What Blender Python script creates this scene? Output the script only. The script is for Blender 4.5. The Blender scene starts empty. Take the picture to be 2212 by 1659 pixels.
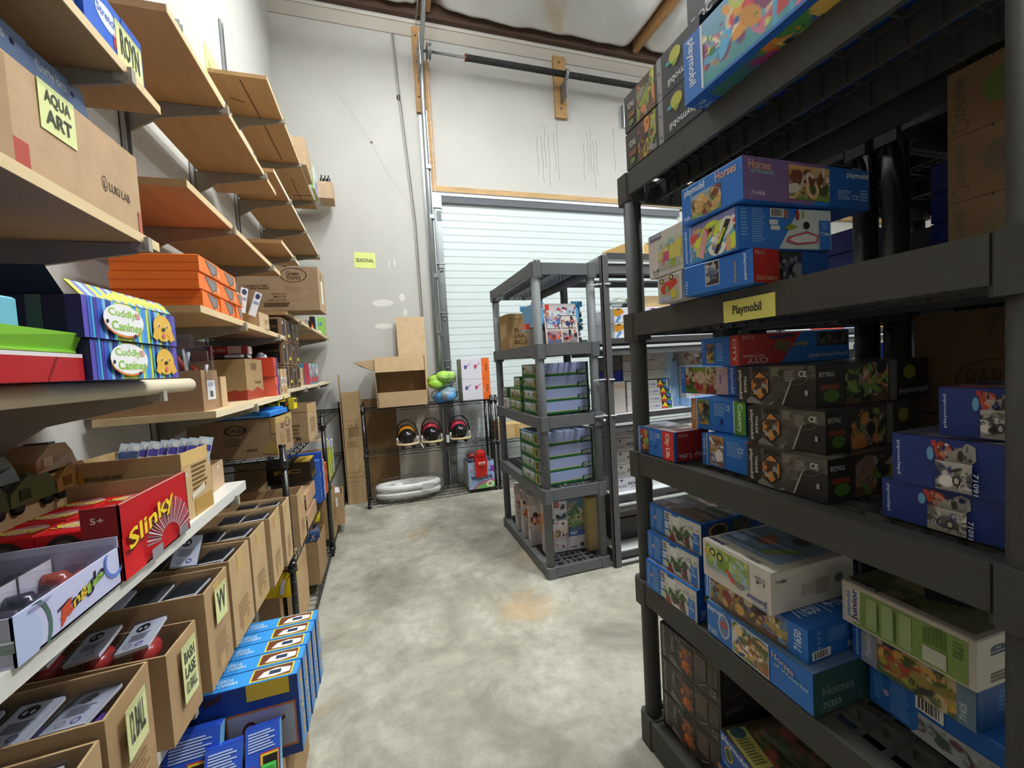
import bpy, math, random
import numpy as np
from mathutils import Vector, Matrix
# ---------------------------------------------------------------- camera, world, lights
S = bpy.context.scene
S.view_settings.view_transform = 'Standard'; S.view_settings.look = 'None'
S.view_settings.exposure = 0.06; S.view_settings.gamma = 1.0
S.view_settings.use_curve_mapping = False
COL = S.collection
YAW, PITCH, ROLL = math.radians(17.5), math.radians(2.8), math.radians(-3.35)
fw = Vector((math.sin(YAW)*math.cos(PITCH), math.cos(YAW)*math.cos(PITCH), -math.sin(PITCH)))
rt0 = Vector((math.cos(YAW), -math.sin(YAW), 0)); up0 = rt0.cross(fw)
rt = rt0*math.cos(ROLL)+up0*math.sin(ROLL); up = -rt0*math.sin(ROLL)+up0*math.cos(ROLL)
cd = bpy.data.cameras.new('camera'); cam = bpy.data.objects.new('camera', cd); COL.objects.link(cam)
cam.matrix_world = Matrix(((rt.x, up.x, -fw.x, 0), (rt.y, up.y, -fw.y, 0), (rt.z, up.z, -fw.z, 1.27), (0, 0, 0, 1)))
cd.sensor_width = 36.0; cd.lens = 36.0*895/2212; cd.clip_start = 0.02; cd.clip_end = 60
S.camera = cam
W = bpy.data.worlds.new('world'); S.world = W; W.use_nodes = True
W.node_tree.nodes['Background'].inputs[0].default_value = (0.9, 0.95, 1, 1)
W.node_tree.nodes['Background'].inputs[1].default_value = 0.12

def area(name, loc, sx, sy, power, color=(0.97, 1.0, 0.985), rot=(0, 0, 0)):
    l = bpy.data.lights.new(name, 'AREA'); l.shape = 'RECTANGLE'; l.size = sx; l.size_y = sy
    l.energy = power; l.color = color
    o = bpy.data.objects.new(name, l); o.location = loc; o.rotation_euler = rot; COL.objects.link(o)
    return o
# ceiling fluorescent fixtures, all above the picture's top edge
for fx_, fy_, pw in ((0.45, 2.6, 55), (4.3, 2.0, 95), (0.3, -1.2, 1.5), (1.85, 0.8, 115)):
    area('fluorescent_light', (fx_, fy_, 4.42), 0.16, 1.25, pw)
    area('fluorescent_light', (fx_, fy_, 4.44), 0.16, 1.25, pw*1.1, rot=(math.pi, 0, 0))

# ---------------------------------------------------------------- materials
def lin(c):
    if isinstance(c, str): c = [int(c[i:i+2], 16)/255 for i in (0, 2, 4)]
    return [(v/12.92 if v <= 0.04045 else ((v+0.055)/1.055)**2.4) for v in c[:3]]
MATS = {}
def mat(name, rough=0.5, metal=0.0, nscale=0, namt=0.0, bump=0.0, bscale=200, spec=0.5, stretch=(1, 1, 1), coat=0.0):
    m = bpy.data.materials.new(name); m.use_nodes = True; nt = m.node_tree; b = nt.nodes['Principled BSDF']
    b.inputs['Roughness'].default_value = rough; b.inputs['Metallic'].default_value = metal
    b.inputs['Specular IOR Level'].default_value = spec; b.inputs['Coat Weight'].default_value = coat
    a = nt.nodes.new('ShaderNodeAttribute'); a.attribute_name = 'Col'
    out = a.outputs['Color']
    tc = nt.nodes.new('ShaderNodeTexCoord'); mp = nt.nodes.new('ShaderNodeMapping')
    mp.inputs['Scale'].default_value = stretch; nt.links.new(tc.outputs['Object'], mp.inputs[0])
    if namt:
        n = nt.nodes.new('ShaderNodeTexNoise'); n.inputs['Scale'].default_value = nscale; n.inputs['Detail'].default_value = 5
        nt.links.new(mp.outputs[0], n.inputs['Vector'])
        r = nt.nodes.new('ShaderNodeMapRange'); r.inputs['From Min'].default_value = 0.3; r.inputs['From Max'].default_value = 0.7
        r.inputs['To Min'].default_value = 1-namt; r.inputs['To Max'].default_value = 1+namt*0.5
        nt.links.new(n.outputs['Fac'], r.inputs['Value'])
        mx = nt.nodes.new('ShaderNodeVectorMath'); mx.operation = 'MULTIPLY'
        nt.links.new(out, mx.inputs[0]); nt.links.new(r.outputs[0], mx.inputs[1]); out = mx.outputs[0]
    nt.links.new(out, b.inputs['Base Color'])
    if bump:
        n2 = nt.nodes.new('ShaderNodeTexNoise'); n2.inputs['Scale'].default_value = bscale; n2.inputs['Detail'].default_value = 3
        nt.links.new(mp.outputs[0], n2.inputs['Vector'])
        bp = nt.nodes.new('ShaderNodeBump'); bp.inputs['Strength'].default_value = bump; bp.inputs['Distance'].default_value = 0.002
        nt.links.new(n2.outputs['Fac'], bp.inputs['Height']); nt.links.new(bp.outputs[0], b.inputs['Normal'])
    MATS[name] = m; return m
mat('print', 0.42, spec=0.4)
mat('kraft', 0.88, nscale=14, namt=0.10, bump=0.25, bscale=90, spec=0.2)
mat('plastic', 0.62, nscale=40, namt=0.06, spec=0.35, bump=0.12, bscale=500)
mat('gloss', 0.22, spec=0.5)
mat('steel', 0.34, metal=0.9, nscale=6, namt=0.12)
mat('paint', 0.85, nscale=2.2, namt=0.05, bump=0.2, bscale=140, spec=0.2)
mat('wood', 0.6, nscale=5, namt=0.22, stretch=(1, 0.12, 6), spec=0.3)
mat('board', 0.6, nscale=9, namt=0.10, stretch=(3, 0.5, 3), spec=0.25)
mat('foil', 0.33, metal=0.8, nscale=3, namt=0.05, bump=0.8, bscale=5)
mat('door', 0.38, spec=0.4)
def clear_mat(name, tint, gl=0.12, rough=0.12):
    m = bpy.data.materials.new(name); m.use_nodes = True; nt = m.node_tree; nt.nodes.clear()
    o = nt.nodes.new('ShaderNodeOutputMaterial'); t = nt.nodes.new('ShaderNodeBsdfTransparent'); g = nt.nodes.new('ShaderNodeBsdfGlossy')
    t.inputs[0].default_value = (*tint, 1); g.inputs['Roughness'].default_value = rough
    f = nt.nodes.new('ShaderNodeLayerWeight'); f.inputs[0].default_value = 0.08
    ad = nt.nodes.new('ShaderNodeMath'); ad.operation = 'ADD'; ad.inputs[1].default_value = gl; ad.use_clamp = True
    mx = nt.nodes.new('ShaderNodeMixShader')
    nt.links.new(f.outputs['Fresnel'], ad.inputs[0]); nt.links.new(ad.outputs[0], mx.inputs[0]); nt.links.new(t.outputs[0], mx.inputs[1])
    nt.links.new(g.outputs[0], mx.inputs[2]); nt.links.new(mx.outputs[0], o.inputs[0]); MATS[name] = m
clear_mat('clear', (0.93, 0.94, 0.97), 0.05); clear_mat('film', (0.97, 0.98, 0.985), 0.04, 0.3)

def concrete():
    m = bpy.data.materials.new('concrete'); m.use_nodes = True; nt = m.node_tree; b = nt.nodes['Principled BSDF']
    tc = nt.nodes.new('ShaderNodeTexCoord')
    def noise(sc, det, ro=0.6, dist=0.0):
        n = nt.nodes.new('ShaderNodeTexNoise'); n.inputs['Scale'].default_value = sc; n.inputs['Detail'].default_value = det
        n.inputs['Roughness'].default_value = ro; n.inputs['Distortion'].default_value = dist
        nt.links.new(tc.outputs['Object'], n.inputs['Vector']); return n.outputs['Fac']
    def ramp(src, stops):
        r = nt.nodes.new('ShaderNodeValToRGB'); e = r.color_ramp.elements
        e[0].position, e[0].color = stops[0][0], (*stops[0][1], 1); e[1].position, e[1].color = stops[1][0], (*stops[1][1], 1)
        for p, c in stops[2:]:
            k = e.new(p); k.color = (*c, 1)
        nt.links.new(src, r.inputs[0]); return r.outputs[0]
    def mix(fac, a, c, mode='MIX'):
        n = nt.nodes.new('ShaderNodeMix'); n.data_type = 'RGBA'; n.blend_type = mode
        for s, v in ((n.inputs[0], fac), (n.inputs[6], a), (n.inputs[7], c)):
            if hasattr(v, 'links'): nt.links.new(v, s)
            else: s.default_value = v if isinstance(v, float) else (*v, 1)
        return n.outputs[2]
    base = ramp(noise(2.2, 9, 0.65, 0.6), [(0.3, lin('77736a')), (0.46, lin('a19e90')), (0.6, lin('b9b7aa')), (0.8, lin('cccbc0'))])
    base = mix(ramp(noise(11, 8, 0.7), [(0.35, (0.55,)*3), (0.62, (0, 0, 0))]), base, lin('807c6f'))
    rust = ramp(noise(1.3, 5, 0.6, 1.2), [(0.60, (0, 0, 0)), (0.72, (0.5,)*3)])
    base = mix(rust, base, lin('a8895f'))
    sx = nt.nodes.new('ShaderNodeVectorMath'); sx.operation = 'DISTANCE'; sx.inputs[1].default_value = (0.62, 2.02, 0); nt.links.new(tc.outputs['Object'], sx.inputs[0])
    md = nt.nodes.new('ShaderNodeMath'); md.operation = 'MULTIPLY_ADD'; md.inputs[1].default_value = 0.55; nt.links.new(noise(6, 6, 0.7), md.inputs[0]); nt.links.new(sx.outputs['Value'], md.inputs[2])
    base = mix(ramp(md.outputs[0], [(0.32, (0.62,)*3), (0.46, (0, 0, 0))]), base, lin('b1966a'))
    spk = ramp(noise(60, 4, 0.8), [(0.66, (0, 0, 0)), (0.74, (0.55,)*3)])
    base = mix(spk, base, lin('6b665c'))
    nt.links.new(base, b.inputs['Base Color'])
    rr = nt.nodes.new('ShaderNodeMapRange'); rr.inputs['To Min'].default_value = 0.45; rr.inputs['To Max'].default_value = 0.85
    nt.links.new(noise(4, 6), rr.inputs[0]); nt.links.new(rr.outputs[0], b.inputs['Roughness'])
    bp = nt.nodes.new('ShaderNodeBump'); bp.inputs['Strength'].default_value = 0.35; bp.inputs['Distance'].default_value = 0.003
    nt.links.new(noise(45, 8, 0.7), bp.inputs['Height']); nt.links.new(bp.outputs[0], b.inputs['Normal'])
    MATS['concrete'] = m
concrete()

# ---------------------------------------------------------------- mesh builder
_txt = {}
def text2d(s):
    if s not in _txt:
        c = bpy.data.curves.new('t', 'FONT'); c.body = s; c.resolution_u = 2; c.offset = 0.022; c.space_character = 1.0
        o = bpy.data.objects.new('t', c); me = o.to_mesh(); 
        v = np.array([tuple(p.co)[:2] for p in me.vertices]).reshape(-1, 2); f = [tuple(p.vertices) for p in me.polygons]
        o.to_mesh_clear(); bpy.data.objects.remove(o); bpy.data.curves.remove(c)
        if len(v):
            mn = v.min(0); sz = v.max(0)-mn; v = (v-mn)/np.maximum(sz, 1e-6)
        _txt[s] = (v, f)
    return _txt[s]

class MB:
    def __init__(s): s.v = []; s.f = []; s.c = []; s.m = []; s.mats = []; s.sm = []
    def mi(s, m):
        if m not in s.mats: s.mats.append(m)
        return s.mats.index(m)
    def add(s, vs, fs, col, m='print', smooth=False):
        o = len(s.v); s.v += [tuple(v) for v in vs]; c = tuple(lin(col))
        if m in ('kraft', 'board', 'wood'): g = (c[0]+c[1]+c[2])/3; c = tuple(v*.8+g*.2 for v in c)
        k = s.mi(m)
        for f in fs: s.f.append(tuple(i+o for i in f)); s.c.append(c); s.m.append(k); s.sm.append(smooth)
        return s
    def box(s, x0, y0, z0, x1, y1, z1, col, m='print', M=None):
        vs = [(x, y, z) for z in (z0, z1) for y in (y0, y1) for x in (x0, x1)]
        if M is not None: vs = [M @ Vector(v) for v in vs]
        return s.add(vs, [(0, 2, 3, 1), (4, 5, 7, 6), (0, 1, 5, 4), (1, 3, 7, 5), (3, 2, 6, 7), (2, 0, 4, 6)], col, m)
    def tube(s, pts, r, col, m='plastic', n=8, caps=True, rs=None, closed=False):
        P = [Vector(p) for p in pts]; N = len(P); vs = []; ref = None
        for i in range(N):
            if closed: d = P[(i+1) % N]-P[i-1]
            else: d = P[min(i+1, N-1)]-P[max(i-1, 0)]
            d.normalize()
            if ref is None: ref = Vector((0, 0, 1)) if abs(d.z) < 0.9 else Vector((1, 0, 0))
            a = d.cross(ref); a.normalize(); b = a.cross(d); b.normalize(); ref = b
            rr = rs[i] if rs else r
            for k in range(n):
                t = 2*math.pi*(k+0.5)/n; vs.append(P[i]+a*(rr*math.cos(t))+b*(rr*math.sin(t)))
        fs = []
        for i in range(N if closed else N-1):
            j = (i+1) % N
            for k in range(n): fs.append((i*n+k, i*n+(k+1) % n, j*n+(k+1) % n, j*n+k))
        if caps and not closed: fs += [tuple(range(n-1, -1, -1)), tuple(range((N-1)*n, N*n))]
        return s.add(vs, fs, col, m, smooth=n > 5)
    def lathe(s, prof, c, col, m='gloss', n=20, axis='z', M=None):
        vs = []; c = Vector(c)
        for r, h in prof:
            for k in range(n):
                t = 2*math.pi*k/n
                p = Vector((r*math.cos(t), r*math.sin(t), h))
                if axis == 'x': p = Vector((h, r*math.cos(t), r*math.sin(t)))
                if axis == 'y': p = Vector((r*math.cos(t), h, r*math.sin(t)))
                if M is not None: p = M @ p
                vs.append(p+c)
        fs = [(i*n+k, i*n+(k+1) % n, (i+1)*n+(k+1) % n, (i+1)*n+k) for i in range(len(prof)-1) for k in range(n)]
        return s.add(vs, fs, col, m, smooth=True)
    def ell(s, c, r, col, m='gloss', n=14, M=None):
        pr = [(math.sin(math.pi*i/10), -math.cos(math.pi*i/10)) for i in range(11)]
        A = Matrix.Diagonal(Vector(r))
        if M is not None: A = M.to_3x3() @ A
        return s.lathe(pr, c, col, m, n=n, M=A)
    # ---- printed items on a face: o origin, U and V full-length edge vectors
    def face_items(s, o, U, V, items, m='print'):
        o = Vector(o); U = Vector(U); V = Vector(V); n = U.cross(V).normalized(); k = 0
        def pt(u, v, d): return o+U*min(1.0, max(0.0, u))+V*min(1.0, max(0.0, v))+n*d
        for it in items:
            k += 1; d = 0.0004+0.00018*k; t = it[0]
            if t == 'r':
                _, a, b, c, e, col = it[:6]; s.add([pt(a, b, d), pt(c, b, d), pt(c, e, d), pt(a, e, d)], [(0, 1, 2, 3)], col, m)
            elif t == 'p':
                s.add([pt(u, v, d) for u, v in it[1]], [tuple(range(len(it[1])))], it[2], m)
            elif t == 'e':
                _, a, b, c, e, col = it[:6]; q = [(a+c)/2+(c-a)/2*math.cos(x*math.pi/10) for x in range(20)]; w = [(b+e)/2+(e-b)/2*math.sin(x*math.pi/10) for x in range(20)]
                s.add([pt(u, v, d) for u, v in zip(q, w)], [tuple(range(20))], col, m)
            elif t == 'o':   # ring
                _, a, b, c, e, col, th = it; vs = []
                for x in range(24):
                    cs, sn = math.cos(x*math.pi/12), math.sin(x*math.pi/12)
                    for g in (1, 1-th): vs.append(pt((a+c)/2+(c-a)/2*cs*g, (b+e)/2+(e-b)/2*sn*g, d))
                s.add(vs, [(2*x, 2*((x+1) % 24), 2*((x+1) % 24)+1, 2*x+1) for x in range(24)], col, m)
            elif t == 't':
                _, a, b, c, e, st, col = it[:7]; rot = it[7] if len(it) > 7 else 0; tv, tf = text2d(st)
                vs = []
                for x, y in tv:
                    if rot == 90: x, y = 1-y, x
                    elif rot == 180: x, y = 1-x, 1-y
                    elif rot == 270: x, y = y, 1-x
                    elif rot == 'sl': y = y*0.55+x*0.45
                    elif rot == 'dn': y = y*0.55+(1-x)*0.45
                    vs.append(pt(a+(c-a)*x, b+(e-b)*y, d))
                s.add(vs, tf, col, m)
            elif t == 'm':   # block of unreadably small print
                _, a, b, c, e, nn, col = it[:7]; ve = len(it) > 7; rr = random.Random(int(a*977+e*131+nn))
                for q in range(nn):
                    L = 0.72+0.28*rr.random()
                    if ve:
                        x0 = a+(c-a)*(q+0.2)/nn; x1 = a+(c-a)*(q+0.75)/nn; s.add([pt(x0, b, d), pt(x1, b, d), pt(x1, b+(e-b)*L, d), pt(x0, b+(e-b)*L, d)], [(0, 1, 2, 3)], col, m)
                    else:
                        y0 = e-(e-b)*(q+0.75)/nn; y1 = e-(e-b)*(q+0.2)/nn; s.add([pt(a, y0, d), pt(a+(c-a)*L, y0, d), pt(a+(c-a)*L, y1, d), pt(a, y1, d)], [(0, 1, 2, 3)], col, m)
            elif t == 'bc':
                _, a, b, c, e = it[:5]; s.add([pt(a, b, d), pt(c, b, d), pt(c, e, d), pt(a, e, d)], [(0, 1, 2, 3)], 'e8e6e0', m); rr = random.Random(5)
                d += 0.0003; x = a+(c-a)*0.1
                while x < a+(c-a)*0.88:
                    w = (c-a)*rr.choice((0.03, 0.05, 0.08)); s.add([pt(x, b+(e-b)*.12, d), pt(x+w, b+(e-b)*.12, d), pt(x+w, e-(e-b)*.1, d), pt(x, e-(e-b)*.1, d)], [(0, 1, 2, 3)], '55463e', m); x += w+(c-a)*rr.choice((0.03, 0.05))
            elif t == 'a':   # printed picture painted as small cells: (a, u0,v0,u1,v1, seed, bg_top, bg_bot, palette, n)
                _, a, b, c, e, seed, ct, cb, pal, nb = it[:10]; cell = it[10] if len(it) > 10 else 0.0028
                Lu = (U*(c-a)).length; Lv = (V*(e-b)).length; nx = max(4, min(90, int(Lu/cell))); ny = max(4, min(60, int(Lv/cell)))
                R = np.random.RandomState(seed); ss = 3; X, Y = np.meshgrid((np.arange(nx*ss)+.5)/ss*Lu/nx, (np.arange(ny*ss)+.5)/ss*Lv/ny)
                A0, B0 = np.array(lin(cb)), np.array(lin(ct)); tt = (Y/Lv)[..., None]; I = A0*(1-tt)+B0*tt
                for q in range(nb*3):
                    cx, cy = R.rand()*Lu, (0.08+0.84*(R.rand()+R.rand())/2)*Lv; sc = (0.025+0.26*R.rand()**3)*min(Lu, Lv)*1.1; an = R.rand()*3.14; el = 0.25+0.7*R.rand()
                    dx, dy = X-cx, Y-cy; p = dx*math.cos(an)+dy*math.sin(an); w = -dx*math.sin(an)+dy*math.cos(an)
                    msk = (p/sc)**2+(w/(sc*el))**2 < 1
                    if R.rand() < 0.25: msk &= (p/sc)**2+(w/(sc*el))**2 > 0.35
                    I[msk] = np.array(lin(pal[R.randint(len(pal))]))*(0.8+0.4*R.rand())
                I = I.reshape(ny, ss, nx, ss, 3).mean((1, 3)); o0 = len(s.v); mk = s.mi(m)
                for j in range(ny+1):
                    for i in range(nx+1): s.v.append(tuple(pt(a+(c-a)*i/nx, b+(e-b)*j/ny, d)))
                for j in range(ny):
                    for i in range(nx):
                        q = o0+j*(nx+1)+i; s.f.append((q, q+1, q+nx+2, q+nx+1)); s.c.append(tuple(I[j, i])); s.m.append(mk); s.sm.append(False)
        return s
    def build(s, name, parent=None, loc=None, rotz=0, rot=None):
        me = bpy.data.meshes.new(name); me.from_pydata(s.v, [], s.f)
        for k in s.mats: me.materials.append(MATS[k])
        me.polygons.foreach_set('material_index', s.m); me.polygons.foreach_set('use_smooth', s.sm)
        at = me.color_attributes.new('Col', 'FLOAT_COLOR', 'CORNER')
        cnt = [len(f) for f in s.f]; arr = np.ones((sum(cnt), 4), np.float32); arr[:, :3] = np.repeat(np.array(s.c, np.float32), cnt, axis=0)
        at.data.foreach_set('color', arr.ravel()); me.update()
        o = bpy.data.objects.new(name, me); COL.objects.link(o)
        if parent: o.parent = parent
        if loc is not None: o.location = loc
        if rot is not None: o.rotation_euler = rot
        elif rotz: o.rotation_euler = (0, 0, rotz)
        return o
def tag(o, label=None, cat=None, group=None, kind=None):
    for k, v in (('label', label), ('category', cat), ('group', group), ('kind', kind)):
        if v: o[k] = v
    return o
def empty(name, loc, rz, label, cat, group=None):
    o = bpy.data.objects.new(name, None); o.empty_display_size = 0.05; COL.objects.link(o); o.location = loc; o.rotation_euler = (0, 0, rz)
    return tag(o, label, cat, group)
def copy_tree(o, parent=None):
    c = o.copy(); COL.objects.link(c)
    if parent: c.parent = parent
    for ch in [k for k in bpy.data.objects if k.parent == o]: copy_tree(ch, c)
    return c
def faces_of(mb, w, d, h, faces, m='print', z=0):
    x0, y0, x1, y1 = -w/2, -d/2, w/2, d/2; z1 = z+h
    F = {'N': ((x0, y0, z), (w, 0, 0), (0, 0, h)), 'L': ((x0, y1, z), (0, -d, 0), (0, 0, h)), 'R': ((x1, y0, z), (0, d, 0), (0, 0, h)),
         'F': ((x1, y1, z), (-w, 0, 0), (0, 0, h)), 'T': ((x0, y0, z1), (w, 0, 0), (0, d, 0)), 'B': ((x0, y1, z), (w, 0, 0), (0, -d, 0))}
    for k, items in faces.items():
        if items: mb.face_items(*F[k], items, m)
# closed printed box.  p=(x,y,z_base) centre, s=(w,d,h)
def bx(name, label, cat, p, s, yaw, col, faces, group=None, m='print', tilt=None, cols=None):
    w, d, h = s; b = MB(); e = min(0.0022, w/6, d/6, h/6)
    x, y = w/2, d/2
    vs = []
    for zz, g in ((0, e), (e, 0), (h-e, 0), (h, e)):
        vs += [(-x+g+0, -y+g, zz), (x-g, -y+g, zz), (x-g, y-g, zz), (-x+g, y-g, zz)]
    fs = [(3, 2, 1, 0), (12, 13, 14, 15)]
    for k in range(3):
        for j in range(4): fs.append((k*4+j, k*4+(j+1) % 4, k*4+4+(j+1) % 4, k*4+4+j))
    b.add(vs, fs, col, m)
    faces_of(b, w, d, h, faces)
    o = b.build(name, loc=p, rotz=math.radians(yaw))
    if tilt: o.rotation_euler = (math.radians(tilt[0]), math.radians(tilt[1]), math.radians(yaw))
    return tag(o, label, cat, group)
K1, K2, K3 = 'b8946a', 'c39f74', '9c7a55'   # kraft tones
# open-topped carton: root mesh = four walls and bottom, optional flaps as parts
def carton(name, label, p, s, yaw=0, col=K1, faces={}, flaps={}, group=None, cat='box', closed=False, th=0.004, tape=None):
    w, d, h = s; b = MB(); x, y = w/2, d/2
    b.box(-x, -y, 0, x, y, th, col, 'kraft')
    b.box(-x, -y, th, -x+th, y, h, col, 'kraft'); b.box(x-th, -y, th, x, y, h, col, 'kraft')
    b.box(-x+th, -y, th, x-th, -y+th, h, col, 'kraft'); b.box(-x+th, y-th, th, x-th, y, h, col, 'kraft')
    if closed:
        b.box(-x, -y, h, x, -0.001, h+th, col, 'kraft'); b.box(-x, 0.001, h, x, y, h+th, col, 'kraft')
    if tape: b.box(-x-.0006, -.025, h-.05, x+.0006, .025, h+th+.0006 if closed else h, tape, 'gloss')
    faces_of(b, w, d, h, faces, 'print')
    o = b.build(name, loc=p, rotz=math.radians(yaw)); tag(o, label, cat, group)
    for k, (ang, ln) in flaps.items():   # flap hinged on the top edge of side k, ang from vertical outward
        f = MB(); a = math.radians(ang); c, sn = math.cos(a), math.sin(a)
        if k in 'LR':
            sg = -1 if k == 'L' else 1; q = [(sg*x, -y+.003, h), (sg*x, y-.003, h), (sg*(x+ln*sn), y-.006, h+ln*c), (sg*(x+ln*sn), -y+.006, h+ln*c)]; t = Vector((c*sg, 0, -sn))*th*.8
        else:
            sg = -1 if k == 'N' else 1; q = [(-x+.003, sg*y, h), (x-.003, sg*y, h), (x-.006, sg*(y+ln*sn), h+ln*c), (-x+.006, sg*(y+ln*sn), h+ln*c)]; t = Vector((0, c*sg, -sn))*th*.8
        q = [Vector(v) for v in q]; q2 = [v-t for v in q]
        f.add(q+q2, [(0, 1, 2, 3), (7, 6, 5, 4), (0, 4, 5, 1), (1, 5, 6, 2), (2, 6, 7, 3), (3, 7, 4, 0)], col, 'kraft'); f.build('flap', o)
    return o
# ---------------------------------------------------------------- room shell
XW, YB = -0.764, 4.45
def struct(name, b, **k): o = b.build(name, **k); o['kind'] = 'structure'; return o
b = MB(); b.add([(-0.9, -4, 0), (8, -4, 0), (8, YB+.1, 0), (-0.9, YB+.1, 0)], [(0, 1, 2, 3)], 'b0aea2', 'concrete'); b.add([(-0.9, -4, -.1), (8, -4, -.1), (8, YB+.1, -.1), (-0.9, YB+.1, -.1)], [(3, 2, 1, 0)], '888888', 'concrete'); struct('floor', b)
WALLC = 'bfbeba'
b = MB(); b.box(XW-.1, -4, 0, XW, YB+.1, 5.5, WALLC, 'paint'); struct('wall_left', b)
b = MB(); DX0, DX1, DZ = 0.70, 3.72, 3.10
b.box(XW-.1, YB, 0, DX0, YB+.1, 5.5, WALLC, 'paint'); b.box(DX1, YB, 0, 8, YB+.1, 5.5, WALLC, 'paint'); b.box(DX0, YB, DZ, DX1, YB+.1, 5.5, WALLC, 'paint')
# patches, scuffs, holes and hairline cracks of the plaster
def wallmark(u0, z0, u1, z1, col): b.face_items((u0, YB, z0), (u1-u0, 0, 0), (0, 0, z1-z0), [('e', 0, 0, 1, 1, col)], 'paint')
wallmark(.353, 4.0, .395, 4.07, '3a332d'); wallmark(.064, 3.55, .09, 3.575, '5d554c')
for u0, z0, u1, z1 in ((-.03, 1.93, .18, 2.0), (-.02, 1.7, .16, 1.76), (.24, 1.98, .3, 2.06), (.27, 1.83, .31, 1.9), (.16, 2.3, .17, 2.4), (.21, 2.33, .225, 2.42)):
    wallmark(u0, z0, u1, z1, 'dcdad4')
rr = random.Random(3)
for xs in (1.87, 1.92, 1.96, 2.0, 2.08, 2.12, 2.5, 2.54, 2.58, 2.62, 2.86, 2.45):
    z1 = 3.75+rr.random()*.3; zb = 3.25+rr.random()*.25; pts = [(xs+rr.uniform(-.01, .01), YB-.0008, zb+(z1-zb)*i/5) for i in range(6)]
    b.tube(pts, .0022, '85807a', 'paint', n=3)
for pts in ([(-.3, 4.1), (-.1, 3.85), (.07, 3.57), (.2, 3.3), (.42, 2.95)], ):
    b.tube([(x, YB-.0008, z) for x, z in pts], .0016, 'a8a29a', 'paint', n=3)
struct('wall_back', b)
b = MB(); b.box(8, -4, 0, 8.1, YB+.1, 5.5, WALLC, 'paint'); struct('wall_right', b)
b = MB(); b.box(XW-.1, -4.1, 0, 8.1, -4, 5.5, WALLC, 'paint'); struct('wall_front', b)
b = MB(); b.box(XW-.1, -4, 5.4, 8.1, YB+.1, 5.5, '6e5a44', 'wood'); struct('ceiling', b)
b = MB(); b.box(XW, YB-.012, 4.66, 8, YB, 4.78, 'b9b2a8', 'paint'); b.box(XW, YB-.03, 4.78, 8, YB, 4.80, 'cbc6bd', 'paint'); struct('trim_1', b)
b = MB(); b.box(XW, YB-.06, 4.84, 8, YB, 5.1, '5a4232', 'wood'); struct('trim_2', b)
# joists and draped foil insulation between them
for i, jx in enumerate((-1.0+.3, .70, 3.14, 5.58)):
    j = MB(); j.box(jx-.03, -3.9, 4.86, jx+.03, YB-.1, 5.4, 'a8763a', 'wood')
    tag(j.build('ceiling_joist'), ['brown timber joist in the corner above the left wall', 'brown timber joist above the steel door track', 'orange-brown timber joist between two foil insulation panels', 'timber joist far to the right under the roof'][i], 'beam', 'roof joists')
def foil(x0, x1, lab, seed):
    f = MB(); R = random.Random(seed); nx, ny = 46, 60; y0, y1 = -3.9, YB-.07; ph = [R.uniform(0, 6.28) for _ in range(8)]; vs = []
    for j in range(ny+1):
        for i in range(nx+1):
            u, v = i/nx, 1-(1-j/ny)**1.7; x = x0+(x1-x0)*u; y = y0+(y1-y0)*v
            eu = min(1, min(u, 1-u)*14); ev = min(1, (1-v)*90); sag = (1-(1-eu)**2)*(1-(1-ev)**2)
            z = 4.985-.10*sag-.05*math.sin(math.pi*u)*ev+ev*(.014*math.sin(9*u+3*v*5+ph[0])+.006*math.sin(21*u*(.5+v)+ph[1])+.010*math.sin(15*v*2+7*u+ph[2])+.004*math.sin(40*v+25*u+ph[3])+.003*math.sin(60*u-30*v+ph[4]))
            vs.append((x, y, z))
    f.add(vs, [(j*(nx+1)+i, (j+1)*(nx+1)+i, (j+1)*(nx+1)+i+1, j*(nx+1)+i+1) for j in range(ny) for i in range(nx)], 'eceded', 'foil', smooth=True)
    tag(f.build('insulation_panel'), lab, 'insulation')
foil(-.66, .64, 'crinkled silver foil insulation panel left of the steel door track', 1)
foil(.76, 3.09, 'wide crinkled silver foil insulation panel above the spring bar', 2)
foil(3.19, 5.53, 'crinkled silver foil insulation panel right of the orange-brown joist', 3)
# ---------------------------------------------------------------- sectional garage door, part of the room
b = MB(); nsl = 20; zz = 0.02
while zz < DZ-.02:
    z1 = min(zz+.0755, DZ); b.add([(DX0-.02, YB-.02, zz), (DX1, YB-.02, zz), (DX1, YB-.027, zz+.010), (DX0-.02, YB-.027, zz+.010), (DX1, YB-.029, z1-.003), (DX0-.02, YB-.029, z1-.003), (DX1, YB-.02, z1), (DX0-.02, YB-.02, z1)], [(0, 1, 2, 3), (3, 2, 4, 5), (5, 4, 6, 7)], 'd3dedf', 'door'); zz = z1
b.box(DX0-.02, YB-.02, 0, DX1, YB+.03, DZ, 'c9d2d2', 'door')
dr = struct('door_1', b)
b = MB(); b.box(DX0-.055, YB-.055, 0, DX0+.02, YB-.03, 2.93, '8f9596', 'steel'); b.box(DX0-.03, YB-.06, 2.8, DX0+.02, YB-.036, 2.9, '53575a', 'steel')
for z in (2.36, 1.85, 1.34, .83, .32):
    b.box(DX0-.06, YB-.075, z-.008, DX0+.025, YB-.05, z+.004, 'b9bcbc', 'steel'); b.box(DX0-.045, YB-.068, z-.05, DX0+.01, YB-.05, z-.01, '9ea2a3', 'steel'); b.lathe([(.001, 0), (.022, .001), (.018, .008), (0, .01)], (DX0-.015, YB-.06, z-.07), 'a9adad', 'steel', axis='y')
b.build('edge_stile', dr)
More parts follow.
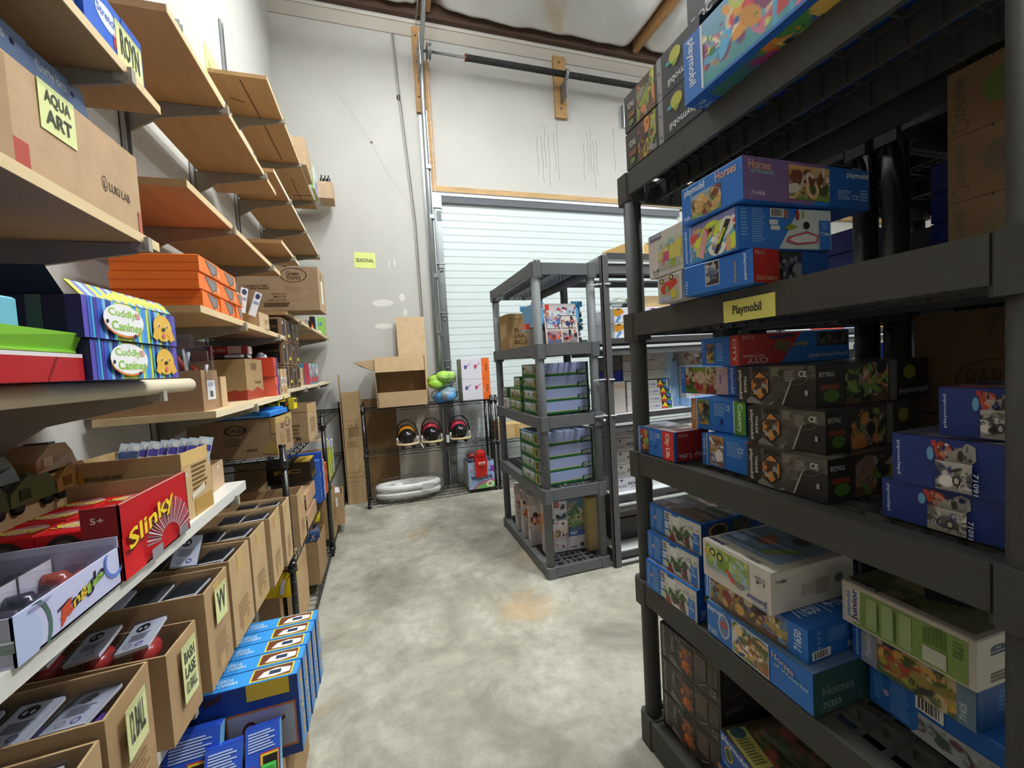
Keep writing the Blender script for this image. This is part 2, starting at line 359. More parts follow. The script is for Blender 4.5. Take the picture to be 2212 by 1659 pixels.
b = MB(); b.box(DX0-.06, YB-.06, 2.99, DX1, YB-.045, 3.10, '5c5f66', 'plastic'); b.box(DX0-.06, YB-.066, 3.06, DX1, YB-.044, 3.085, 'd2d6d8', 'steel'); b.box(DX0-.06, YB-.07, 2.93, DX0+.03, YB-.05, 3.06, 'e2e4e4', 'door'); b.build('top_seal', dr)
b = MB(); b.box(1.72, YB-.06, 2.38, 1.80, YB-.036, 2.42, '9b9b98', 'steel'); b.box(1.73, YB-.07, 2.37, 1.75, YB-.036, 2.405, '3c3c3c', 'steel'); b.box(1.77, YB-.07, 2.37, 1.79, YB-.036, 2.405, '3c3c3c', 'steel'); b.build('handle', dr)
b = MB(); b.box(DX0-.06, YB-.04, 3.10, 8, YB, 3.165, 'c39a5c', 'wood'); struct('trim_3', b)
b = MB(); b.box(DX0-.055, YB-.035, 3.165, DX0-.005, YB, 4.42, 'bd8f50', 'wood'); struct('trim_4', b)
# door track, torsion spring and its timber pads
b = MB(); b.box(.545, YB-.038, 3.9, .64, YB, 4.74, 'b88745', 'wood'); 
for z in (4.05, 4.4, 4.65): b.lathe([(0, 0), (.01, 0), (.01, .006), (0, .006)], (.575, YB-.045, z), '6d6a66', 'steel', axis='y', n=8)
tag(b.build('timber_pad'), 'tall yellow timber board on the wall behind the top of the steel door track', 'board')
b = MB(); b.box(2.10, YB-.038, 4.03, 2.245, YB, 4.71, 'b58a4b', 'wood')
for z in (4.13, 4.64): b.lathe([(0, 0), (.013, 0), (.013, .006), (0, .006)], (2.17, YB-.045, z), '777370', 'steel', axis='y', n=8)
tag(b.build('timber_pad'), 'short timber board on the wall carrying the middle of the spring bar', 'board')
b = MB(); b.box(2.99, YB-.02, 4.03, 3.04, YB, 4.28, 'bfc5c7', 'steel'); b.box(2.975, YB-.06, 4.03, 2.99, YB, 4.28, 'aab0b2', 'steel'); tag(b.build('wall_bracket'), 'small galvanised bracket on the wall left of the dark toy boxes on the top shelf', 'bracket')
tr = empty('door_track', (0, 0, 0), 0, 'tall galvanised steel track running up the wall beside the roll-up door', 'track')
b = MB(); b.box(.565, YB-.009, 0, .635, YB-.001, 3.89, 'b7bdc0', 'steel'); b.box(.628, YB-.09, 0, .635, YB-.001, 3.89, 'cfd5d8', 'steel'); b.build('wall_angle', tr)
b = MB(); pts = [(.60, YB-.09, 0), (.60, YB-.09, 3.5), (.60, YB-.12, 4.0), (.60, YB-.17, 4.3), (.60, 4.1, 4.43), (.60, 3.6, 4.62), (.60, 2.9, 4.8)]
b.tube(pts, .022, 'b4babd', 'steel', n=6); b.build('roller_channel', tr)
b = MB(); b.box(.575, 4.15, 4.2, .582, 4.40, 4.5, 'a2a8aa', 'steel'); b.box(.575, 3.0, 4.70, .582, 4.3, 4.74, 'b4babd', 'steel', Matrix.Translation((0, 0, 0)))
for z in (.4, 1.0, 1.6, 2.2, 2.8, 3.3): b.box(.59, YB-.12, z, .64, YB-.02, z+.04, '8c9294', 'steel')
b.build('bracket', tr)
b = MB(); b.tube([(.66, YB-.13, 4.38), (.665, YB-.13, 3.9), (.668, YB-.1, 3.3), (.665, YB-.09, 2.2), (.66, YB-.09, .2)], .003, '888888', 'steel', n=4); b.build('lift_cable', tr)
for zc in (3.55, 2.8, 2.35, 2.2):
    pass
sp = empty('torsion_spring_bar', (0, 0, 0), 0, 'dark coiled torsion spring bar mounted high across the wall above the roll-up door', 'spring')
b = MB(); b.tube([(.56, 4.25, 4.4), (5.4, 4.25, 4.4)], .0125, 'a9b0b4', 'steel', n=10); b.build('shaft', sp)
b = MB(); n = 60
for (xa, xb) in ((1.05, 2.15), (2.2, 3.4)):
    b.tube([(xa, 4.25, 4.40), (xb, 4.25, 4.40)], .031, '2e2d2e', 'plastic', n=14); R = []
    turns = int((xb-xa)/.028)
    pts = [(xa+(xb-xa)*i/(turns*10), 4.25+.032*math.cos(i*.628), 4.40+.032*math.sin(i*.628)) for i in range(turns*10)]
    b.tube(pts, .0022, '6a6664', 'steel', n=3)
b.tube([(1.045, 4.25, 4.40), (1.06, 4.25, 4.40)], .036, '7a3b30', 'plastic', n=14); b.build('coil', sp)
b = MB(); b.lathe([(0, 0), (.055, 0), (.07, .004), (.07, .012), (.06, .016), (.06, .03), (.07, .034), (.07, .044), (0, .044)], (.655, 4.25, 4.4), '9ba0a2', 'steel', axis='x'); b.build('cable_drum', sp)
b = MB(); b.lathe([(.034, 0), (.05, 0), (.05, .03), (.034, .03)], (2.16, 4.25, 4.4), '9a9fa1', 'steel', axis='x'); b.box(2.165, 4.25, 4.18, 2.185, 4.41, 4.37, '9a9fa1', 'steel'); b.build('center_bracket', sp)
# electrical conduit on the wall
b = MB(); b.tube([(.36, YB-.01, 4.66), (.38, YB-.01, 4.2), (.42, YB-.01, 3.5), (.46, YB-.01, 2.8), (.475, YB-.01, .1)], .006, '8f8a84', 'paint', n=6)
b.tube([(.345, YB-.01, 4.66), (.36, YB-.01, 4.2), (.40, YB-.01, 3.5), (.44, YB-.01, 2.8), (.46, YB-.01, .1)], .004, 'a9a49c', 'paint', n=6)
tag(b.build('wall_cable'), 'pair of thin painted cables running down the wall left of the door track', 'cable')
b = MB(); b.box(-.24, YB-.002, 2.31, -.04, YB-.0004, 2.466, 'dde58c', 'print'); b.face_items((-.24, YB-.002, 2.31), (.2, 0, 0), (0, 0, .156), [('t', .07, .38, .93, .62, 'SEASONAL', '3a3f35')]); tag(b.build('paper_sign', rot=(0, .03, 0), loc=(0, 0, 0)), 'pale yellow paper sign reading SEASONAL on the back wall', 'sign')
b = MB(); b.box(XW+.0004, 2.62, 2.88, XW+.004, 2.86, 3.06, 'dfe79a', 'print'); b.face_items((XW+.004, 2.62, 2.88), (0, .24, 0), (0, 0, .18), [('t', .15, .4, .8, .6, 'BEACH', '8c9a60')]); tag(b.build('paper_sign'), 'pale yellow paper sign on the left wall above the highest shelf', 'sign')

# ---------------------------------------------------------------- wall shelving on the left
for y, z0, z1 in ((1.10, .5, 2.4), (1.74, .5, 2.9), (2.29, 1.1, 2.9), (2.93, 1.1, 3.4), (3.50, 1.1, 3.4), (4.22, 1.1, 3.0)):
    b = MB(); b.box(XW, y-.017, z0, XW+.003, y+.017, z1, 'a9adaf', 'steel')
    for sg in (-1, 1): b.box(XW, y+sg*.015-.002, z0, XW+.016, y+sg*.015+.002, z1, 'b9bdbf', 'steel')
    z = z0+.02
    while z < z1-.03: b.box(XW+.0031, y-.003, z, XW+.0036, y+.003, z+.018, '2a2a2a', 'steel'); z += .05
    tag(b.build('shelf_upright'), 'slotted metal upright on the left wall carrying the shelf brackets', 'shelf upright', 'slotted uprights on the left wall')
def wshelf(label, z, y0, y1, ys, col='c9a46a', edge='e2c48e', m='board', xf=-.467, xb=-.737, th=.02, under=None, rnd=False):
    b = MB(); b.box(xb, y0, z, xf-.001, y1, z+th, col, m)
    if rnd: b.tube([(xf, y0, z+th/2), (xf, y1, z+th/2)], th*.55, edge, m, n=12)
    else: b.box(xf-.001, y0, z, xf+.001, y1, z+th, edge, m)
    o = tag(b.build('wall_shelf'), label, 'shelf', 'bracketed boards on the left wall')
    for y in ys:
        k = MB(); k.add([(XW+.014, y-.004, z-.11), (XW+.014, y-.004, z-.002), (xf-.01, y-.004, z-.002), (xf-.01, y-.004, z-.022), (XW+.10, y-.004, z-.055), (XW+.014, y+.004, z-.11), (XW+.014, y+.004, z-.002), (xf-.01, y+.004, z-.002), (xf-.01, y+.004, z-.022), (XW+.10, y+.004, z-.055)],
              [(0, 1, 2, 3, 4), (9, 8, 7, 6, 5), (0, 5, 6, 1), (1, 6, 7, 2), (2, 7, 8, 3), (3, 8, 9, 4), (4, 9, 5, 0)], '8d877b', 'plastic')
        k.box(xf-.02, y-.007, z-.016, xf+.012, y+.007, z+.002, 'a19b8f', 'plastic'); k.box(xf+.0055, y-.008, z-.0175, xf+.0135, y+.008, z+.012, 'a19b8f', 'plastic')
        k.build('bracket', o)
    return o
S1 = wshelf('thick plywood shelf highest at the near left, above the box marked aqua art', 1.927, -.3, 1.245, (.4, 1.10), 'a5834f')
S2 = wshelf('plywood shelf carrying the long carton with the aqua art note', 1.575, -.3, 1.17, (.4, 1.10), 'a5834f')
S3 = wshelf('long empty tan shelf high on the wall, its near end reaching the picture top', 2.243, 1.338, 2.534, (1.76, 2.29), 'b98a50')
S4 = wshelf('highest long shelf with dark cracks along its underside, cartons at its far end', 2.858, 2.55, 4.41, (2.93, 3.50, 4.22), 'b98c50')
S5 = wshelf('long bare shelf directly below the highest one, running to the back wall', 2.365, 2.53, 4.36, (2.93, 3.50, 4.20), 'b5894f', 'e9ddc6')
S6 = wshelf('tan shelf above the orange boxes, empty', 1.803, 1.362, 2.476, (1.72, 2.275), 'b0834c')
S7 = wshelf('short tan shelf between the big carton and the long bare shelf', 2.005, 2.58, 3.10, (2.89,), 'b0834c', 'e8d3a6')
S8 = wshelf('shelf carrying the stacks of orange boxes', 1.465, 1.375, 2.461, (1.75, 2.285), 'b8925c')
S9 = wshelf('shelf under the large checked carton', 1.61, 2.55, 3.30, (2.92,), 'b28a54')
S9b = wshelf('far shelf with the green box at its end against the back wall', 1.60, 3.31, 4.40, (4.20,), 'b28a54', xf=-.45)
S10 = wshelf('cream round-edged shelf under the striped puppy boxes', 1.250, -.3, 1.255, (1.10,), 'd8c4a0', 'e6d6b4', rnd=True, th=.03)
S11 = wshelf('pale shelf under the carton with the barcode label', 1.165, 1.38, 2.405, (1.75,), 'd9bd8a', 'ecd9ae', xf=-.455)
S12 = wshelf('pale shelf at eye height reaching the back wall, under the dark cubby boxes', 1.185, 2.42, 4.40, (2.93, 3.50, 4.2), 'd9c59c', 'ecdcb6')
S13 = wshelf('white melamine shelf under the red spring toy display', .895, -.3, 1.62, (.45, 1.5), 'e6e5e0', 'e0dfda', m='gloss', th=.03)
S14 = wshelf('white melamine shelf under the row of note-tagged cartons', .525, -.3, 1.875, (.45, 1.1, 1.74), 'e0deda', 'dbd9d5', m='gloss')
# dark cracks of the cardboard-like plank above
b = MB()
for q in ([(-.60, 2.58), (-.585, 3.0), (-.575, 3.45)], [(-.57, 3.75), (-.575, 4.0), (-.56, 4.25)], [(-.47, 4.08), (-.62, 4.1)], [(-.70, 2.75), (-.63, 2.78)]):
    b.tube([(x, y, 2.8575) for x, y in q], .0035, '4a3320', 'wood', n=3)
b.build('crack', S4)

# ---------------------------------------------------------------- grey plastic racks
RC = '454440'
def plastic_rack(label, x0, y0, w, l, tops, col, top_z):
    r = empty('plastic_shelving_unit', (x0, y0, 0), 0, label, 'shelf unit', 'grey plastic shelving units')
    for ti, z in enumerate(tops):
        b = MB(); hh = .075
        if ti == 0: hh = z
        for (a0, b0, a1, b1) in ((.0, .06, .012, l-.06), (w-.012, .06, w, l-.06), (.06, 0, w-.06, .012), (.06, l-.012, w-.06, l)):
            b.box(a0, b0, z-hh*.88, a1, b1, z, col, 'plastic')
        # L-shaped rim ledge and inner ribs (skirt) seen from below
        b.box(.012, .012, z-.008, .045, l-.012, z-.002, col, 'plastic'); b.box(w-.045, .012, z-.008, w-.012, l-.012, z-.002, col, 'plastic')
        for px in (0, w):
            for py in (0, l):
                cx, cy = (.031 if px == 0 else w-.031), (.031 if py == 0 else l-.031); zb = z-hh-.006
                s2 = .034; c = .012; o8 = [(-s2, -s2+c), (-s2+c, -s2), (s2-c, -s2), (s2, -s2+c), (s2, s2-c), (s2-c, s2), (-s2+c, s2), (-s2, s2-c)]
                zt = z+.002
                if ti == 0: zb = 0
                b.add([(cx+a, cy+e, zb) for a, e in o8]+[(cx+a, cy+e, zt) for a, e in o8], [tuple(range(7, -1, -1)), tuple(range(8, 16))]+[(i, (i+1) % 8, 8+(i+1) % 8, 8+i) for i in range(8)], col, 'plastic')
        dz = z-.006
        nx = 9; ny = int(l/.047)
        for i in range(nx):
            xx = .04+(w-.08)*i/(nx-1); b.box(xx-.0025, .012, dz-.012, xx+.0025, l-.012, dz, col, 'plastic')
        for i in range(ny):
            yy = .03+(l-.06)*i/(ny-1); b.box(.012, yy-.003, dz-.010, w-.012, yy+.003, dz+.001, col, 'plastic')
        for xx in (w*.33, w*.67):   # hollow stiffening beams under the deck with vertical ribs
            b.box(xx-.004, .012, z-.06, xx+.004, l-.012, dz, col, 'plastic')
            for i in range(ny):
                yy = .03+(l-.06)*i/(ny-1); b.box(xx-.012, yy-.002, z-.058, xx+.012, yy+.002, dz, col, 'plastic')
        b.build('shelf', r)
    for px in (.031, w-.031):
        for py in (.031, l-.031):
            b = MB(); b.tube([(px, py, .01), (px, py, top_z)], .026, col, 'plastic', n=18); b.build('post', r)
    return r
GZ = [.065, .527, .95, 1.37, 1.83]; NZ = [.10, .555, .97, 1.40, 1.82]
plastic_rack('grey plastic shelf unit in the aisle holding stacked white and green boxes', .845, 2.195, .41, .915, GZ, '65686b', 1.829)
plastic_rack('large dark plastic shelf unit in the right foreground with a yellow name strip', .745, .262, .41, .893, NZ, RC, 1.819)
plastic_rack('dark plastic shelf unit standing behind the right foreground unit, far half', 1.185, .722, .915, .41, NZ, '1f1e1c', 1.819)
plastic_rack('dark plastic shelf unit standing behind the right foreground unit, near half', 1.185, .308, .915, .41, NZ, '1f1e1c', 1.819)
# name strip on the foreground rack rail
b = MB(); b.box(-.0012, 0, 0, 0, .128, .047, 'e3de74', 'print'); b.face_items((-.0012, .128, 0), (0, -.128, 0), (0, 0, .047), [('t', .2, .22, .76, .74, 'Playmobil', '32322c')])
tag(b.build('shelf_label', loc=(.7445, .62, 1.333)), 'yellow paper strip with a printed name on the rail of the foreground rack', 'label')

# ---------------------------------------------------------------- black wire racks
def wire_rack(label, x0, x1, y0, y1, zs, ztop, axis='x', extra=None):
    r = empty('wire_shelving_unit', (x0, y0, 0), 0, label, 'shelf unit', 'black wire shelving units'); w, l = x1-x0, y1-y0; c = '1c1b1c'
    for z in zs:
        b = MB()
        for dz in (0, -.03): b.tube([(.012, .012, z+dz), (w-.012, .012, z+dz), (w-.012, l-.012, z+dz), (.012, l-.012, z+dz)], .0032, c, 'gloss', n=5, closed=True)
        for (ax, fx) in (('x', .012), ('x', l-.012), ('y', .012), ('y', w-.012)):   # zigzag truss
            L = w if ax == 'x' else l; n = int(L/.045); pts = []
            for i in range(n+1):
                t = .015+(L-.03)*i/n; zz = z if i % 2 else z-.03; pts.append((t, fx, zz) if ax == 'x' else (fx, t, zz))
            b.tube(pts, .0022, c, 'gloss', n=4)
        if w > l:
            for i in range(int(w/.028)): xx = .02+.028*i; b.tube([(xx, .012, z+.003), (xx, l-.012, z+.003)], .0016, c, 'gloss', n=3)
            for k in (.33, .67): b.tube([(.012, l*k, z-.001), (w-.012, l*k, z-.001)], .003, c, 'gloss', n=4)
        else:
            for i in range(int(l/.05)): yy = .02+.05*i; b.tube([(.012, yy, z+.003), (w-.012, yy, z+.003)], .0018, c, 'gloss', n=3)
            for k in range(1, 6): b.tube([(w*k/6, .012, z+.0), (w*k/6, l-.012, z+.0)], .0018, c, 'gloss', n=3)
        for px in (.012, w-.012):
            for py in (.012, l-.012): b.tube([(px, py, z-.036), (px, py, z+.006)], .019, c, 'gloss', n=10, rs=[.0195, .0165])
        b.build('wire_shelf', r)
    for px in (.012, w-.012):
        for py in (.012, l-.012):
            b = MB(); b.tube([(px, py, 0.02), (px, py, ztop)], .0127, c, 'gloss', n=12)
            z = .06
            while z < ztop-.01: b.tube([(px, py, z), (px, py, z+.002)], .0131, '6a6a68', 'gloss', n=12, caps=False); z += .0254*2
            b.tube([(px, py, ztop), (px, py, ztop+.008)], .0135, c, 'gloss', n=12); b.tube([(px, py, 0), (px, py, .025)], .011, '111111', 'plastic', n=10)
            b.build('post', r)
    return r
wire_rack('black wire shelf unit below the left wall shelves, near half', -.752, -.395, 1.895, 3.12, (.06, .494, .93), .985)
wire_rack('black wire shelf unit below the left wall shelves, far half by the tall carton', -.752, -.395, 3.145, 4.40, (.06, .494, .93), .985)
wire_rack('black wire shelf unit against the back wall under the open carton', -.195, 1.055, 4.03, 4.33, (.03, .50, .925), .96)
wire_rack('black wire shelf unit behind the grey aisle rack against the roll-up door', 1.075, 2.30, 4.03, 4.33, (.03, .50, .925), .96)
# ---------------------------------------------------------------- long metal shelving on the right
ms = empty('metal_shelving_unit', (1.27, 2.16, 0), 0, 'long dark metal shelf unit with white boards behind the grey racks', 'shelf unit')
MC = '4b4a4d'
for px in (0, 1.36, 2.70, 4.0):
    for py in (0, .56):
        b = MB(); b.box(px, py, 0, px+.042, py+.004, 1.87, '5d5c5e', 'plastic'); b.box(px, py, 0, px+.004, py+.035, 1.87, '5d5c5e', 'plastic'); b.build('post', ms)
MZ = [.085, .435, .925, 1.385, 1.885]
for z in MZ:
    for py in (.004, .53):
        b = MB(); b.box(.04, py, z-.03, 4.0, py+.018, z+.001, MC, 'plastic'); b.box(.04, py-.003, z-.062, 4.0, py+.03, z-.05, 'd8dcdf', 'plastic'); b.box(.04, py+.004, z-.10, 4.0, py+.014, z-.062, '66676a', 'plastic'); b.build('beam', ms)
    b = MB(); b.box(.03, .008, z-.012, 4.02, .56, z-.001, 'eceeee' if z < 1.5 else 'a8a9aa', 'gloss'); b.build('shelf_board', ms)
# ================================================================ things on the left wall shelves
def note(p, w, h, lines, label, nrm='R', rz=0, tilt=0, col='dfe3a4'):
    b = MB(); b.add([(0, -w/2, 0), (0, w/2, 0), (0.0006, w/2, h), (0.0006, -w/2, h), (-.0008, -w/2, 0), (-.0008, w/2, 0), (-.0002, w/2, h), (-.0002, -w/2, h)], [(0, 1, 2, 3), (7, 6, 5, 4), (0, 4, 5, 1), (3, 2, 6, 7), (1, 5, 6, 2), (4, 0, 3, 7)], col, 'print')
    it = []
    n = len(lines)
    for i, st in enumerate(lines):
        y1 = .88-i*.8/n; it.append(('t', .14, y1-.62/n, .86, y1, st, '3b4038'))
    b.face_items((.0003, -w/2, 0), (0, w, 0), (0.0006, 0, h), it); b.face_items((.0006, -w/2-.002, h*.9), (0, w+.004, 0), (0, 0, h*.14), [('r', 0, 0, 1, 1, 'd3d3c4')], 'film')
    return tag(b.build('handwritten_note', loc=p, rot=(math.radians(tilt), 0, math.radians(rz))), label, 'note')
LUKI = [('t', .68, .34, .88, .44, 'LUKI LAB', '4f3d2c'), ('o', .615, .31, .665, .48, '4f3d2c', .14), ('t', .63, .35, .655, .43, 'L', '4f3d2c')]
# --- long carton marked AQUA ART with blue header cards inside
P = (-.618, .972, 1.5955); A = carton('open_carton', 'long open carton with the aqua art note, on the near left plywood shelf', P, (.27, .325, .172), -2, 'bd9a71', dict(R=LUKI+[('r', .0, .0, .10, .30, 'a8483a'), ('r', .955, 0, .99, .3, 'b0604a'), ('m', .3, .84, .42, .9, 1, '7c6348')]), flaps={}, cat='box')
note((-.4835, .905, 1.69), .078, .078, ['AQUA', 'ART'], 'pale yellow handwritten note reading AQUA ART on the long carton', rz=-2)
for i, (yy, zz, tl) in enumerate(((.92, 1.735, 0), (1.045, 1.735, 3))):
    b = MB(); b.box(-.002, -.075, 0, .002, .075, .165, '8fa9d9', 'print')
    b.face_items((.002, -.075, 0), (0, .15, 0), (0, 0, .165), [('t', .08, .75, .62, .92, 'Bubbly Bits' if not i else 'Curly Bits', 'e9eef8'), ('m', .08, .55, .5, .68, 3, 'c9d6ee'), ('e', .7, .8, .76, .87, '3a3566'), ('r', 0, 0, 1, .25, 'a9c6e6')]+[('o', .05+.05*k, .3, .13+.05*k, .48, '2d62c4', .2) for k in range(14)])
    tag(b.build('hang_card_pack', loc=(-.55, yy+.03*i, zz), rot=(math.radians(tl), math.radians(-6), 0)), ['light blue header card standing highest in the aqua art carton', 'light blue header card with dark blue coils, far end of the aqua art carton'][i], 'toy pack')
carton('open_carton', 'brown carton cut off by the left picture edge beside the aqua art carton', (-.615, .68, 1.5955), (.27, .235, .16), 0, 'ab885e')
# --- top shelf S1 boxes
bx('toy_box', 'dark purple box standing on the highest near left shelf', 'box', (-.60, .90, 1.947), (.22, .19, .16), 0, '34306e', {'R': [('a', 0, 0, 1, .5, 3, '34306e', '4c4a92', ['e6e6f0', 'c03040', '5a78d0'], 14)], 'N': []})
b_ = bx('toy_box', 'bright blue box with red and white lettering on the highest near left shelf', 'box', (-.589, 1.102, 1.947), (.22, .205, .115), 0, '2d62c8', {'R': [('e', .18, .42, .58, .82, 'dfe6f6'), ('t', .2, .52, .56, .72, 'Stretchy', '2a4fae', 0), ('t', .45, .2, .62, .48, 'KIT', 'c33a40'), ('r', .62, 0, 1, 1, '2453b4')]})
note((-.4775, 1.15, 1.953), .10, .09, ['ROYN'], 'pale yellow note taped on the bright blue box at the near left')
# --- orange boxes
def orange(label, p, yaw=0, s=(.205, .151, .0475)):
    bx('window_box', label, 'box', p, s, yaw, 'f4782c', {'R': [('p', [(.28, .9), (.86, .86), (.86, .35), (.62, .06)], '5f5c5e'), ('p', [(.36, .82), (.8, .8), (.8, .42), (.62, .16)], '7f7b78'), ('e', .86, .1, .97, .55, 'f4a37c')], 'N': [('r', 0, .5, 1, .53, 'c9541a')]}, group='flat orange boxes with grey corner windows')
    if 1: pass
pos = [(0, 0), (1, 0), (2, 0)]
OL = {0: ['orange window box at the bottom of the nearest stack', 'orange window box in the middle of the nearest stack', 'orange window box on top of the nearest stack'],
      1: ['orange window box at the bottom of the second stack', 'orange window box in the middle of the second stack', 'orange window box on top of the second stack'],
      2: ['orange window box at the bottom of the farthest, lower stack', 'orange window box on top of the farthest, lower stack']}
for st, (yy, hs) in enumerate(((1.458, 3), (1.612, 3), (1.727, 2))):
    for k in range(hs): orange(OL[st][k], (-.572+.004*k, yy+(0.012 if (k == 0 and st == 0) else 0), 1.485+k*.0478), (2 if k == 0 else -1), (.205, .148 if st < 2 else .075, .0474))
for i in range(5):
    b = MB(); b.box(-.014, -.004, 0, .014, .004, .10, 'e9e6ea', 'print'); b.face_items((-.014, -.004, 0), (.028, 0, 0), (0, 0, .10), [('e', .15, .72, .85, .95, '3b3f66'), ('r', .1, .5, .9, .62, '9aa3c0')])
    b.face_items((.014, -.004, 0), (0, .008, 0), (0, 0, .10), [('e', .15, .72, .85, .95, '3b3f66')])
    tag(b.build('hang_card_pack', loc=(-.60+.028*i, 1.93+.03*(i % 3), 1.53+.01*(i % 2)), rot=(math.radians(-8+4*i), math.radians(-12+7*i), .8)), 'small white header card with a blue emblem poking out of the little carton', 'toy pack', 'white header cards in the little carton')
carton('open_carton', 'little open carton of white header cards beside the orange boxes', (-.565, 2.06, 1.485), (.2, .13, .066), -3, 'c9a87b', {'N': [('bc', .05, .45, .55, .8)], 'R': [('t', .5, .25, .95, .75, 'Jaguar', 'b39468', 0)]})
# --- striped puppy boxes
def stripes(seed, n=26):
    R = random.Random(seed); it = []; u = 0; pal = ['3a52b4', '4a3f9c', 'd2e04e', '4f93e0', '58b4d4', '5a50b0', '7fc0ea', '3f68c8', 'c8da58', '46398a']
    while u < 1:
        w = R.choice((.02, .03, .045, .055)); it.append(('r', u, 0, min(1, u+w), 1, R.choice(pal))); u += w
    for q in range(5):
        u = .04+.2*q
        it.append(('r', u, 0, u+.012, 1, '3ab6c8'))
    return it
DOG = [('e', .66, .1, .92, .92, 'e6b84c'), ('p', [(.68, .55), (.64, .2), (.70, .1), (.75, .45)], 'dfae42'), ('p', [(.90, .55), (.955, .2), (.88, .1), (.83, .45)], 'dfae42'),
       ('e', .72, .52, .745, .64, 'f4efe0'), ('e', .83, .52, .855, .64, 'f4efe0'), ('e', .728, .53, .742, .61, '2a2018'), ('e', .838, .53, .852, .61, '2a2018'), ('e', .765, .42, .815, .53, '33241a'), ('e', .765, .2, .81, .36, 'dc6a68')]
CANI = [('e', .13, .08, .55, .93, 'e2803c'), ('e', .13, .13, .55, .96, 'f0eef0'), ('t', .18, .56, .46, .82, 'Cuddly', '8fc04a'), ('t', .2, .25, .52, .5, 'Canines', '8fc04a'), ('m', .45, .62, .52, .8, 3, 'd9897c'), ('e', .15, .4, .175, .5, '23203a'), ('e', .42, .1, .45, .2, '23203a')]
for k in range(2):
    o = bx('puppy_display_box', ['striped blue box with a yellow puppy and round title, standing on the cream shelf', 'striped blue box with a yellow puppy and round title, opened, on top of another'][k], 'box', ((-.513, -.508)[k], (.897, .885)[k], 1.282+.0625*k), (.22, .258, .061), (0, -1)[k], '2c3a9a', {'R': stripes(5)+CANI+DOG, 'N': [('r', 0, 0, 1, 1, '15152c'), ('r', .3, 0, .36, 1, '26304e'), ('r', .72, 0, .8, 1, '3a5a4a'), ('r', .92, 0, 1, 1, '2c2a5a')]}, group='striped puppy boxes')
    if k == 1:
        b = MB(); F = [('r', i/24, 0, (i+1)/24, 1, ['d6e05a', '7a78c4', 'b4dce8', '8a86c8', 'd6e05a', '5aa8d8'][i % 6]) for i in range(24)]
        b.add([(.108, -.127, .0615), (.108, .127, .0615), (.104, .12, .079), (.088, -.12, .085), (.106, -.127, .0610), (.106, .127, .0610), (.102, .12, .0785), (.086, -.12, .0845)], [(0, 1, 2, 3), (7, 6, 5, 4), (0, 3, 7, 4), (1, 5, 6, 2), (3, 2, 6, 7), (0, 4, 5, 1)], 'd6e05a', 'print')
        b.face_items((.108, -.127, .0615), (0, .254, 0), (-.017, 0, .022), F); b.build('lid_flap', o)
        b = MB(); b.add([(-.105, -.125, .0615), (.09, -.125, .0615), (.08, -.14, .1), (-.1, -.14, .1)], [(0, 1, 2, 3), (3, 2, 1, 0)], '191a28', 'print'); b.build('end_flap', o)
# --- red tray, teal box, pink box, white bag
t = carton('display_tray', 'low red open tray with a white rim at the left edge of the cream shelf', (-.515, .60, 1.282), (.21, .325, .038), 0, '9c1620', {'R': [('r', 0, .86, 1, 1, 'd9d4d6'), ('r', 0, 0, 1, .86, 'a5161f'), ('p', [(.42, 0), (.47, .86), (.48, .86), (.43, 0)], '6e0f15'), ('p', [(.78, 0), (.84, .86), (.85, .86), (.79, 0)], '6e0f15')]})
for me in t.data.materials: pass
R_ = random.Random(4)
for i in range(7):
    b = MB(); b.ell((0, 0, .012), (.024, .018, .012), R_.choice(['d8cfc8', 'c8b08a', 'b8586a', '9aa6a0']), 'clear' if i % 3 == 0 else 'print', n=10); b.box(-.012, -.01, .004, .012, .01, .012, R_.choice(['c95a4a', 'd8a040', '8a5a9a']), 'print')
    tag(b.build('wrapped_toy', loc=(-.59+.02*(i % 4), .50+.045*i, 1.287+.018*(i % 2)), rotz=i), 'small bagged toy lying in the low red tray', 'toy', 'small bagged toys in the red tray')
b = MB(); b.box(-.005, -.16, 0, .005, .16, .004, '86c83e', 'print'); vs = [(0, -.165, 0), (0, .165, 0), (.012, .165, .028), (.006, -.165, .03)]
b.add([(x, y, z) for x, y, z in vs]+[(x-.002, y, z) for x, y, z in vs], [(0, 1, 2, 3), (7, 6, 5, 4), (0, 4, 5, 1), (3, 2, 6, 7), (1, 5, 6, 2), (4, 0, 3, 7)], '8ccf42', 'print')
tag(b.build('card_strip', loc=(-.42, .60, 1.3215)), 'bright green card strip lying over the red tray', 'card')
bx('toy_box', 'teal blue box resting above the green strip at the left picture edge', 'box', (-.535, .545, 1.335), (.2, .28, .052), -6, '6fb6cc', {'R': [('a', 0, 0, .8, 1, 7, '6fb6cc', '5aa6be', ['4a93ac', '5fa9c2'], 7), ('t', .40, .12, .78, .42, 'LL', 'f0e6ea'), ('r', .55, 0, .56, .7, '5c9fb6'), ('r', .75, .2, .76, 1, '5c9fb6')]})
bx('toy_box', 'magenta box with white and teal letters at the left picture edge', 'box', (-.53, .50, 1.388), (.19, .22, .035), -8, 'b84aa6', {'R': [('t', .62, .2, .92, .62, 'CLG', 'eaf2f4'), ('r', .5, .08, .95, .12, 'e2a8d8')]})
b = MB(); b.ell((0, 0, .028), (.08, .085, .028), 'd9d9e0', 'gloss', n=16); tag(b.build('white_pouch', loc=(-.55, .47, 1.4235)), 'soft white pouch on the magenta box at the left edge', 'pouch')

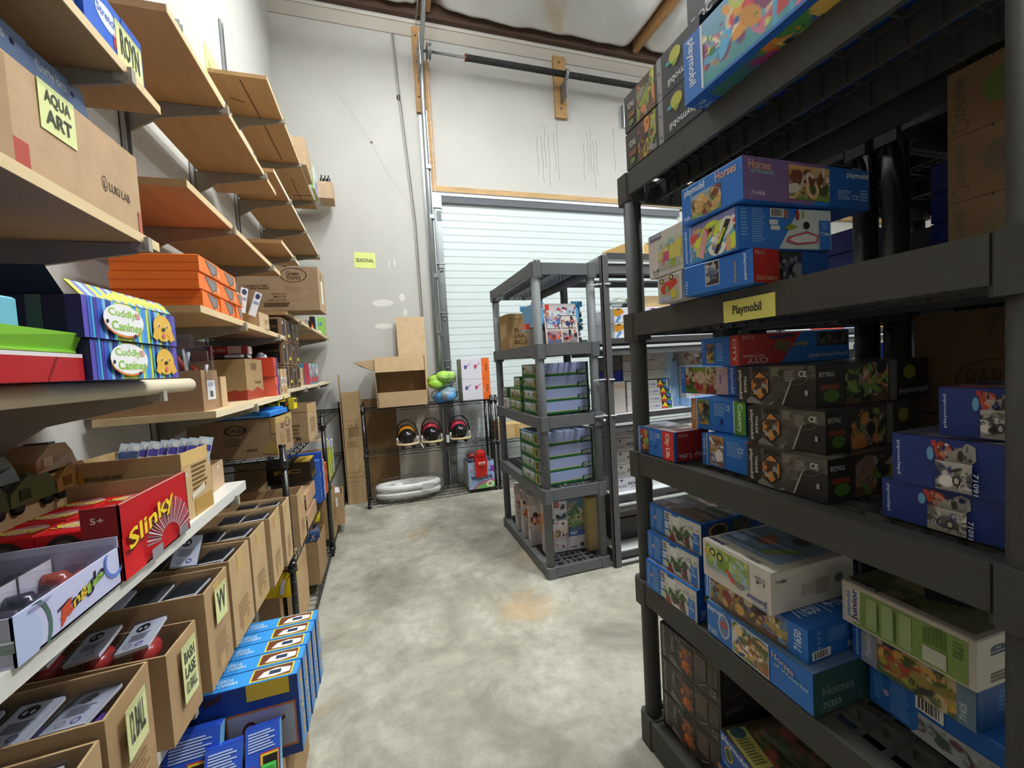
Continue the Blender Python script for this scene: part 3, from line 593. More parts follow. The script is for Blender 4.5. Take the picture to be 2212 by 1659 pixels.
# --- S11: barcode carton, luki carton, purple boxes, twin cartons
o = carton('open_carton', 'brown carton with a white barcode label on the pale shelf below the puppy boxes', (-.62, 1.452, 1.1855), (.27, .115, .118), -1, 'a37c55', {'R': [('r', .28, .26, .78, .74, 'e6e8ec'), ('m', .34, .58, .72, .7, 3, '8a8c92'), ('bc', .4, .3, .66, .5)]})
carton('open_carton', 'plain carton just behind the carton with the barcode label', (-.625, 1.575, 1.1855), (.27, .05, .098), 0, 'd0ab78')
def claw(p, rz, lab):
    r = empty('blister_toy_pack', p, rz, lab, 'toy pack')
    b = MB(); b.add([(-.03, -.02, 0), (.03, -.02, 0), (.03, .02, 0), (-.03, .02, 0), (-.038, -.012, .11), (.03, -.012, .115), (.03, .012, .115), (-.038, .012, .11)], [(0, 3, 2, 1), (4, 5, 6, 7), (0, 1, 5, 4), (1, 2, 6, 5), (2, 3, 7, 6), (3, 0, 4, 7)], 'ffffff', 'clear'); b.build('clear_shell', r)
    b = MB(); b.box(-.02, -.006, .07, .02, .006, .1, '6a4a48', 'print'); b.tube([(-.02, 0, .06), (-.005, 0, .03), (0, 0, .005)], .006, 'd8553c', 'gloss'); b.tube([(.015, 0, .06), (.008, 0, .02)], .005, 'd9d4d6', 'gloss'); b.build('toy', r)
for i, (dx, dy, ang, dz) in enumerate(((.05, .0, .3, .05), (-.03, .01, .9, .03), (.10, -.02, .1, .01))): claw((-.60+dx, 1.455+dy, 1.25+dz), ang, ['tall clear pack with a red and grey toy standing in the barcode carton', 'clear pack behind the tall one in the barcode carton', 'clear pack with an orange toy at the aisle end of the barcode carton'][i])
carton('open_carton', 'tan carton with red printed flames near its base on the pale shelf', (-.637, 2.03, 1.1855), (.25, .203, .168), -3, 'a88757', {'N': [('t', .50, .33, .72, .40, 'KI LAB', '3c3022'), ('p', [(.72, 0), (.72, .22), (.82, .26), (.9, .22), (1, .25), (1, 0)], '9c3a28')], 'R': [('p', [(0, 0), (0, .25), (.3, .2), (.6, .3), (1, .16), (1, 0)], '9c3a28'), ('t', .5, .38, .85, .48, 'Luna', '6a5334'), ('m', .3, .72, .7, .9, 4, '6a5334')]})
tr_ = ['black and red packaged toy lying across the flame-printed carton', 'red packaged toy standing at the back of the flame-printed carton']
bx('toy_pack', tr_[0], 'toy pack', (-.64, 2.03, 1.357), (.22, .15, .02), 8, '2a2628', {'N': [('r', .2, .1, .5, .9, 'b02838'), ('r', .65, .2, .95, .8, 'd8d0d4')], 'R': [('r', .1, .2, .9, .8, 'c8c4c8')]})
bx('toy_pack', tr_[1], 'toy pack', (-.6, 2.05, 1.378), (.14, .1, .032), 4, 'b02434', {'N': [('r', .5, 0, .85, 1, 'd8b8b8'), ('t', .1, .3, .45, .7, 'X-TRA', 'e6c8c8')], 'R': [('r', .2, 0, .8, 1, 'e0dde0')]})
for k, (col, col2, lb, dz) in enumerate((('4a2a7a', 'd84a34', 'purple and red hanging box next to the flame-printed carton, upper one', .09), ('6a3a94', 'e86a52', 'purple and coral hanging box next to the flame-printed carton, lower one', .0))):
    bx('toy_box', lb, 'box', (-.575, 2.19+.008*k, 1.1855+dz), (.22, .085, .088), 0, col, {'R': [('r', 0, 0, .42, 1, col2), ('p', [(.42, .0), (.55, .6), (.42, 1)], col2), ('e', .5, .1, .8, .5, '27205a'), ('t', .06, .3, .36, .6, 'TOY', '4a1a14', 90), ('r', .82, .05, .96, .4, 'cfd0ec')], 'N': [('r', .5, 0, 1, 1, col2)]})
for k in range(2):
    carton('small_carton', ['small carton with a white label beside the purple boxes, nearer one', 'small carton with a white label beside the purple boxes, farther one'][k], (-.565, 2.275+.072*k, 1.1855), (.21, .068, .122), 0, 'c9a272', {'R': [('r', .2, .35, .75, .7, 'e9ebee'), ('bc', .3, .4, .65, .65), ('r', .1, .1, .4, .25, '9a7648')]}, closed=True, group=None)
b = MB(); b.lathe([(0, 0), (.03, 0), (.034, .02), (.03, .05), (.02, .065), (.0, .07)], (0, 0, 0), 'c9d2f0', 'gloss', n=14); b.ell((.0, 0, .07), (.016, .016, .016), 'e8eaf4', 'gloss'); b.ell((.02, -.01, .045), (.012, .01, .03), 'e8eaf4', 'gloss')
tag(b.build('plush_toy', loc=(-.55, 2.30, 1.312)), 'pale blue and white toy standing on the small labelled cartons', 'toy')
# --- S12: kraft cubby display boxes (3 rows) with black window openings
def cubby(lab, p, w, L, h, n, seed):
    R = random.Random(seed); it = []
    for q in range(n):
        u0, u1 = (q+.12)/n, (q+.80)/n; it.append(('p', [(u0, .22), (u0+.1/n, .12), (u1-.1/n, .12), (u1, .22), (u1, .96), (u0, .96)], '171214'))
        it.append(('e', u0+.12/n, .72, u0+.3/n, .88, 'dcdce0') if q < n-1 else ('e', u0+.1/n, .22, u1-.1/n, .38, 'd9d84a'))
        it.append(('m', u0, .03, u1, .09, 1, '5a452e')); it.append(('p', [(u0+.2/n, .3), (u0+.26/n, .3), (u0+.5/n, .6), (u0+.44/n, .6)], R.choice(['4a4ac0', 'b0a0c8', 'a84a5a'])))
    o = bx('cubby_display_box', lab, 'box', p, (w, L, h), -2, '8f6e4c', {'R': it, 'N': [('r', .06, .1, .94, .92, '1c1612'), ('t', .62, .55, .94, .68, 'Smartify', '6a5038')]}, m='kraft')
    return o
for r_, zz in enumerate((1.206, 1.333, 1.46)):
    cubby(['brown display box with dark cubby openings, bottom of three, near column', 'brown display box with dark cubby openings, middle of three, near column', 'brown display box with dark cubby openings, top of three, near column'][r_], (-.595, 2.53+.01*r_, zz), .24, (.19, .20, .21)[r_], .124, 2, r_)
    cubby(['brown display box with dark cubby openings, bottom of three, far column', 'brown display box with dark cubby openings, middle of three, far column', 'brown display box with dark cubby openings, top of three, far column'][r_], (-.59, 2.73+.02*r_, zz), .24, .17, .124, 2, 5+r_)
carton('small_carton', 'square tan carton full of yellow packs at the far end of the pale eye-height shelf', (-.605, 3.12, 1.206), (.19, .11, .12), 0, 'c09a68', {'N': [('t', .1, .42, .7, .52, '05 OF PART 4', '6f5a40'), ('m', .1, .3, .3, .36, 1, '6f5a40')]})
for i in range(6):
    b = MB(); b.box(-.014, -.03, 0, .014, .03, .10, ['d9d14a', '3a3a3e', 'd9d14a', 'e4e0d0', 'c8c040', '44444a'][i], 'print'); b.box(-.0145, -.0305, .05, .0145, .0305, .07, ['3a3a3e', 'd9d14a'][i % 2], 'print')
    tag(b.build('toy_pack', loc=(-.675+.029*i, 3.12, 1.23), rotz=.0), 'yellow and black pack standing in the square tan carton', 'toy pack', 'yellow and black packs in the square tan carton')
for i in range(3): bx('toy_box', ['teal box at the far end of the eye-height shelf, nearest of three', 'teal box at the far end of the eye-height shelf, middle of three', 'teal box at the far end of the eye-height shelf, last of three'][i], 'box', (-.59, 3.30+.15*i, 1.206), (.22, .13, .15), 0, '3f8fa8', {'R': [('r', 0, .1, 1, .35, 'c04a5a'), ('a', 0, .35, 1, 1, 20+i, '7fc0d0', '3f7f98', ['e0e0e8', '2a5a78', 'd86a50'], 12, .01)], 'N': [('r', .85, 0, 1, 1, 'c04a5a')]})
# --- S9: large checked carton, S9b green box
o = carton('large_carton', 'large brown carton with a ticked square and printed plane order text', (-.49, 2.665, 1.633), (.40, .20, .235), -3, 'b1906a', {'N': [('o', .52, .66, .86, 1.0, '3c2c1e', .08), ('t', .6, .82, .76, .92, 'Green', '3c2c1e'), ('t', .6, .72, .78, .8, 'TOYS', '3c2c1e'), ('r', .075, .52, .125, .60, '3c2c1e'), ('r', .081, .53, .119, .59, 'b1906a'), ('p', [(.08, .525), (.087, .525), (.12, .595), (.113, .595)], '3c2c1e'), ('t', .14, .57, .36, .61, 'FPLG-1400', '3c2c1e'), ('t', .14, .51, .38, .55, 'FIRE PLANE', '3c2c1e'),
   ('o', .56, .50, .61, .57, '3c2c1e', .12), ('r', .64, .50, .9, .504, '4c3c2c'), ('t', .40, .38, .6, .42, 'Units per case: 6', '3c2c1e'), ('t', .43, .32, .58, .36, 'Made in USA', '3c2c1e'), ('r', .25, .23, .8, .234, '4c3c2c'), ('t', .36, .245, .58, .28, '2021 14 1428', '5c4c3c'), ('m', .3, .1, .7, .2, 2, '4c3c2c'), ('r', .0, .0, .99, .01, '8c6c48')], 'R': [('r', .35, .2, .6, .75, 'e2e6dc'), ('t', .3, .78, .5, .95, 'CUDA', '6a5438', 90)]}, closed=True)
bx('toy_box', 'lime green box with rows of bottles at a shelf end by the back wall', 'box', (-.486, 4.16, 1.621), (.075, .16, .165), 2, '8cc25a', {'N': [('e', -.2, .05, .6, .3, 'f2f4ee'), ('t', .1, .55, .7, .75, 'u', '5a8ac0'), ('r', .0, .3, .2, 1, 'b4d8d8')], 'R': [('r', 0, 0, 1, 1, 'b9cfa8')]+[('r', .12+.3*i, .1+.32*j, .34+.3*i, .32+.32*j, ['c49a8a', 'd8c8b8', 'a8c090'][(i+j) % 3]) for i in range(3) for j in range(3)]})
bx('toy_box', 'black and orange box between the lime green box and the tan box', 'box', (-.545, 4.13, 1.621), (.04, .16, .17), 0, '1d1a1c', {'N': [('p', [(.1, .0), (.9, .0), (.8, .4), (.5, .65), (.2, .3)], 'e0702a')]})
bx('toy_box', 'grey and tan box leaning left of the black and orange box', 'box', (-.60, 4.08, 1.621), (.05, .15, .14), 0, 'b7a78e', {'N': [('r', .6, .2, .95, .95, '8a90a0'), ('e', .1, .25, .5, .6, '6a5a48')]})
# --- S4 cartons at the back wall
carton('small_carton', 'tan carton standing on the highest shelf near the back wall, nearer one', (-.58, 3.72, 2.879), (.30, .36, .20), 1, 'c0a27c', {'N': [('m', .4, .3, .8, .7, 4, 'a88c64', 1)], 'B': []}, closed=True)
carton('small_carton', 'narrow open carton with black bottles hanging over the highest shelf at the back wall', (-.36, 4.27, 2.879), (.125, .20, .15), 1, 'bfa27c')
for i, (dx, dy) in enumerate(((-.03, -.05), (.0, -.04), (.03, -.05), (.02, .03))):
    b = MB(); b.lathe([(0, 0), (.016, 0), (.016, .055), (.0165, .056)], (0, 0, 0), 'e0a040' if i % 2 else '8a4a9a', 'gloss', n=12); b.lathe([(.016, .056), (.016, .09), (.006, .11), (.006, .125), (0, .125)], (0, 0, 0), '221f20', 'gloss', n=12)
    tag(b.build('bottle', loc=(-.36+dx, 4.27+dy, 2.884+.095)), 'black capped bottle with an orange label in the narrow high carton', 'bottle', 'bottles in the narrow carton on the highest shelf')
bx('toy_box', 'thin green and white sheet box between the two cartons on the highest shelf', 'box', (-.445, 4.12, 2.879), (.02, .30, .21), 0, 'b9d08a', {'R': [('r', 0, 0, 1, .35, 'a8d070'), ('r', .1, .5, .8, .9, 'd8e0e8')], 'N': [('r', 0, 0, 1, .4, '8fc060')]})
bx('toy_box', 'thin blue and white card pack beside the green sheet box on the highest shelf', 'box', (-.43, 4.07, 2.879), (.006, .20, .19), 0, 'dfe4ea', {'R': [('r', .2, .1, .8, .5, '6a86b8')]})

# ================================================================ S13 shelf (white): displays and cartons
o = carton('open_carton', 'tall tape-marked carton of blue carded toys standing behind the red spring toy display', (-.585, 1.285, .925), (.22, .155, .172), -3, 'c4a068', {'N': [('t', .12, .74, .46, .80, 'BRD-RS0-0000 240001', '5a4226'), ('t', .14, .62, .42, .68, 'MADE IN CHINA', '5a4226')], 'R': [('m', .3, .38, .85, .92, 8, '6a5028'), ('r', 0, .8, 1, 1, 'cfae70'), ('r', .32, 0, .95, .26, 'b08a4a'), ('p', [(.25, .28), (.7, .34), (.7, .44), (.25, .36)], 'd8cdb8')]})
for i in range(9):
    b = MB(); b.box(-.016, -.0015, 0, .016, .0015, .085, 'cfe2f2', 'print'); b.face_items((-.016, -.0015, 0), (.032, 0, 0), (0, 0, .085), [('r', .05, .55, .95, .75, '5a50b4'), ('e', .2, .76, .8, .95, 'eef4fa')])
    b.face_items((.016, -.0015, 0), (0, .003, 0), (0, 0, .085), [('r', 0, .5, 1, .8, '5a50b4')])
    tag(b.build('hang_card_pack', loc=(-.665+.022*i, 1.335-.004*(i % 2), 1.035), rot=(math.radians(-6), math.radians(14), .2)), 'pale blue hang card sticking up from the tape-marked carton', 'toy pack', 'pale blue hang cards in the tape-marked carton')
bx('hang_card_pack', 'blue card with a pink picture tipped against the front of the tape-marked carton', 'toy pack', (-.60, 1.24, 1.06), (.035, .003, .05), 20, '6a8ed8', {'N': [('e', .2, .2, .8, .7, 'e07a90'), ('e', .3, .3, .6, .55, 'f0e0d0')]})
carton('open_carton', 'long shallow carton of camouflage and wooden trucks against the left wall', (-.727, 1.08, .925), (.066, .34, .165), 0, 'c09866')
def toy_truck(lab, p, rz, c1, c2, c3):
    r = empty('toy_truck', p, rz, lab, 'toy truck')
    b = MB(); b.add([(-.035, -.06, .02), (.035, -.06, .02), (.035, .06, .02), (-.035, .06, .02), (-.035, -.06, .045), (.035, -.06, .045), (.03, .055, .05), (-.03, .055, .05), (-.03, -.01, .075), (.03, -.01, .075), (.028, .04, .072), (-.028, .04, .072)], [(0, 3, 2, 1), (0, 1, 5, 4), (1, 2, 6, 5), (2, 3, 7, 6), (3, 0, 4, 7), (4, 5, 9, 8), (5, 6, 10, 9), (6, 7, 11, 10), (7, 4, 8, 11), (8, 9, 10, 11)], c1, 'gloss')
    b.box(-.036, -.04, .03, .036, -.015, .05, c2, 'gloss'); b.box(-.02, .0, .0725, .022, .02, .078, c3, 'gloss'); b.build('body', r)
    for sx in (-.034, .034):
        for sy in (-.038, .035):
            b = MB(); b.lathe([(0, -.005), (.011, -.005), (.012, -.003), (.012, .003), (.011, .005), (0, .005)], (sx*.8, sy, .014), '161616', 'plastic', n=14, axis='x'); b.build('wheel', r)
for i, (x, y, z, rz) in enumerate(((-.718, .975, 1.03, .02), (-.716, 1.09, 1.03, -.03), (-.72, 1.0, 1.078, .03), (-.715, 1.20, 1.03, .02), (-.72, 1.16, 1.08, .0))):
    toy_truck(['camouflage toy truck lying nearest the left edge in the truck carton', 'camouflage toy truck in the middle of the truck carton', 'dark green toy truck resting on top of the others', 'brown wooden toy truck with a round hole in the truck carton', 'brown and cream toy truck at the wall side of the truck carton'][i], (x, y, z), rz, ['39402a', '4a4d30', '2c3822', '8a6234', '9a7444'][i], ['1e2618', '20281c', '4a5a34', '5e3d1c', 'c9b490'][i], ['7c7a58', '8a8660', '6a7048', 'c9a25c', '4a3a24'][i])
for i in range(2):
    b = MB(); b.add([(-.03, -.03, 0), (.03, -.03, 0), (.03, .0, 0), (-.03, .0, 0), (-.02, -.02, .05), (.02, -.02, .05), (.02, -.005, .05), (-.02, -.005, .05)], [(0, 1, 5, 4), (1, 2, 6, 5), (2, 3, 7, 6), (3, 0, 4, 7), (4, 5, 6, 7)], 'd9a53a', 'print'); b.box(-.01, -.031, .01, .01, -.0, .03, '5a3a18', 'print')
    tag(b.build('toy_block', loc=(-.70+.0*i, 1.235+.035*i, 1.04), rotz=.3*i), ['yellow wooden building piece at the near side of the truck carton end', 'yellow wooden building piece beside the pale blue hang cards'][i], 'toy block')
carton('open_carton', 'small pale carton at the far end of the white shelf', (-.62, 1.545, .925), (.2, .115, .083), 3, 'c8a47c', {'R': [('r', .45, .75, .65, .9, 'd9c8ac')]})
b = MB(); b.ell((0, 0, 0), (.012, .012, .012), 'e8b04a', 'gloss'); tag(b.build('toy_ball', loc=(-.56, 1.50, 1.018)), 'small orange and yellow ball in the small pale carton', 'toy ball')
# red spring toy display
RED = 'c4151e'
o = empty('display_tray', (-.566, 1.03, .925), math.radians(0), 'red spring toy display tray on the white shelf with its tall printed side', 'display box')
o['label'] = 'red display tray with yellow lettering and a coil picture on the white shelf'
b = MB(); w, d, h = .22, .262, .139
b.box(-w/2, -d/2, 0, w/2, d/2, .003, RED, 'print'); b.box(w/2-.003, -d/2, 0, w/2, d/2, h, 'b8141d', 'print')
b.box(-w/2, -d/2, .003, -w/2+.003, d/2, h*.5, 'a89272', 'print'); b.box(-w/2, d/2-.003, .003, w/2, d/2, h*.95, 'a89272', 'print')
b.box(w/2-.055, -d/2, .003, w/2, -d/2+.003, h*.98, '8c1018', 'print'); b.box(-w/2, -d/2, .003, w/2-.055, -d/2+.003, .02, '8c1018', 'print')
it = [('p', [(0, 0), (.26, 0), (.2, .35), (0, .55)], 'd0191f'), ('r', 0, .98, 1, 1, 'd9a89a')]
for k in range(30):  # slinky fan picture
    a = math.radians(8+k*5.8); cx, cy = .62, .14; r0, r1 = .13, .34; it.append(('p', [(cx-math.cos(a)*r0*1, cy+math.sin(a)*r0*1.5), (cx-math.cos(a)*r1, cy+math.sin(a)*r1*1.75), (cx-math.cos(a+.04)*r1, cy+math.sin(a+.04)*r1*1.75), (cx-math.cos(a+.06)*r0, cy+math.sin(a+.06)*r0*1.5)], ['8c8a92', 'b8b6be', '6a6268', 'd0ccd2', 'a08088'][k % 5]))
it += [('r', .74, .04, .9, .16, '7c7a80'), ('r', .3, .03, .46, .16, '8c8a92')]
it += [('t', .022, .25, .70, .87, 'Slinky', '1f1a18', 'sl'), ('t', .03, .28, .69, .86, 'Slinky', 'f0c92c', 'sl'), ('r', .955, .9, .985, .96, 'b8b8d8')]
b.face_items((w/2, -d/2, 0), (0, d, 0), (0, 0, h), it)
b.face_items((w/2-.055, -d/2, 0), (.055, 0, 0), (0, 0, h), [('t', .25, .78, .6, .86, '5+', 'e8d0cc')])
b.build('tray', o)
def slinky(i, x, y):
    SL = 'individual red spring toy box in the display tray'
    it = [('e', .12, .28, .95, .84, 'd8b8b4'), ('t', .04, .22, .96, .68, 'Slinky', '241a14', 0), ('t', .05, .26, .95, .68, 'Slinky', 'f0cc34', 0), ('e', .3, .7, .8, .95, 'b8707a')]
    ni = [('e', .12, .25, .88, .95, '3a2a24'), ('e', .25, .35, .75, .85, '6a6058'), ('t', .35, .3, .95, .6, 'ky', 'e0902a')]
    labs = ['red spring toy box at the near wall side of the display', 'red spring toy box at the near aisle side of the display', 'red spring toy box in the middle row, wall side', 'red spring toy box in the middle row, aisle side', 'red spring toy box in the back row, wall side', 'red spring toy box in the back row, aisle side']
    bx('spring_toy_box', labs[i], 'box', (x, y, .929), (.078, .078, .095 if i > 1 else .094), 0, 'c8161e', {'T': it, 'N': ni}, group='red spring toy boxes')
k = 0
for yy in (.955, 1.036, 1.117):
    for xx in (-.625, -.545): slinky(k, xx, yy); k += 1
# tangle display tray
o = empty('display_tray', (-.595, .785, .925), 0, 'pale blue printed display tray holding clear boxes of glossy toys', 'display box')
b = MB(); w, d, h = .27, .222, .064
b.box(-w/2, -d/2, 0, w/2, d/2, .003, 'c4c6e6', 'print'); b.box(w/2-.003, -d/2, 0, w/2, d/2, h, 'c6c8ea', 'print'); b.box(-w/2, -d/2, .003, w/2, -d/2+.003, h, '9c9cae', 'print'); b.box(-w/2, d/2-.003, .003, w/2, d/2, h*1.3, 'b8bad8', 'print')
b.face_items((w/2, -d/2, 0), (0, d, 0), (0, 0, h), [('o', -.25, -.5, .28, 1.3, '4a6a62', .12), ('e', -.3, -.3, .2, 1.1, 'b4c2e6'), ('t', .325, .08, .80, .90, 'Tangle', '25202a', 'sl'), ('p', [(.34, .1), (.42, .3), (.46, .62), (.36, .5)], 'c24a30'), ('t', .335, .12, .46, .5, 'Ta', 'c8502e', 'sl'), ('t', .46, .24, .6, .66, 'ng', 'e0bc30', 'sl'), ('t', .6, .38, .78, .8, 'le', '8ab040', 'sl'), ('o', .8, .3, 1.05, 1.2, '5a7ac8', .2), ('m', .1, .88, .3, .96, 2, '8a8eb8')])
b.face_items((-w/2, -d/2, 0), (w, 0, 0), (0, 0, h), [('r', .0, .3, 1, .5, '6a7a78'), ('r', 0, .5, 1, .55, 'c8d0d4')]); b.build('tray', o)
b = MB(); b.add([(0, 0, 0), (.03, 0, 0), (.05, 0, .05), (.045, 0, .13), (0, 0, .14), (0, .003, 0), (.03, .003, 0), (.05, .003, .05), (.045, .003, .13), (0, .003, .14)], [(0, 1, 2, 3, 4), (9, 8, 7, 6, 5), (0, 5, 6, 1), (1, 6, 7, 2), (2, 7, 8, 3), (3, 8, 9, 4)], 'dcdce4', 'print')
b.face_items((.0, -.0, .0), (.045, 0, 0), (0, 0, .13), [('o', -.9, .1, .75, 1.0, '7a1f5a', .12), ('e', -.4, .4, .3, .8, 'b8a8c8')]); hb = b.build('header_panel', o, loc=(-.10, .09, .05))
TC = ['3a3a4a', '2b2e66', '254a34', 'b8402e', 'c04a38', '3c3a4c', '303a70', '2a4c3a', 'b0483a']
q = 0
for j in range(3):
    for i in range(3):
        r = empty('clear_toy_box', (-.682+.0875*i, .715+.0705*j, .9285), 0, '', 'toy box', 'clear boxes of glossy beads in the pale blue tray')
        r['label'] = ['near row', 'middle row', 'far row'][j]+' clear box of '+['dark grey', 'deep blue', 'dark green', 'red', 'orange red', 'smoky grey', 'navy blue', 'bottle green', 'rust red'][q]+' glossy toy in the pale blue tray, '+['wall side', 'centre', 'aisle side'][i]
        b = MB(); b.box(-.043, -.034, 0, .043, .034, .068, 'ffffff', 'clear'); b.build('clear_shell', r)
        b = MB(); c = TC[q]; pts = [(-.034+.011*k, .018*math.sin(k*1.15), .026+.012*math.cos(k*1.15)) for k in range(7)]; b.tube(pts, .0125, c, 'gloss', n=10, rs=[.008]+[.0135]*5+[.008]); b.build('toy', r)
        b = MB(); b.add([(.018, -.033, .0), (.046, -.033, .0), (.046, .033, .0), (.018, .033, .0), (.02, -.033, .045), (.046, -.033, .06), (.046, .033, .06), (.02, .033, .045)], [(0, 3, 2, 1), (4, 5, 6, 7), (0, 1, 5, 4), (1, 2, 6, 5), (2, 3, 7, 6), (3, 0, 4, 7)], 'e3e1ea', 'print')
        b.face_items((.02, -.033, .0450), (.026, 0, .015), (0, .066, 0), [('e', .2, .1, .65, .4, 'd89aa0'), ('e', .35, .35, .8, .65, 'e6cf62'), ('e', .15, .6, .6, .9, '92a8d8'), ('e', .45, .45, .7, .6, 'cdd070')]); b.build('label_card', r); q += 1
# ================================================================ S14: row of note-tagged cartons with blister packs
def mask_pack(p, s, rot, lab, grp, inner='5a4a86'):
    r = empty('blister_pack', p, 0, lab, 'toy pack', grp); r.rotation_euler = rot; w, d, h = s
    b = MB(); b.box(-w/2, -d/2, 0, w/2, d/2, h, 'ffffff', 'clear'); b.box(-w/2, -d/2-.001, h-.002, w/2+.001, d/2+.001, h, 'ffffff', 'clear'); b.build('clear_shell', r)
    b = MB(); b.box(-w/2+.003, -d/2+.003, h-.012, w/2-.003, d/2-.003, h-.005, 'dcdce2', 'print')
    b.face_items((-w/2+.003, -d/2+.003, h-.005), (w-.006, 0, 0), (0, d-.006, 0), [('e', .2, .62, .62, .92, '1b191c'), ('e', .28, .70, .38, .80, 'e8e8ee'), ('e', .45, .70, .55, .80, 'e8e8ee'), ('m', .2, .3, .8, .55, 5, 'a4a4ac'), ('o', .2, .08, .42, .22, '9a9cb0', .2), ('o', .55, .08, .77, .22, '6a68b0', .3)]); b.build('card', r)
    b = MB(); b.ell((0, 0, h*.4), (w*.36, d*.36, h*.3), inner, 'gloss', n=12); b.build('toy', r)
row = [  # y0, y1, top z, right x, note lines, note label
 (.475, .60, .72, -.44, None), (.61, .755, .745, -.435, ['TWO', 'ON']), (.765, .905, .765, -.44, ['12 BALL']), (.975, 1.10, .735, -.44, ['BASH', 'LASE', '12 BALL']),
 (1.115, 1.26, .78, -.425, ['VV']), (1.28, 1.43, .785, -.42, None), (1.45, 1.59, .785, -.415, None), (1.60, 1.74, .785, -.40, None), (1.755, 1.865, .785, -.39, None), (1.93, 2.08, .77, -.372, None)]
ords = ['nearest carton of the note-tagged row, cut off at the bottom', 'second carton of the note-tagged row, with a large pale note', 'third carton of the note-tagged row, marked 12 ball', 'fourth, lower carton of the note-tagged row, with two long notes', 'fifth carton of the note-tagged row, the last one with a note', 'sixth carton of the row, plain with tape and printed lines', 'seventh carton of the row, plain', 'eighth carton of the row, plain, with blue glinting packs', 'ninth carton of the row, right before the black post', 'tenth carton of the row, just past the black post']
for i, (y0, y1, zt, xr, nt) in enumerate(row):
    zb = .545; w = .30 if i else .30
    prn = [('m', .25, .12, .85, .42, 7, '8a6c46')]+([('r', .35, .78, .62, .98, 'c4a468'), ('r', .38, .06, .6, .2, 'b9955a')] if i > 3 else [])
    if i == 3: prn = []
    carton('open_carton', ords[i], (xr-w/2, (y0+y1)/2, zb), (w, y1-y0, zt-zb), (3 if i in (1, 2) else -2 if i in (3, 5, 6) else 0), ['b4915f', 'b89463', 'b08c5c', 'b38f60', 'b59160', 'bd9a68', 'bd9a68', 'c19e6c', 'c19e6c', 'b89260'][i], {'R': prn, 'N': []})
    if nt: note((xr+.006+(.006 if i in (1, 2) else .002), (y0+y1)/2-(.0 if i != 3 else .0), zt-(.115 if i == 1 else .10 if i != 3 else .135)), .065 if i != 3 else .06, .085 if i != 3 else .12, nt, ['pale note on the second carton of the row', 'pale note reading 12 ball on the third carton of the row', 'long pale note on the fourth, lower carton of the row', 'pale note on the fifth carton of the row'][{1: 0, 2: 1, 3: 2, 4: 3}[i]], rz=(3 if i < 3 else -2))
    n = (3, 3, 3, 3, 3, 3, 3, 2, 2, 0)[i]
    for k in range(n):
        L = y1-y0-.02; up = zt-zb
        dz = up-(.080 if i in (1, 3) else .088 if i < 5 else .085)
        if i == 5 and k == 1: rot = (.5, .2, .25); dz += .05
        elif i == 3: rot = (.15, -.15, 0); dz += .03
        else: rot = (.06*(k-1), .05*(k-1), .03*k)
        mask_pack((xr-.055-.078*k, (y0+y1)/2, zb+.006+dz), (.062, L*.84, .075), rot, 'clear blister pack with a white card in the '+['nearest', 'second', 'third', 'fourth', 'fifth', 'sixth', 'seventh', 'eighth', 'ninth'][i]+' carton of the row', 'blister packs in the '+['nearest', 'second', 'third', 'fourth', 'fifth', 'sixth', 'seventh', 'eighth', 'ninth'][i]+' carton', inner=['5a4a86', '4a4a50', '6a4aa0', 'b03a3a', '6a6ab0', '9a3040', '5a5a6a', '6a9ad0', '6a9ad0'][i])
# ================================================================ bottom left: toy car boxes
carton('large_carton', 'closed carton on the floor under the blue toy car boxes', (-.535, 1.05, 0.0), (.43, .95, .235), 0, 'a98657', {}, closed=True)
carsw = ['white', 'white', 'white', 'silver']
for k in range(5):
    y = 1.262+.063*k
    o = bx('toy_car_box', ['bright blue toy car box with a loop picture, nearest of the upright row', 'bright blue toy car box, second of the upright row', 'bright blue toy car box, third of the upright row', 'bright blue toy car box, fourth of the upright row', 'bright blue toy car box, farthest of the upright row'][k], 'box', (-.42+.003*k, y, .241), (.29, .0615, .222), 0, '3a93dc',
        {'T': [('r', .60, .1, .955, .9, 'e0c83a'), ('r', .615, .16, .94, .86, '6a3a26'), ('p', [(.66, .25), (.7, .6), (.8, .72), (.93, .62), (.93, .3), (.8, .2)], 'e6e6e8'), ('r', .75, .35, .85, .6, '2a3a52'), ('t', .12, .5, .45, .72, 'PISTA DE CUERDA', 'bfe0f4'), ('t', .1, .24, .5, .46, 'BANDA PARA CARRERA', 'bfe0f4')],
         'N': [('r', 0, 0, 1, 1, '1f3f86'), ('r', .4, .12, .97, .68, 'c2703a'), ('r', .415, .15, .955, .65, 'a9a6b0'), ('o', .52, .25, .66, .55, '6a2430', .25), ('p', [(.6, .22), (.63, .2), (.88, .5), (.87, .54)], '5a1f2c'), ('p', [(.25, .85), (.38, .9), (.4, .97), (.24, .93)], '3a2a22'), ('r', .58, .8, .93, 1, 'd8bc34')],
         'R': [('r', 0, 0, 1, 1, '4a8ccc'), ('r', 0, 0, .28, 1, '3a78be'), ('t', .32, .12, .82, .92, 'Hot Wheels', 'c03a30', 90), ('t', .36, .13, .78, .91, 'Hot Wheels', 'e8c23a', 90)]})
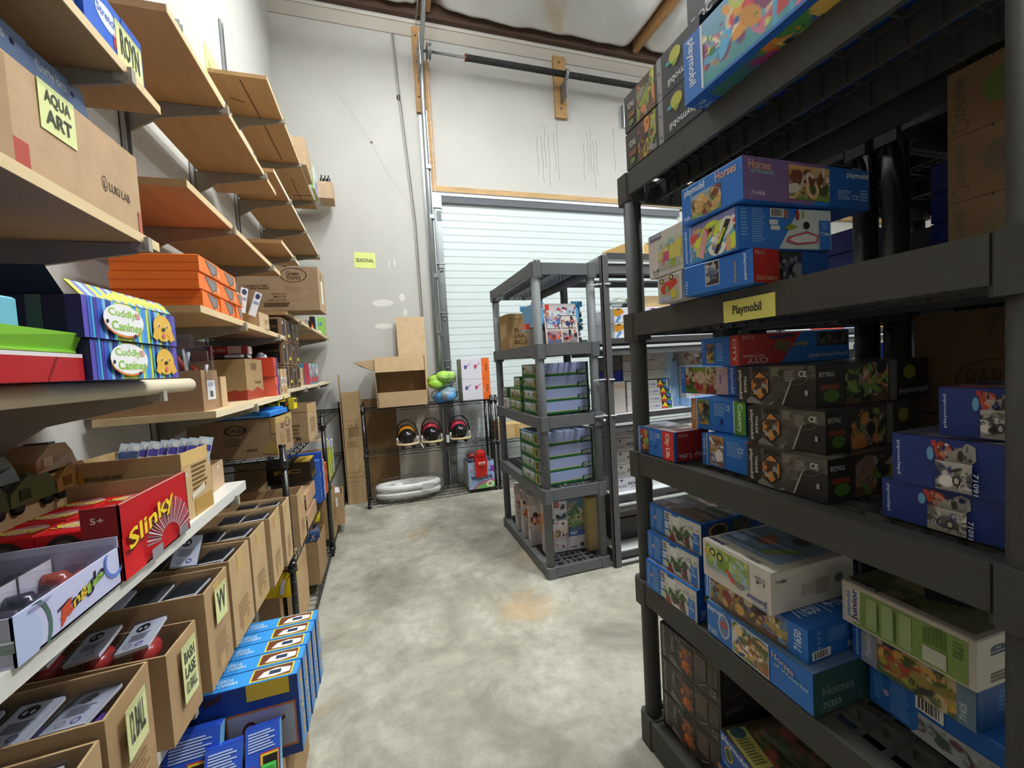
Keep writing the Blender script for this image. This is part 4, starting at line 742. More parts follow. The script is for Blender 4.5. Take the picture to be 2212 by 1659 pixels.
def hwbox(lab, p, rot, car, s=(.075, .045, .15)):
    w, d, h = s; b = MB(); b.box(-w/2, -d/2, 0, w/2, d/2, h, '2c55c4', 'print')
    faces_of(b, w, d, h, {'N': [('r', 0, 0, 1, .12, '3a86dc'), ('p', [(0, 0), (.7, 0), (.35, .35), (0, .3)], '3a86dc'), ('r', .42, .14, .97, .62, 'c23a34'), ('r', .44, .15, .95, .6, 'e0c83a'), ('r', .5, .15, .93, .57, '26221e'), ('m', .08, .66, .9, .94, 7, 'b8ccf0'), ('e', -.02, .12, .4, .48, 'd8402e'), ('e', .0, .15, .37, .45, 'f0c63a'), ('t', .05, .22, .33, .38, 'Hot', 'c83a2a')],
        'R': [('r', 0, 0, 1, 1, '6fb0d8'), ('m', .2, .1, .8, .6, 6, 'c8d8a0')], 'T': [('r', 0, 0, 1, 1, '2448b4')], 'L': [('r', 0, 0, 1, 1, '2f62c8')]})
    r = b.build('toy_car_pack', loc=p, rot=rot); tag(r, lab, 'toy car pack')
    c = MB(); c.add([(-.004, -.030, .03), (.03, -.030, .03), (.03, -.030, .07), (-.004, -.030, .07), (0, -.038, .035), (.026, -.038, .035), (.026, -.038, .065), (0, -.038, .065)], [(4, 5, 6, 7), (0, 1, 5, 4), (1, 2, 6, 5), (2, 3, 7, 6), (3, 0, 4, 7)], car, 'gloss'); c.build('toy_car', r)
hwbox('blue toy car pack with a green car standing at the bottom edge', (-.345, 1.13, .24), (math.radians(-28), 0, .12), '3a9a3e')
hwbox('blue toy car pack with a dark car left of the green car pack', (-.43, 1.10, .24), (math.radians(-26), .1, .2), '2a2e3c')
hwbox('blue toy car pack with a purple car leaning behind the others', (-.50, 1.14, .26), (math.radians(-20), .05, .1), '4a3a8a', (.11, .05, .16))
o = bx('toy_car_box', 'dark blue and black boxed car set lying at the bottom left', 'box', (-.60, 1.08, .25), (.17, .13, .11), 12, '23306e', {'T': [('r', 0, 0, 1, 1, '2c44b8'), ('m', .1, .55, .7, .8, 3, '8aa0e0')], 'N': [('r', 0, 0, 1, 1, '161828'), ('t', .3, .14, .9, .28, 'ACTION', 'b09a5a'), ('p', [(.2, .35), (.8, .45), (.95, .6), (.4, .55)], '6a3028'), ('p', [(.4, .75), (.6, .7), (.65, .85)], 'c84a3a')], 'R': [('r', 0, 0, 1, 1, '3048b0'), ('o', .3, .55, .8, .9, '3a3a3a', .4), ('o', .35, .15, .8, .5, '4a4a40', .4)]})
for i in range(3): hwbox(['blue toy car pack lying lowest left in the floor stack', 'blue toy car pack half hidden behind the black boxed set', 'blue toy car pack behind the dark car pack'][i], ((-.66, .98, .24), (-.66, 1.16, .25), (-.57, 1.145, .24))[i], (math.radians(-20), 0, -.2+.3*i), ['c84a3a', 'd8c040', '8a8a94'][i])
# ================================================================ wire racks on the left
o = carton('open_carton', 'long carton with a rounded oval name plate print on the black wire shelf', (-.595, 2.085, .94), (.34, .215, .162), -6, 'a5835c', {'N': [('o', .42, .60, .68, .86, '3a2b1f', .2), ('t', .455, .67, .65, .79, 'DUNCAN', '3a2b1f'), ('m', .42, .32, .62, .54, 4, '6a5238'), ('t', .66, .16, .78, .24, 'AYHHA', '3a2b1f'), ('m', .1, .62, .3, .7, 2, '7a6246'), ('p', [(.84, .1), (.93, .42), (1, .34), (1, .05)], 'a88a4e'), ('r', .95, .6, 1, 1, 'b09058')], 'R': [('r', 0, .82, 1, 1, 'b89a62'), ('o', .55, .66, .85, .92, '4a3828', .2), ('r', .25, .3, .5, .55, '9a7c52'), ('m', .3, .66, .5, .8, 3, '6a5238'), ('m', .6, .2, .85, .6, 6, '7a6040'), ('r', .0, .0, .5, .2, 'a88a50')]})
bx('blue_tray', 'bright blue plastic tray lid lying on the long carton under the pale shelf', 'tray', (-.59, 2.08, 1.106), (.30, .22, .022), -6, '2a7fd6', {'R': [('r', .3+.1*i, 0, .33+.1*i, 1, '4a9ae6') for i in range(5)], 'N': [('m', .55, .1, .9, .5, 2, '9cc4ec')]})
bx('blue_tray', 'bright blue open tray standing on the long carton, aisle side', 'tray', (-.49, 2.17, 1.106), (.09, .1, .03), 10, '3a8ee2', {'R': [('e', .6, .4, .8, .8, 'bfd8f4')]})
for i in range(8):
    b = MB(); b.box(-.02, -.012, 0, .02, .012, .05, 'e0cc1e' if i % 3 else '2a2522', 'print'); b.face_items((-.02, -.012, 0), (.04, 0, 0), (0, 0, .05), [('r', .1, .6, .9, .9, '222222'), ('e', .3, .62, .5, .88, 'd84a2a')])
    tag(b.build('battery_pack', loc=(-.62+.03*i, 2.26-.012*i+.03*(i % 2), 1.105+.012*(i % 3)), rotz=.2*i), 'small yellow and black pack behind the blue trays', 'toy pack', 'yellow and black packs behind the blue trays')
carton('open_carton', 'tall square carton at the aisle side of the black wire shelf, top flap up', (-.455, 2.385, .94), (.20, .22, .186), -3, 'b39164', {'N': [('m', .3, .1, .85, .5, 4, '7a6040'), ('r', .0, .8, 1, .82, '8f7048'), ('p', [(.7, .06), (.82, .06), (.82, .12), (.76, .16), (.7, .12)], '4a3a28')], 'R': [('m', .25, .2, .8, .62, 5, '8f7852'), ('r', .0, .8, .5, 1, 'b89860')]})
carton('open_carton', 'carton behind the tall square carton on the wire shelf, wall side', (-.64, 2.42, .94), (.14, .2, .14), 0, 'ab885c')
# second level items (z .48)
def mini(lab, p, s, yaw, col, faces=None, nm='toy_box', cat='box', g=None, tilt=None): return bx(nm, lab, cat, p, s, yaw, col, faces or {}, group=g, tilt=tilt)
for k in range(2):
    o = carton('open_tray', ['tan tray with a black printed front on the lower wire shelf, upper of two', 'tan tray with a black printed front on the lower wire shelf, lower of two'][k], (-.50, 2.42+.0*k, .60-.105*k), (.2, .3, .07), 0, 'c29468', {'N': [('r', 0, -.35, 1, .75, '14182c'), ('t', .12, .38, .8, .68, ['ZOM', 'ZOM'][k], 'd8dae4'), ('t', .4, .0, .8, .3, '!!', 'd8dae4'), ('r', .1, .05, .35, .12, 'a89a4a')]}, closed=True)
SL2 = [('blue and white book-like box on the lower wire shelf, nearest', (-.50, 2.72, .50), (.22, .04, .26), '3a6ac0'), ('deep blue box on the lower wire shelf, beside the nearest blue one', (-.49, 2.77, .50), (.22, .04, .30), '2a50a8'), ('pale grey box on the lower wire shelf between blue ones', (-.49, 2.82, .50), (.22, .04, .24), 'c8ccd8'), ('bright orange box on the lower wire shelf', (-.48, 2.93, .50), (.2, .04, .2), 'e0602a'), ('pink and orange pack on the lower wire shelf', (-.47, 2.99, .50), (.16, .05, .10), 'd85a90')]
for lb, p, s, c in SL2: mini(lb, p, s, 4, c, {'R': [('r', .2, .1, .8, .3, 'e8e8ee'), ('r', .1, .6, .9, .7, 'dfe2ee')], 'N': [('m', .2, .5, .8, .8, 3, 'c8d0e8')]})
for i in range(4): mini('black box with yellow edges leaning on the lower wire shelf', (-.52+.0*i, 2.60-.038*i+.0, .76), (.25, .03, .12), 0, '191614', {'R': [('r', .3, .1, .7, .3, 'c8a83a')], 'T': [('r', .7, .1, 1, .9, 'b09030')], 'N': [('t', .3, .5, .8, .7, 'RC', 'a08a3a')]}, g='black boxes with yellow edges under the top wire shelf', tilt=(18, 0)).location.z = .70
carton('open_carton', 'plain tan carton with a raised rear flap on the lower wire shelf, wall side', (-.665, 2.25, .50), (.15, .28, .24), 0, '9b7c50', flaps={'F': (10, .1)})
for i, (y, c, l) in enumerate(((3.28, 'c9a46c', 'tan box with a black and white edge on the far wire shelf'), (3.42, '2f66b8', 'blue box with a yellow edge on the far wire shelf'), (3.52, 'e4e2da', 'white box with a lime edge on the far wire shelf'))):
    mini(l, (-.50, y, .50), (.2, .085, .30-.02*i), 3, c, {'N': [('r', .9, 0, 1, 1, 'c8d83a'), ('r', 0, .8, 1, 1, 'dde0e6')], 'R': [('m', .3, .2, .8, .8, 5, '8a7450')]})
carton('open_carton', 'tan carton with a bright green item sticking out on the far wire shelf', (-.50, 3.35, .0735), (.2, .2, .34), 0, 'b28e54', {'R': [('r', .2, .3, .8, .7, '8a6a3c')]})
mini('bright green plastic item lying in the tan carton on the far wire shelf', (-.48, 3.35, .392), (.12, .15, .04), 10, '3ecb58', {}, 'green_toy', 'toy')
carton('open_carton', 'tan carton with a white barcode sticker at the foot of the far wire rack', (-.46, 3.62, .0735), (.2, .22, .25), 4, 'b5905e', {'R': [('r', .3, .5, .6, .8, 'e4e6e8'), ('bc', .34, .54, .56, .74)], 'N': [('r', .5, .6, .8, .9, 'dfe2e4')]})
mini('white and pink paper lying on the barcode-stickered carton', (-.46, 3.60, .325), (.15, .16, .01), 10, 'e6d8e4', {}, 'paper_pack', 'pack')
# bottom level (z .06) near rack
carton('large_carton', 'tall flat carton standing on the lowest wire shelf at the aisle side', (-.455, 2.22, .0735), (.03, .34, .40), 0, 'c6a06a', {'R': [('r', .1, .4, .14, .6, 'b08a54')]}, closed=True)
carton('open_carton', 'open carton full of small wrapped things on the lowest wire shelf', (-.60, 2.16, .0735), (.22, .30, .30), 0, 'b08860', {'N': [('r', .35, .45, .62, .72, 'd8d8da'), ('bc', .38, .48, .6, .7)]})
mini('bright yellow box with a red swoosh in an open carton near the black post', (-.53, 1.975, .33), (.22, .04, .10), -14, 'e0b81a', {'N': [('p', [(0, 0), (.3, 0), (.25, .2), (.0, .5)], 'd83a1e'), ('m', .55, .3, .7, .7, 4, 'f0d860'), ('r', .78, .1, .86, .7, 'e8e8e8'), ('e', .4, .4, .46, .5, 'f4ecc0')]}, tilt=(-25, 0))
carton('open_carton', 'tan carton behind the tall flat carton on the lowest wire shelf', (-.52, 2.72, .0735), (.22, .3, .24), 0, 'ac8654', {})
mini('navy and white bag of small parts in the tan carton on the lowest wire shelf', (-.50, 2.70, .30), (.16, .14, .05), 12, '2a3f6a', {'T': [('a', 0, 0, 1, 1, 9, '2a3f6a', '38507a', ['e8e8ee', 'e07a4a', '5a8ad0'], 16)], 'R': [('m', .1, .1, .9, .9, 3, 'd8dce8')], 'N': [('a', 0, 0, 1, 1, 10, '2a3f6a', '38507a', ['e8e8ee', 'e07a4a', '5a8ad0'], 12)]})
mini('yellow printed card box above the bag of small parts', (-.50, 2.74, .395), (.17, .12, .03), 4, 'd8c41e', {'N': [('r', .1, .2, .9, .8, 'b0a020')]})
# ================================================================ grey aisle rack contents
GR = '1d6a3a'
carton('large_carton', 'tall tan carton with printed supplier letters on the grey aisle rack, left end', (.985, 2.93, 1.372), (.2, .2, .25), 3, 'ab854c', {'N': [('t', .2, .48, .95, .60, 'SUPER', '4a3620'), ('t', .2, .32, .6, .43, 'USA', '4a3620'), ('t', .2, .14, .85, .26, 'SC-12', '4a3620'), ('r', 0, .86, 1, .88, '8a6a38')], 'L': [('p', [(.1, .3), (.75, .4), (.75, .75), (.1, .75)], 'b39a68')]}, closed=True)
# blue castle bin with curved label sheet
o = empty('storage_bin', (1.03, 2.375, 1.372), math.radians(2), 'blue and grey play bin with a large curved picture sheet on the grey aisle rack', 'toy bin')
b = MB(); b.box(-.165, -.09, .105, .165, .11, .12, '9ab4c4', 'plastic')
b.add([(-.145, -.075, .12), (.145, -.075, .12), (.145, .10, .12), (-.145, .10, .12), (-.155, -.085, .24), (.155, -.085, .24), (.155, .105, .24), (-.155, .105, .24)], [(0, 1, 5, 4), (1, 2, 6, 5), (2, 3, 7, 6), (3, 0, 4, 7), (4, 5, 6, 7)], '5aa9de', 'gloss')
for xx in (-.15, -.11, .11, .15):
    for yy in (-.085, .10): b.box(xx-.016, yy-.006, .22, xx+.016, yy+.006, .252, '5aa9de', 'gloss')
for xx in (-.115, .115): b.lathe([(.028, .12), (.028, .2), (.02, .215), (0, .22)], (xx, -.078, 0), '6ab6ea', 'gloss', n=16)
b.build('upper_shell', o)
b = MB(); b.add([(-.125, -.065, 0), (.125, -.065, 0), (.125, .09, 0), (-.125, .09, 0), (-.145, -.075, .105), (.145, -.075, .105), (.145, .10, .105), (-.145, .10, .105)], [(0, 3, 2, 1), (0, 1, 5, 4), (1, 2, 6, 5), (2, 3, 7, 6), (3, 0, 4, 7)], '98958e', 'gloss')
for xx in (-.1, .1): b.lathe([(.026, .0), (.028, .08), (.0, .085)], (xx, -.07, 0), 'a8a49c', 'gloss', n=14)
b.build('lower_shell', o)
b = MB(); vs = []; n = 12
for i in range(n+1):
    t = i/n; z = .003+.235*t; y = -.122+.03*math.sin(t*1.57)*t
    for x in (-.10, .115): vs.append((x, y, z))
b.add(vs+[(x, y+.001, z) for x, y, z in vs], [(2*i, 2*i+1, 2*i+3, 2*i+2) for i in range(n)]+[(2*i+2+26, 2*i+3+26, 2*i+1+26, 2*i+26) for i in range(n)], 'e9dcd8', 'print')
items = [('r', .03, .83, .15, .97, 'd84838'), ('a', .37, .70, .96, .94, 51, 'd9e2ec', 'e8e8e8', ['4a80c8', 'c84a4a', '3a3440', 'f0f0f0', '8ab0dc'], 18), ('a', .05, .37, .46, .80, 52, 'e8ecef', 'd5dbe2', ['5a7ab8', '2a2a38', 'c8ccd8', '8a98c8', 'd07a6a'], 22),
 ('a', .51, .38, .95, .67, 53, 'ece8e4', 'e4dcd4', ['c83a38', '3a3e66', 'd8784a', '2a2222'], 12), ('a', .05, .02, .47, .32, 54, 'c8a0a0', '4a6a9a', ['8a3a3a', 'd8683a', '35507a', 'd8b8c0'], 18), ('a', .51, .02, .95, .34, 55, 'e0dcd8', 'a08a80', ['c8c4cc', 'c84040', '2c2a30', '8a8aa0'], 16)]
b.face_items((-.10, -.1225, .003), (.215, 0, 0), (0, .012, .235), items); b.build('picture_sheet', o)
b = MB(); b.box(-.19, -.04, .09, -.165, .02, .13, 'e0503a', 'gloss'); b.box(-.20, -.05, .085, -.163, .03, .092, '8ab8d8', 'gloss'); b.build('clasp', o)
b = MB()
for k in range(12):
    R = random.Random(k); b.ell((1.20+R.uniform(-.015, .02), 2.36+R.uniform(-.05, .05), 1.40+.016*k), (.02, .02, .014), ['4a8ac0', '2a3a5a', 'd8d8e0', '5ac0a8'][k % 4], 'gloss', n=8)
b.box(1.185, 2.29, 1.3715, 1.225, 2.43, 1.39, 'c8d0dc', 'gloss'); tag(b.build('toy_bag'), 'bag of blue, black and white pieces squeezed behind the right post of the grey rack', 'bag')
def train(lab, p, s, yaw, up):
    w, d, h = s
    return bx('train_box', lab, 'box', p, s, yaw, 'a3b0dc', {'N': [('r', 0, 0, 1, .17, GR), ('r', 0, .17, 1, .21, 'd9c93c'), ('p', [(.75, 0), (.77, .42), (1, .42), (1, 0)], '14401f'), ('t', .79, .08, .95, .38, 'BRIO', 'e0e4e8', 180), ('m', .72, .06, .79, .12, 1, '5a9a6a'), ('r', .955, .42, 1, 1, '2a4a2a')], 'L': [('r', 0, 0, 1, 1, GR), ('a', .08, .22, .72, .9, 60+up, 'c8d4ec', '7a8a5a', ['3a4a3a', 'd0a060', '4a3020', '8aa070'], 10, .006), ('r', .0, .0, 1, .16, '1a5a30'), ('r', .78, .2, .98, .9, 'c8b44a'), ('r', .82, .26, .96, .84, '4a3a2a')], 'T': [('r', .05, .05, .95, .95, '93a4c8')]}, group='lilac and green train boxes on the grey rack')
for k in range(4): train(['lilac and green train box, bottom of the upper stack of four', 'lilac and green train box, second from the bottom of the upper stack', 'lilac and green train box, third in the upper stack', 'lilac and green train box, top of the upper stack, tipped slightly'][k], (1.045, 2.41, .953+.0765*k), (.345, .235, .0755), 3, k)
for k in range(4): train(['lilac and green train box, bottom of the lower stack of four', 'lilac and green train box, second from the bottom of the lower stack', 'lilac and green train box, third in the lower stack', 'lilac and green train box, top of the lower stack'][k], (1.03, 2.415, .530+.0795*k), (.37, .29, .0785), 3.2, 8+k)
for j in range(2):
    for k in range(3-j): bx('train_box', [['small green train box on the left of the grey rack, bottom of the pile', 'small green train box on the left of the grey rack, middle of the pile', 'small green train box on the left of the grey rack, top of the pile'], ['small green train box farther back on the grey rack, lower', 'small green train box farther back on the grey rack, upper']][j][k], 'box', (.945+.01*j, 2.62+.14*j, .953+.0765*k), (.17, .11, .0755), 4, GR, {'L': [('a', .1, .2, .9, .88, 71+k, 'd8dce8', '6a7a5a', ['3a3a3a', 'd8c060', '7a4a30', 'a0b090'], 9, .006), ('r', .05, .02, .95, .08, 'd9c93c')], 'N': [('a', .15, .2, .85, .88, 75+k, 'c8d4e0', '5a6a4a', ['3a3a3a', 'd8c060', '8aa070'], 9, .006), ('o', .0, .05, 1, 1, 'd9c93c', .06)]}, group='small green train boxes on the grey rack')
for k in range(2): bx('toy_box', ['white box at the far left of the middle grey shelf, lower', 'dark green box at the far left of the middle grey shelf, upper'][k], 'box', (.92, 2.90, .953+.075*k), (.12, .11, .073), 2, ['dcd8dc', '2a5a40'][k], {'L': [('a', .1, .1, .7, .9, 80+k, 'e0e0e4', 'b0a090', ['a04a4a', '3a6a4a', 'c8b8a0'], 9, .006)], 'N': [('r', .7, 0, 1, 1, '2a7a4a')]})
picl = [('a', .01, .77, .50, .99, 90, 'dedce2', 'd5d2d8', ['2a2426', 'a83a3a', '5a5054'], 8), ('a', .02, .54, .22, .76, 91, 'dedce2', 'd5d2d8', ['2a2426', 'a83a3a', '1a1a1e'], 6), ('a', .26, .63, .50, .78, 92, 'c8d0d8', '6a7a80', ['2a3a44', '4a5a5a', '20262c'], 8), ('a', .26, .50, .50, .61, 93, 'e0dee2', 'dcd8dc', ['c83a3a', 'a82a2a', '4a4a4a'], 4), ('a', .02, .26, .50, .48, 94, 'd8c8c4', 'b8a8a8', ['c8503a', '3a3234', '201c20', 'd8a060'], 14), ('a', .2, .08, .5, .2, 95, 'd8d4d8', 'd0ccd0', ['2a2426', '8a3a3a'], 5),
 ('a', .52, .28, .985, .99, 96, '5a7f9c', '6d7f4e', ['3a5a2e', '5a7a3a', '8a8a6a', '2c4426', 'a8a08a', '4a6a44'], 46), ('r', .52, .28, .985, .42, '3a5a9c'), ('a', .52, .34, .985, .48, 97, '5a6a4a', '3a5a9c', ['8a8a70', '4a5a7a', '35528a'], 14), ('t', .57, .315, .72, .365, 'BUILD', 'd8dce4'), ('r', .5, 0, .508, 1, 'b0acb4'), ('r', .78, .06, .86, .13, '3a3434'), ('r', .89, .06, .98, .15, '5a4a3a'), ('m', .56, .05, .7, .08, 1, '4a4448')]
bx('tall_toy_box', 'tall flat toy box with tractor and landscape pictures at the bottom of the grey rack', 'box', (1.055, 2.393, .068), (.30, .065, .325), -4, 'c9c4cc', {'N': picl, 'L': [('r', .1, .02, .9, .98, 'c4bcc4'), ('p', [(.1, .55), (.9, .95), (.9, .6), (.1, .3)], 'c88a4a')]})
for k in range(3): bx('tall_toy_box', ['tall white toy box with an orange machine, nearest of three in the grey rack', 'tall white toy box with an orange machine, middle of three in the grey rack', 'tall white toy box with an orange machine, farthest of three in the grey rack'][k], 'box', (1.0, 2.54+.14*k, .068), (.27, .05, .33), -3, 'cfcaca', {'L': [('a', .05, .25, .95, .75, 100+k, 'd8d0cc', 'c8c0b8', ['d8702a', 'c83a2a', '3a2a2a', '6a8a3a'], 12), ('t', .1, .03, .9, .1, 'PRO', '3a3436'), ('r', .1, .8, .9, .97, '9a4a4a')], 'N': [('r', .0, 0, .2, 1, 'b8b0b4'), ('a', .02, .3, .3, .8, 104+k, 'd8d0cc', 'c8c0b8', ['d8702a', 'c83a2a', '3a2a2a'], 10)]}, group='tall white boxes with orange machines')
carton('large_carton', 'pale yellow-brown carton at the bottom right of the grey rack', (1.207, 2.47, .068), (.075, .34, .33), 0, 'b39c5c', {}, closed=True)
for k, (z, sg) in enumerate(((1.70, 0), (1.14, 0), (.925, 1))):
    b = MB(); b.tube([(1.196, 2.188, z-.004*(k == 0)), (1.25, 2.178, z+.004), (1.316, 2.150, z+.002), (1.318, 2.17, z+.002)], .0045, 'd8d9dc', 'gloss', n=6); b.lathe([(0, -.006), (.007, -.006), (.007, .006), (0, .006)], (1.243, 2.178, z+.003), 'd0d2d6', 'gloss', n=8)
    tag(b.build('cable_tie'), ['white cable tie joining the grey rack to the metal post, highest', 'white cable tie joining the grey rack to the metal post, middle', 'white cable tie joining the grey rack to the metal post, lowest'][k], 'cable tie')

# ================================================================ foreground rack: toy boxes
BL, DB = '2a72c8', '1d3f86'
def toy(lab, p, s, yaw, col, F, name='toy_box', g=None, tilt=None): return bx(name, lab, 'box', p, s, yaw, col, F, group=g, tilt=tilt)
PM = lambda a, b_, c, e, rot=0, col='dfe6ee': ('t', a, b_, c, e, 'playmobil', col, rot)
# ---- top shelf z 1.82
DK = '3a3634'
for k in range(2):
    toy(['dark adventure toy box at the far end of the top foreground shelf, lower of two', 'dark adventure toy box at the far end of the top foreground shelf, upper of two'][k], (.895, .943, 1.822+.108*k), (.30, .305, .106), 0, DK,
        {'L': [('a', .20, .02, .46, .98, 110+k, '4a3a32', '6a4a2a', ['8aa03a', 'b8b03a', 'c87a3a', '2a2420', '8a8a8a', '5a3a2a'], 34), ('r', .50, 0, .56, 1, '8a8c8e'), ('e', .515, .1, .54, .18, '4a4c4e'), ('e', .515, .6, .54, .68, '4a4c4e'), ('r', .56, 0, 1, 1, '2c2c2e'), ('t', .06, .55, .17, .72, '70626', 'b8b4ac', 180), ('r', .06, .3, .17, .45, '7a4a34'), ('e', .07, .1, .15, .26, '5a7a2a'),
               PM(.64, .12, .98, .34, 180, 'cfcfcc'), ('e', .66, .55, .8, .88, 'b8b43a'), ('e', .7, .48, .76, .6, '8a9a2a'), ('e', .62, .6, .68, .7, '4a9a9a')], 'N': [('r', 0, 0, .4, 1, '2c2c2e')]})
toy('large bright blue toy box with a picnic picture overhanging the top foreground shelf', (.86, .575, 1.822), (.335, .42, .135), 0, BL,
    {'L': [('a', .12, .0, 1, 1, 121, '8ab8dc', '4a9a9a', ['d84a4a', 'e8a040', 'f0e0c0', '4a8a4a', '8a3a6a', 'd87a9a', '3a6ab0', 'c8d060', '5ab0d8'], 60), ('r', .0, .0, .12, 1, BL), ('r', .12, 0, .135, 1, 'd8e4f0'), PM(.025, .22, .085, .95, 270), ('p', [(.55, .3), (.62, .9), (.72, .9), (.66, .2)], 'c8463a'), ('r', 0, 0, 1, .045, BL)],
     'B': [('r', 0, 0, 1, 1, '2a66b8'), ('a', .05, .12, .42, .98, 122, '3a6ab0', '4a7a6a', ['d8883a', 'c84a3a', '8a3a6a', 'e8c060', '4a8a4a', '3a2a2a'], 40), ('t', .06, .01, .36, .08, 'PLAYMOBIL', '9cb0cc')], 'N': [('r', 0, 0, .3, 1, '3a80cc')]})
toy('black and white toy box above the picnic box, cut off by the top edge', (.89, .72, 2.04), (.25, .26, .17), 0, '2e3034', {'L': [('r', .22, .12, .9, .95, 'b8babc'), ('a', .3, .25, .85, .95, 123, '8a9ab8', 'b07a5a', ['4a5ac0', 'c8603a', '3a3030', 'd8c8a8'], 24), ('t', .05, .0, .3, .12, 'DOC', 'c8c8c8')]})
# ---- shelf z 1.40
TE = toy
toy('blue and lilac horse toy box, top of the stack on the second foreground shelf', (.868, .722, 1.561), (.36, .165, .083), 1, BL,
    {'L': [PM(.06, .70, .42, .93), ('a', .18, .06, .68, .66, 130, '8ab0c8', '7a9a3a', ['8a4a30', 'c8a060', 'e8d8c0', '4a6a2a', 'b88a50', '5a3a2a'], 30, .002), ('o', .17, .03, .69, .69, 'b8c8d8', .03), ('t', .60, .72, .92, .94, 'Horses', 'd8a890'), ('t', .04, .08, .16, .20, '71494', 'd8e0ec')],
     'N': [('r', 0, 0, .64, 1, '7a6090'), ('p', [(.5, 0), (.58, .15), (.66, .15), (.66, 0)], BL), ('r', .64, 0, 1, 1, '1f5aa6'), ('t', .04, .72, .20, .93, 'Horses', 'd8a080'), ('t', .05, .62, .22, .72, 'of Waterfall', '8ac0b8'), ('a', .33, .10, .655, .92, 131, 'd0a070', '6a8a3a', ['6a3a28', 'd8b080', 'e0d8c8', '4a5a2a', 'a87a48', 'c8a8a0'], 44, .002), ('t', .05, .10, .15, .22, '71494', 'c8c0d0'), PM(.80, .74, .99, .92), ('m', .72, .2, .84, .45, 5, '8fb0d8'), ('t', .84, .22, .9, .34, 'CE', 'a8c0e0'), ('m', .91, .2, .98, .5, 4, '8fb0d8')]})
o = toy('blue boat toy box with a barcode, middle of the stack under the horse box', (.823, .735, 1.472), (.245, .16, .087), -2, BL,
    {'L': [('r', 0, 0, .14, 1, BL), ('t', .03, .1, .09, .92, 'playmobil', 'c8d8ec', 90), ('a', .15, .02, .97, .98, 132, '8a8ac0', '3a8ab0', ['c8d848', '2a2a30', 'e8e0d8', 'c84a4a', '4ab0c8', 'd8a878', 'f0f0e8'], 46, .002), ('r', .14, 0, .15, 1, 'd8e0ec'), ('p', [(.6, .1), (.66, .05), (.9, .75), (.82, .8)], '22262a'), ('p', [(.66, .3), (.7, .28), (.82, .6), (.78, .62)], 'c0d040'), ('p', [(.3, .15), (.4, .05), (.5, .6), (.45, .8), (.38, .6)], 'd8a0a0'), ('r', 0, 0, 1, .03, BL)],
     'N': [('p', [(.42, .03), (.64, .97), (1, .97), (1, .03)], 'cfd6d4'), ('m', .03, .3, .10, .95, 9, '6fa0dc'), ('m', .14, .16, .28, .96, 14, '6fa0dc'), ('bc', .33, .76, .48, .96), ('r', .32, .58, .41, .70, 'd8d8d8'), ('r', .33, .46, .43, .56, 'd8d8d8'), ('p', [(.48, .2), (.6, .12), (.84, .18), (.86, .36), (.72, .46), (.52, .32)], 'c0606a'), ('p', [(.53, .23), (.62, .17), (.82, .22), (.83, .33), (.72, .4), (.56, .3)], 'e0dcd8'), ('p', [(.47, .5), (.55, .47), (.62, .56), (.54, .62)], '8a9a2a'), ('e', .6, .7, .64, .95, '9a3a3a'), ('e', .67, .75, .7, .95, 'b0c06a'), ('e', .68, .5, .75, .68, '2a2a30'), ('e', .47, .72, .52, .95, 'a8705a'), ('r', .86, .03, .98, .72, '2a72c8'), ('t', .87, .35, .97, .45, '71464', 'd0dcec'), ('m', .88, .5, .96, .68, 4, '7aa8dc')]})
toy('blue and red toy box with a dark vehicle, bottom of the horse box stack', (.82, .735, 1.402), (.24, .172, .067), 6, BL,
    {'L': [('r', .345, .18, .555, .96, 'c8ccd4'), ('a', .355, .21, .545, .93, 134, '2a2a30', '3a3a40', ['8a8a94', '5a6a8a', '1a1a1e', 'b8b0a8'], 30, .002), ('t', .02, .05, .06, .5, '71734', 'c0d0ec', 90), ('t', .88, .12, .93, .9, 'playmobil', 'dce4f0', 270), ('t', .76, .1, .79, .75, 'ACTION HEROES', 'd8a860', 270)],
     'N': [('r', 0, 0, .32, 1, 'a8241f'), ('a', .32, .05, .62, .98, 135, '2a2a30', '30303a', ['8a8a94', '4a4a5a', '141418'], 24, .003), ('r', .62, 0, 1, 1, '1c4f98'), ('t', .02, .82, .14, .95, '71734', 'd0a8a0', 180), ('t', .03, .08, .28, .2, 'HEROES', 'c8a070', 180)]})
JR = 'cdc8c0'
toy('cream junior toy box with a playground picture, far end of the second foreground shelf, upper', (.765, .889, 1.472), (.12, .130, .113), 0, JR,
    {'L': [('t', .05, .80, .42, .93, 'Junior', '2a2a70'), ('t', .05, .93, .38, .99, 'playmobil', '4a80c8'), ('a', .30, .12, .98, .80, 136, 'c8c8b8', 'a8a8a0', ['9ab03a', 'd8c040', 'c84a5a', '6a4a8a', 'b0a088', '8ab8c8', 'd8d0a0'], 16, .004), ('p', [(.45, .3), (.62, .3), (.62, .5), (.45, .5)], 'c05070'), ('p', [(.62, .55), (.95, .7), (.95, .3), (.62, .3)], 'd0c860'), ('t', .14, .10, .3, .19, '1-4', '3a3a4a'), ('t', .14, .04, .3, .08, '71693', '6a6a78')], 'N': []})
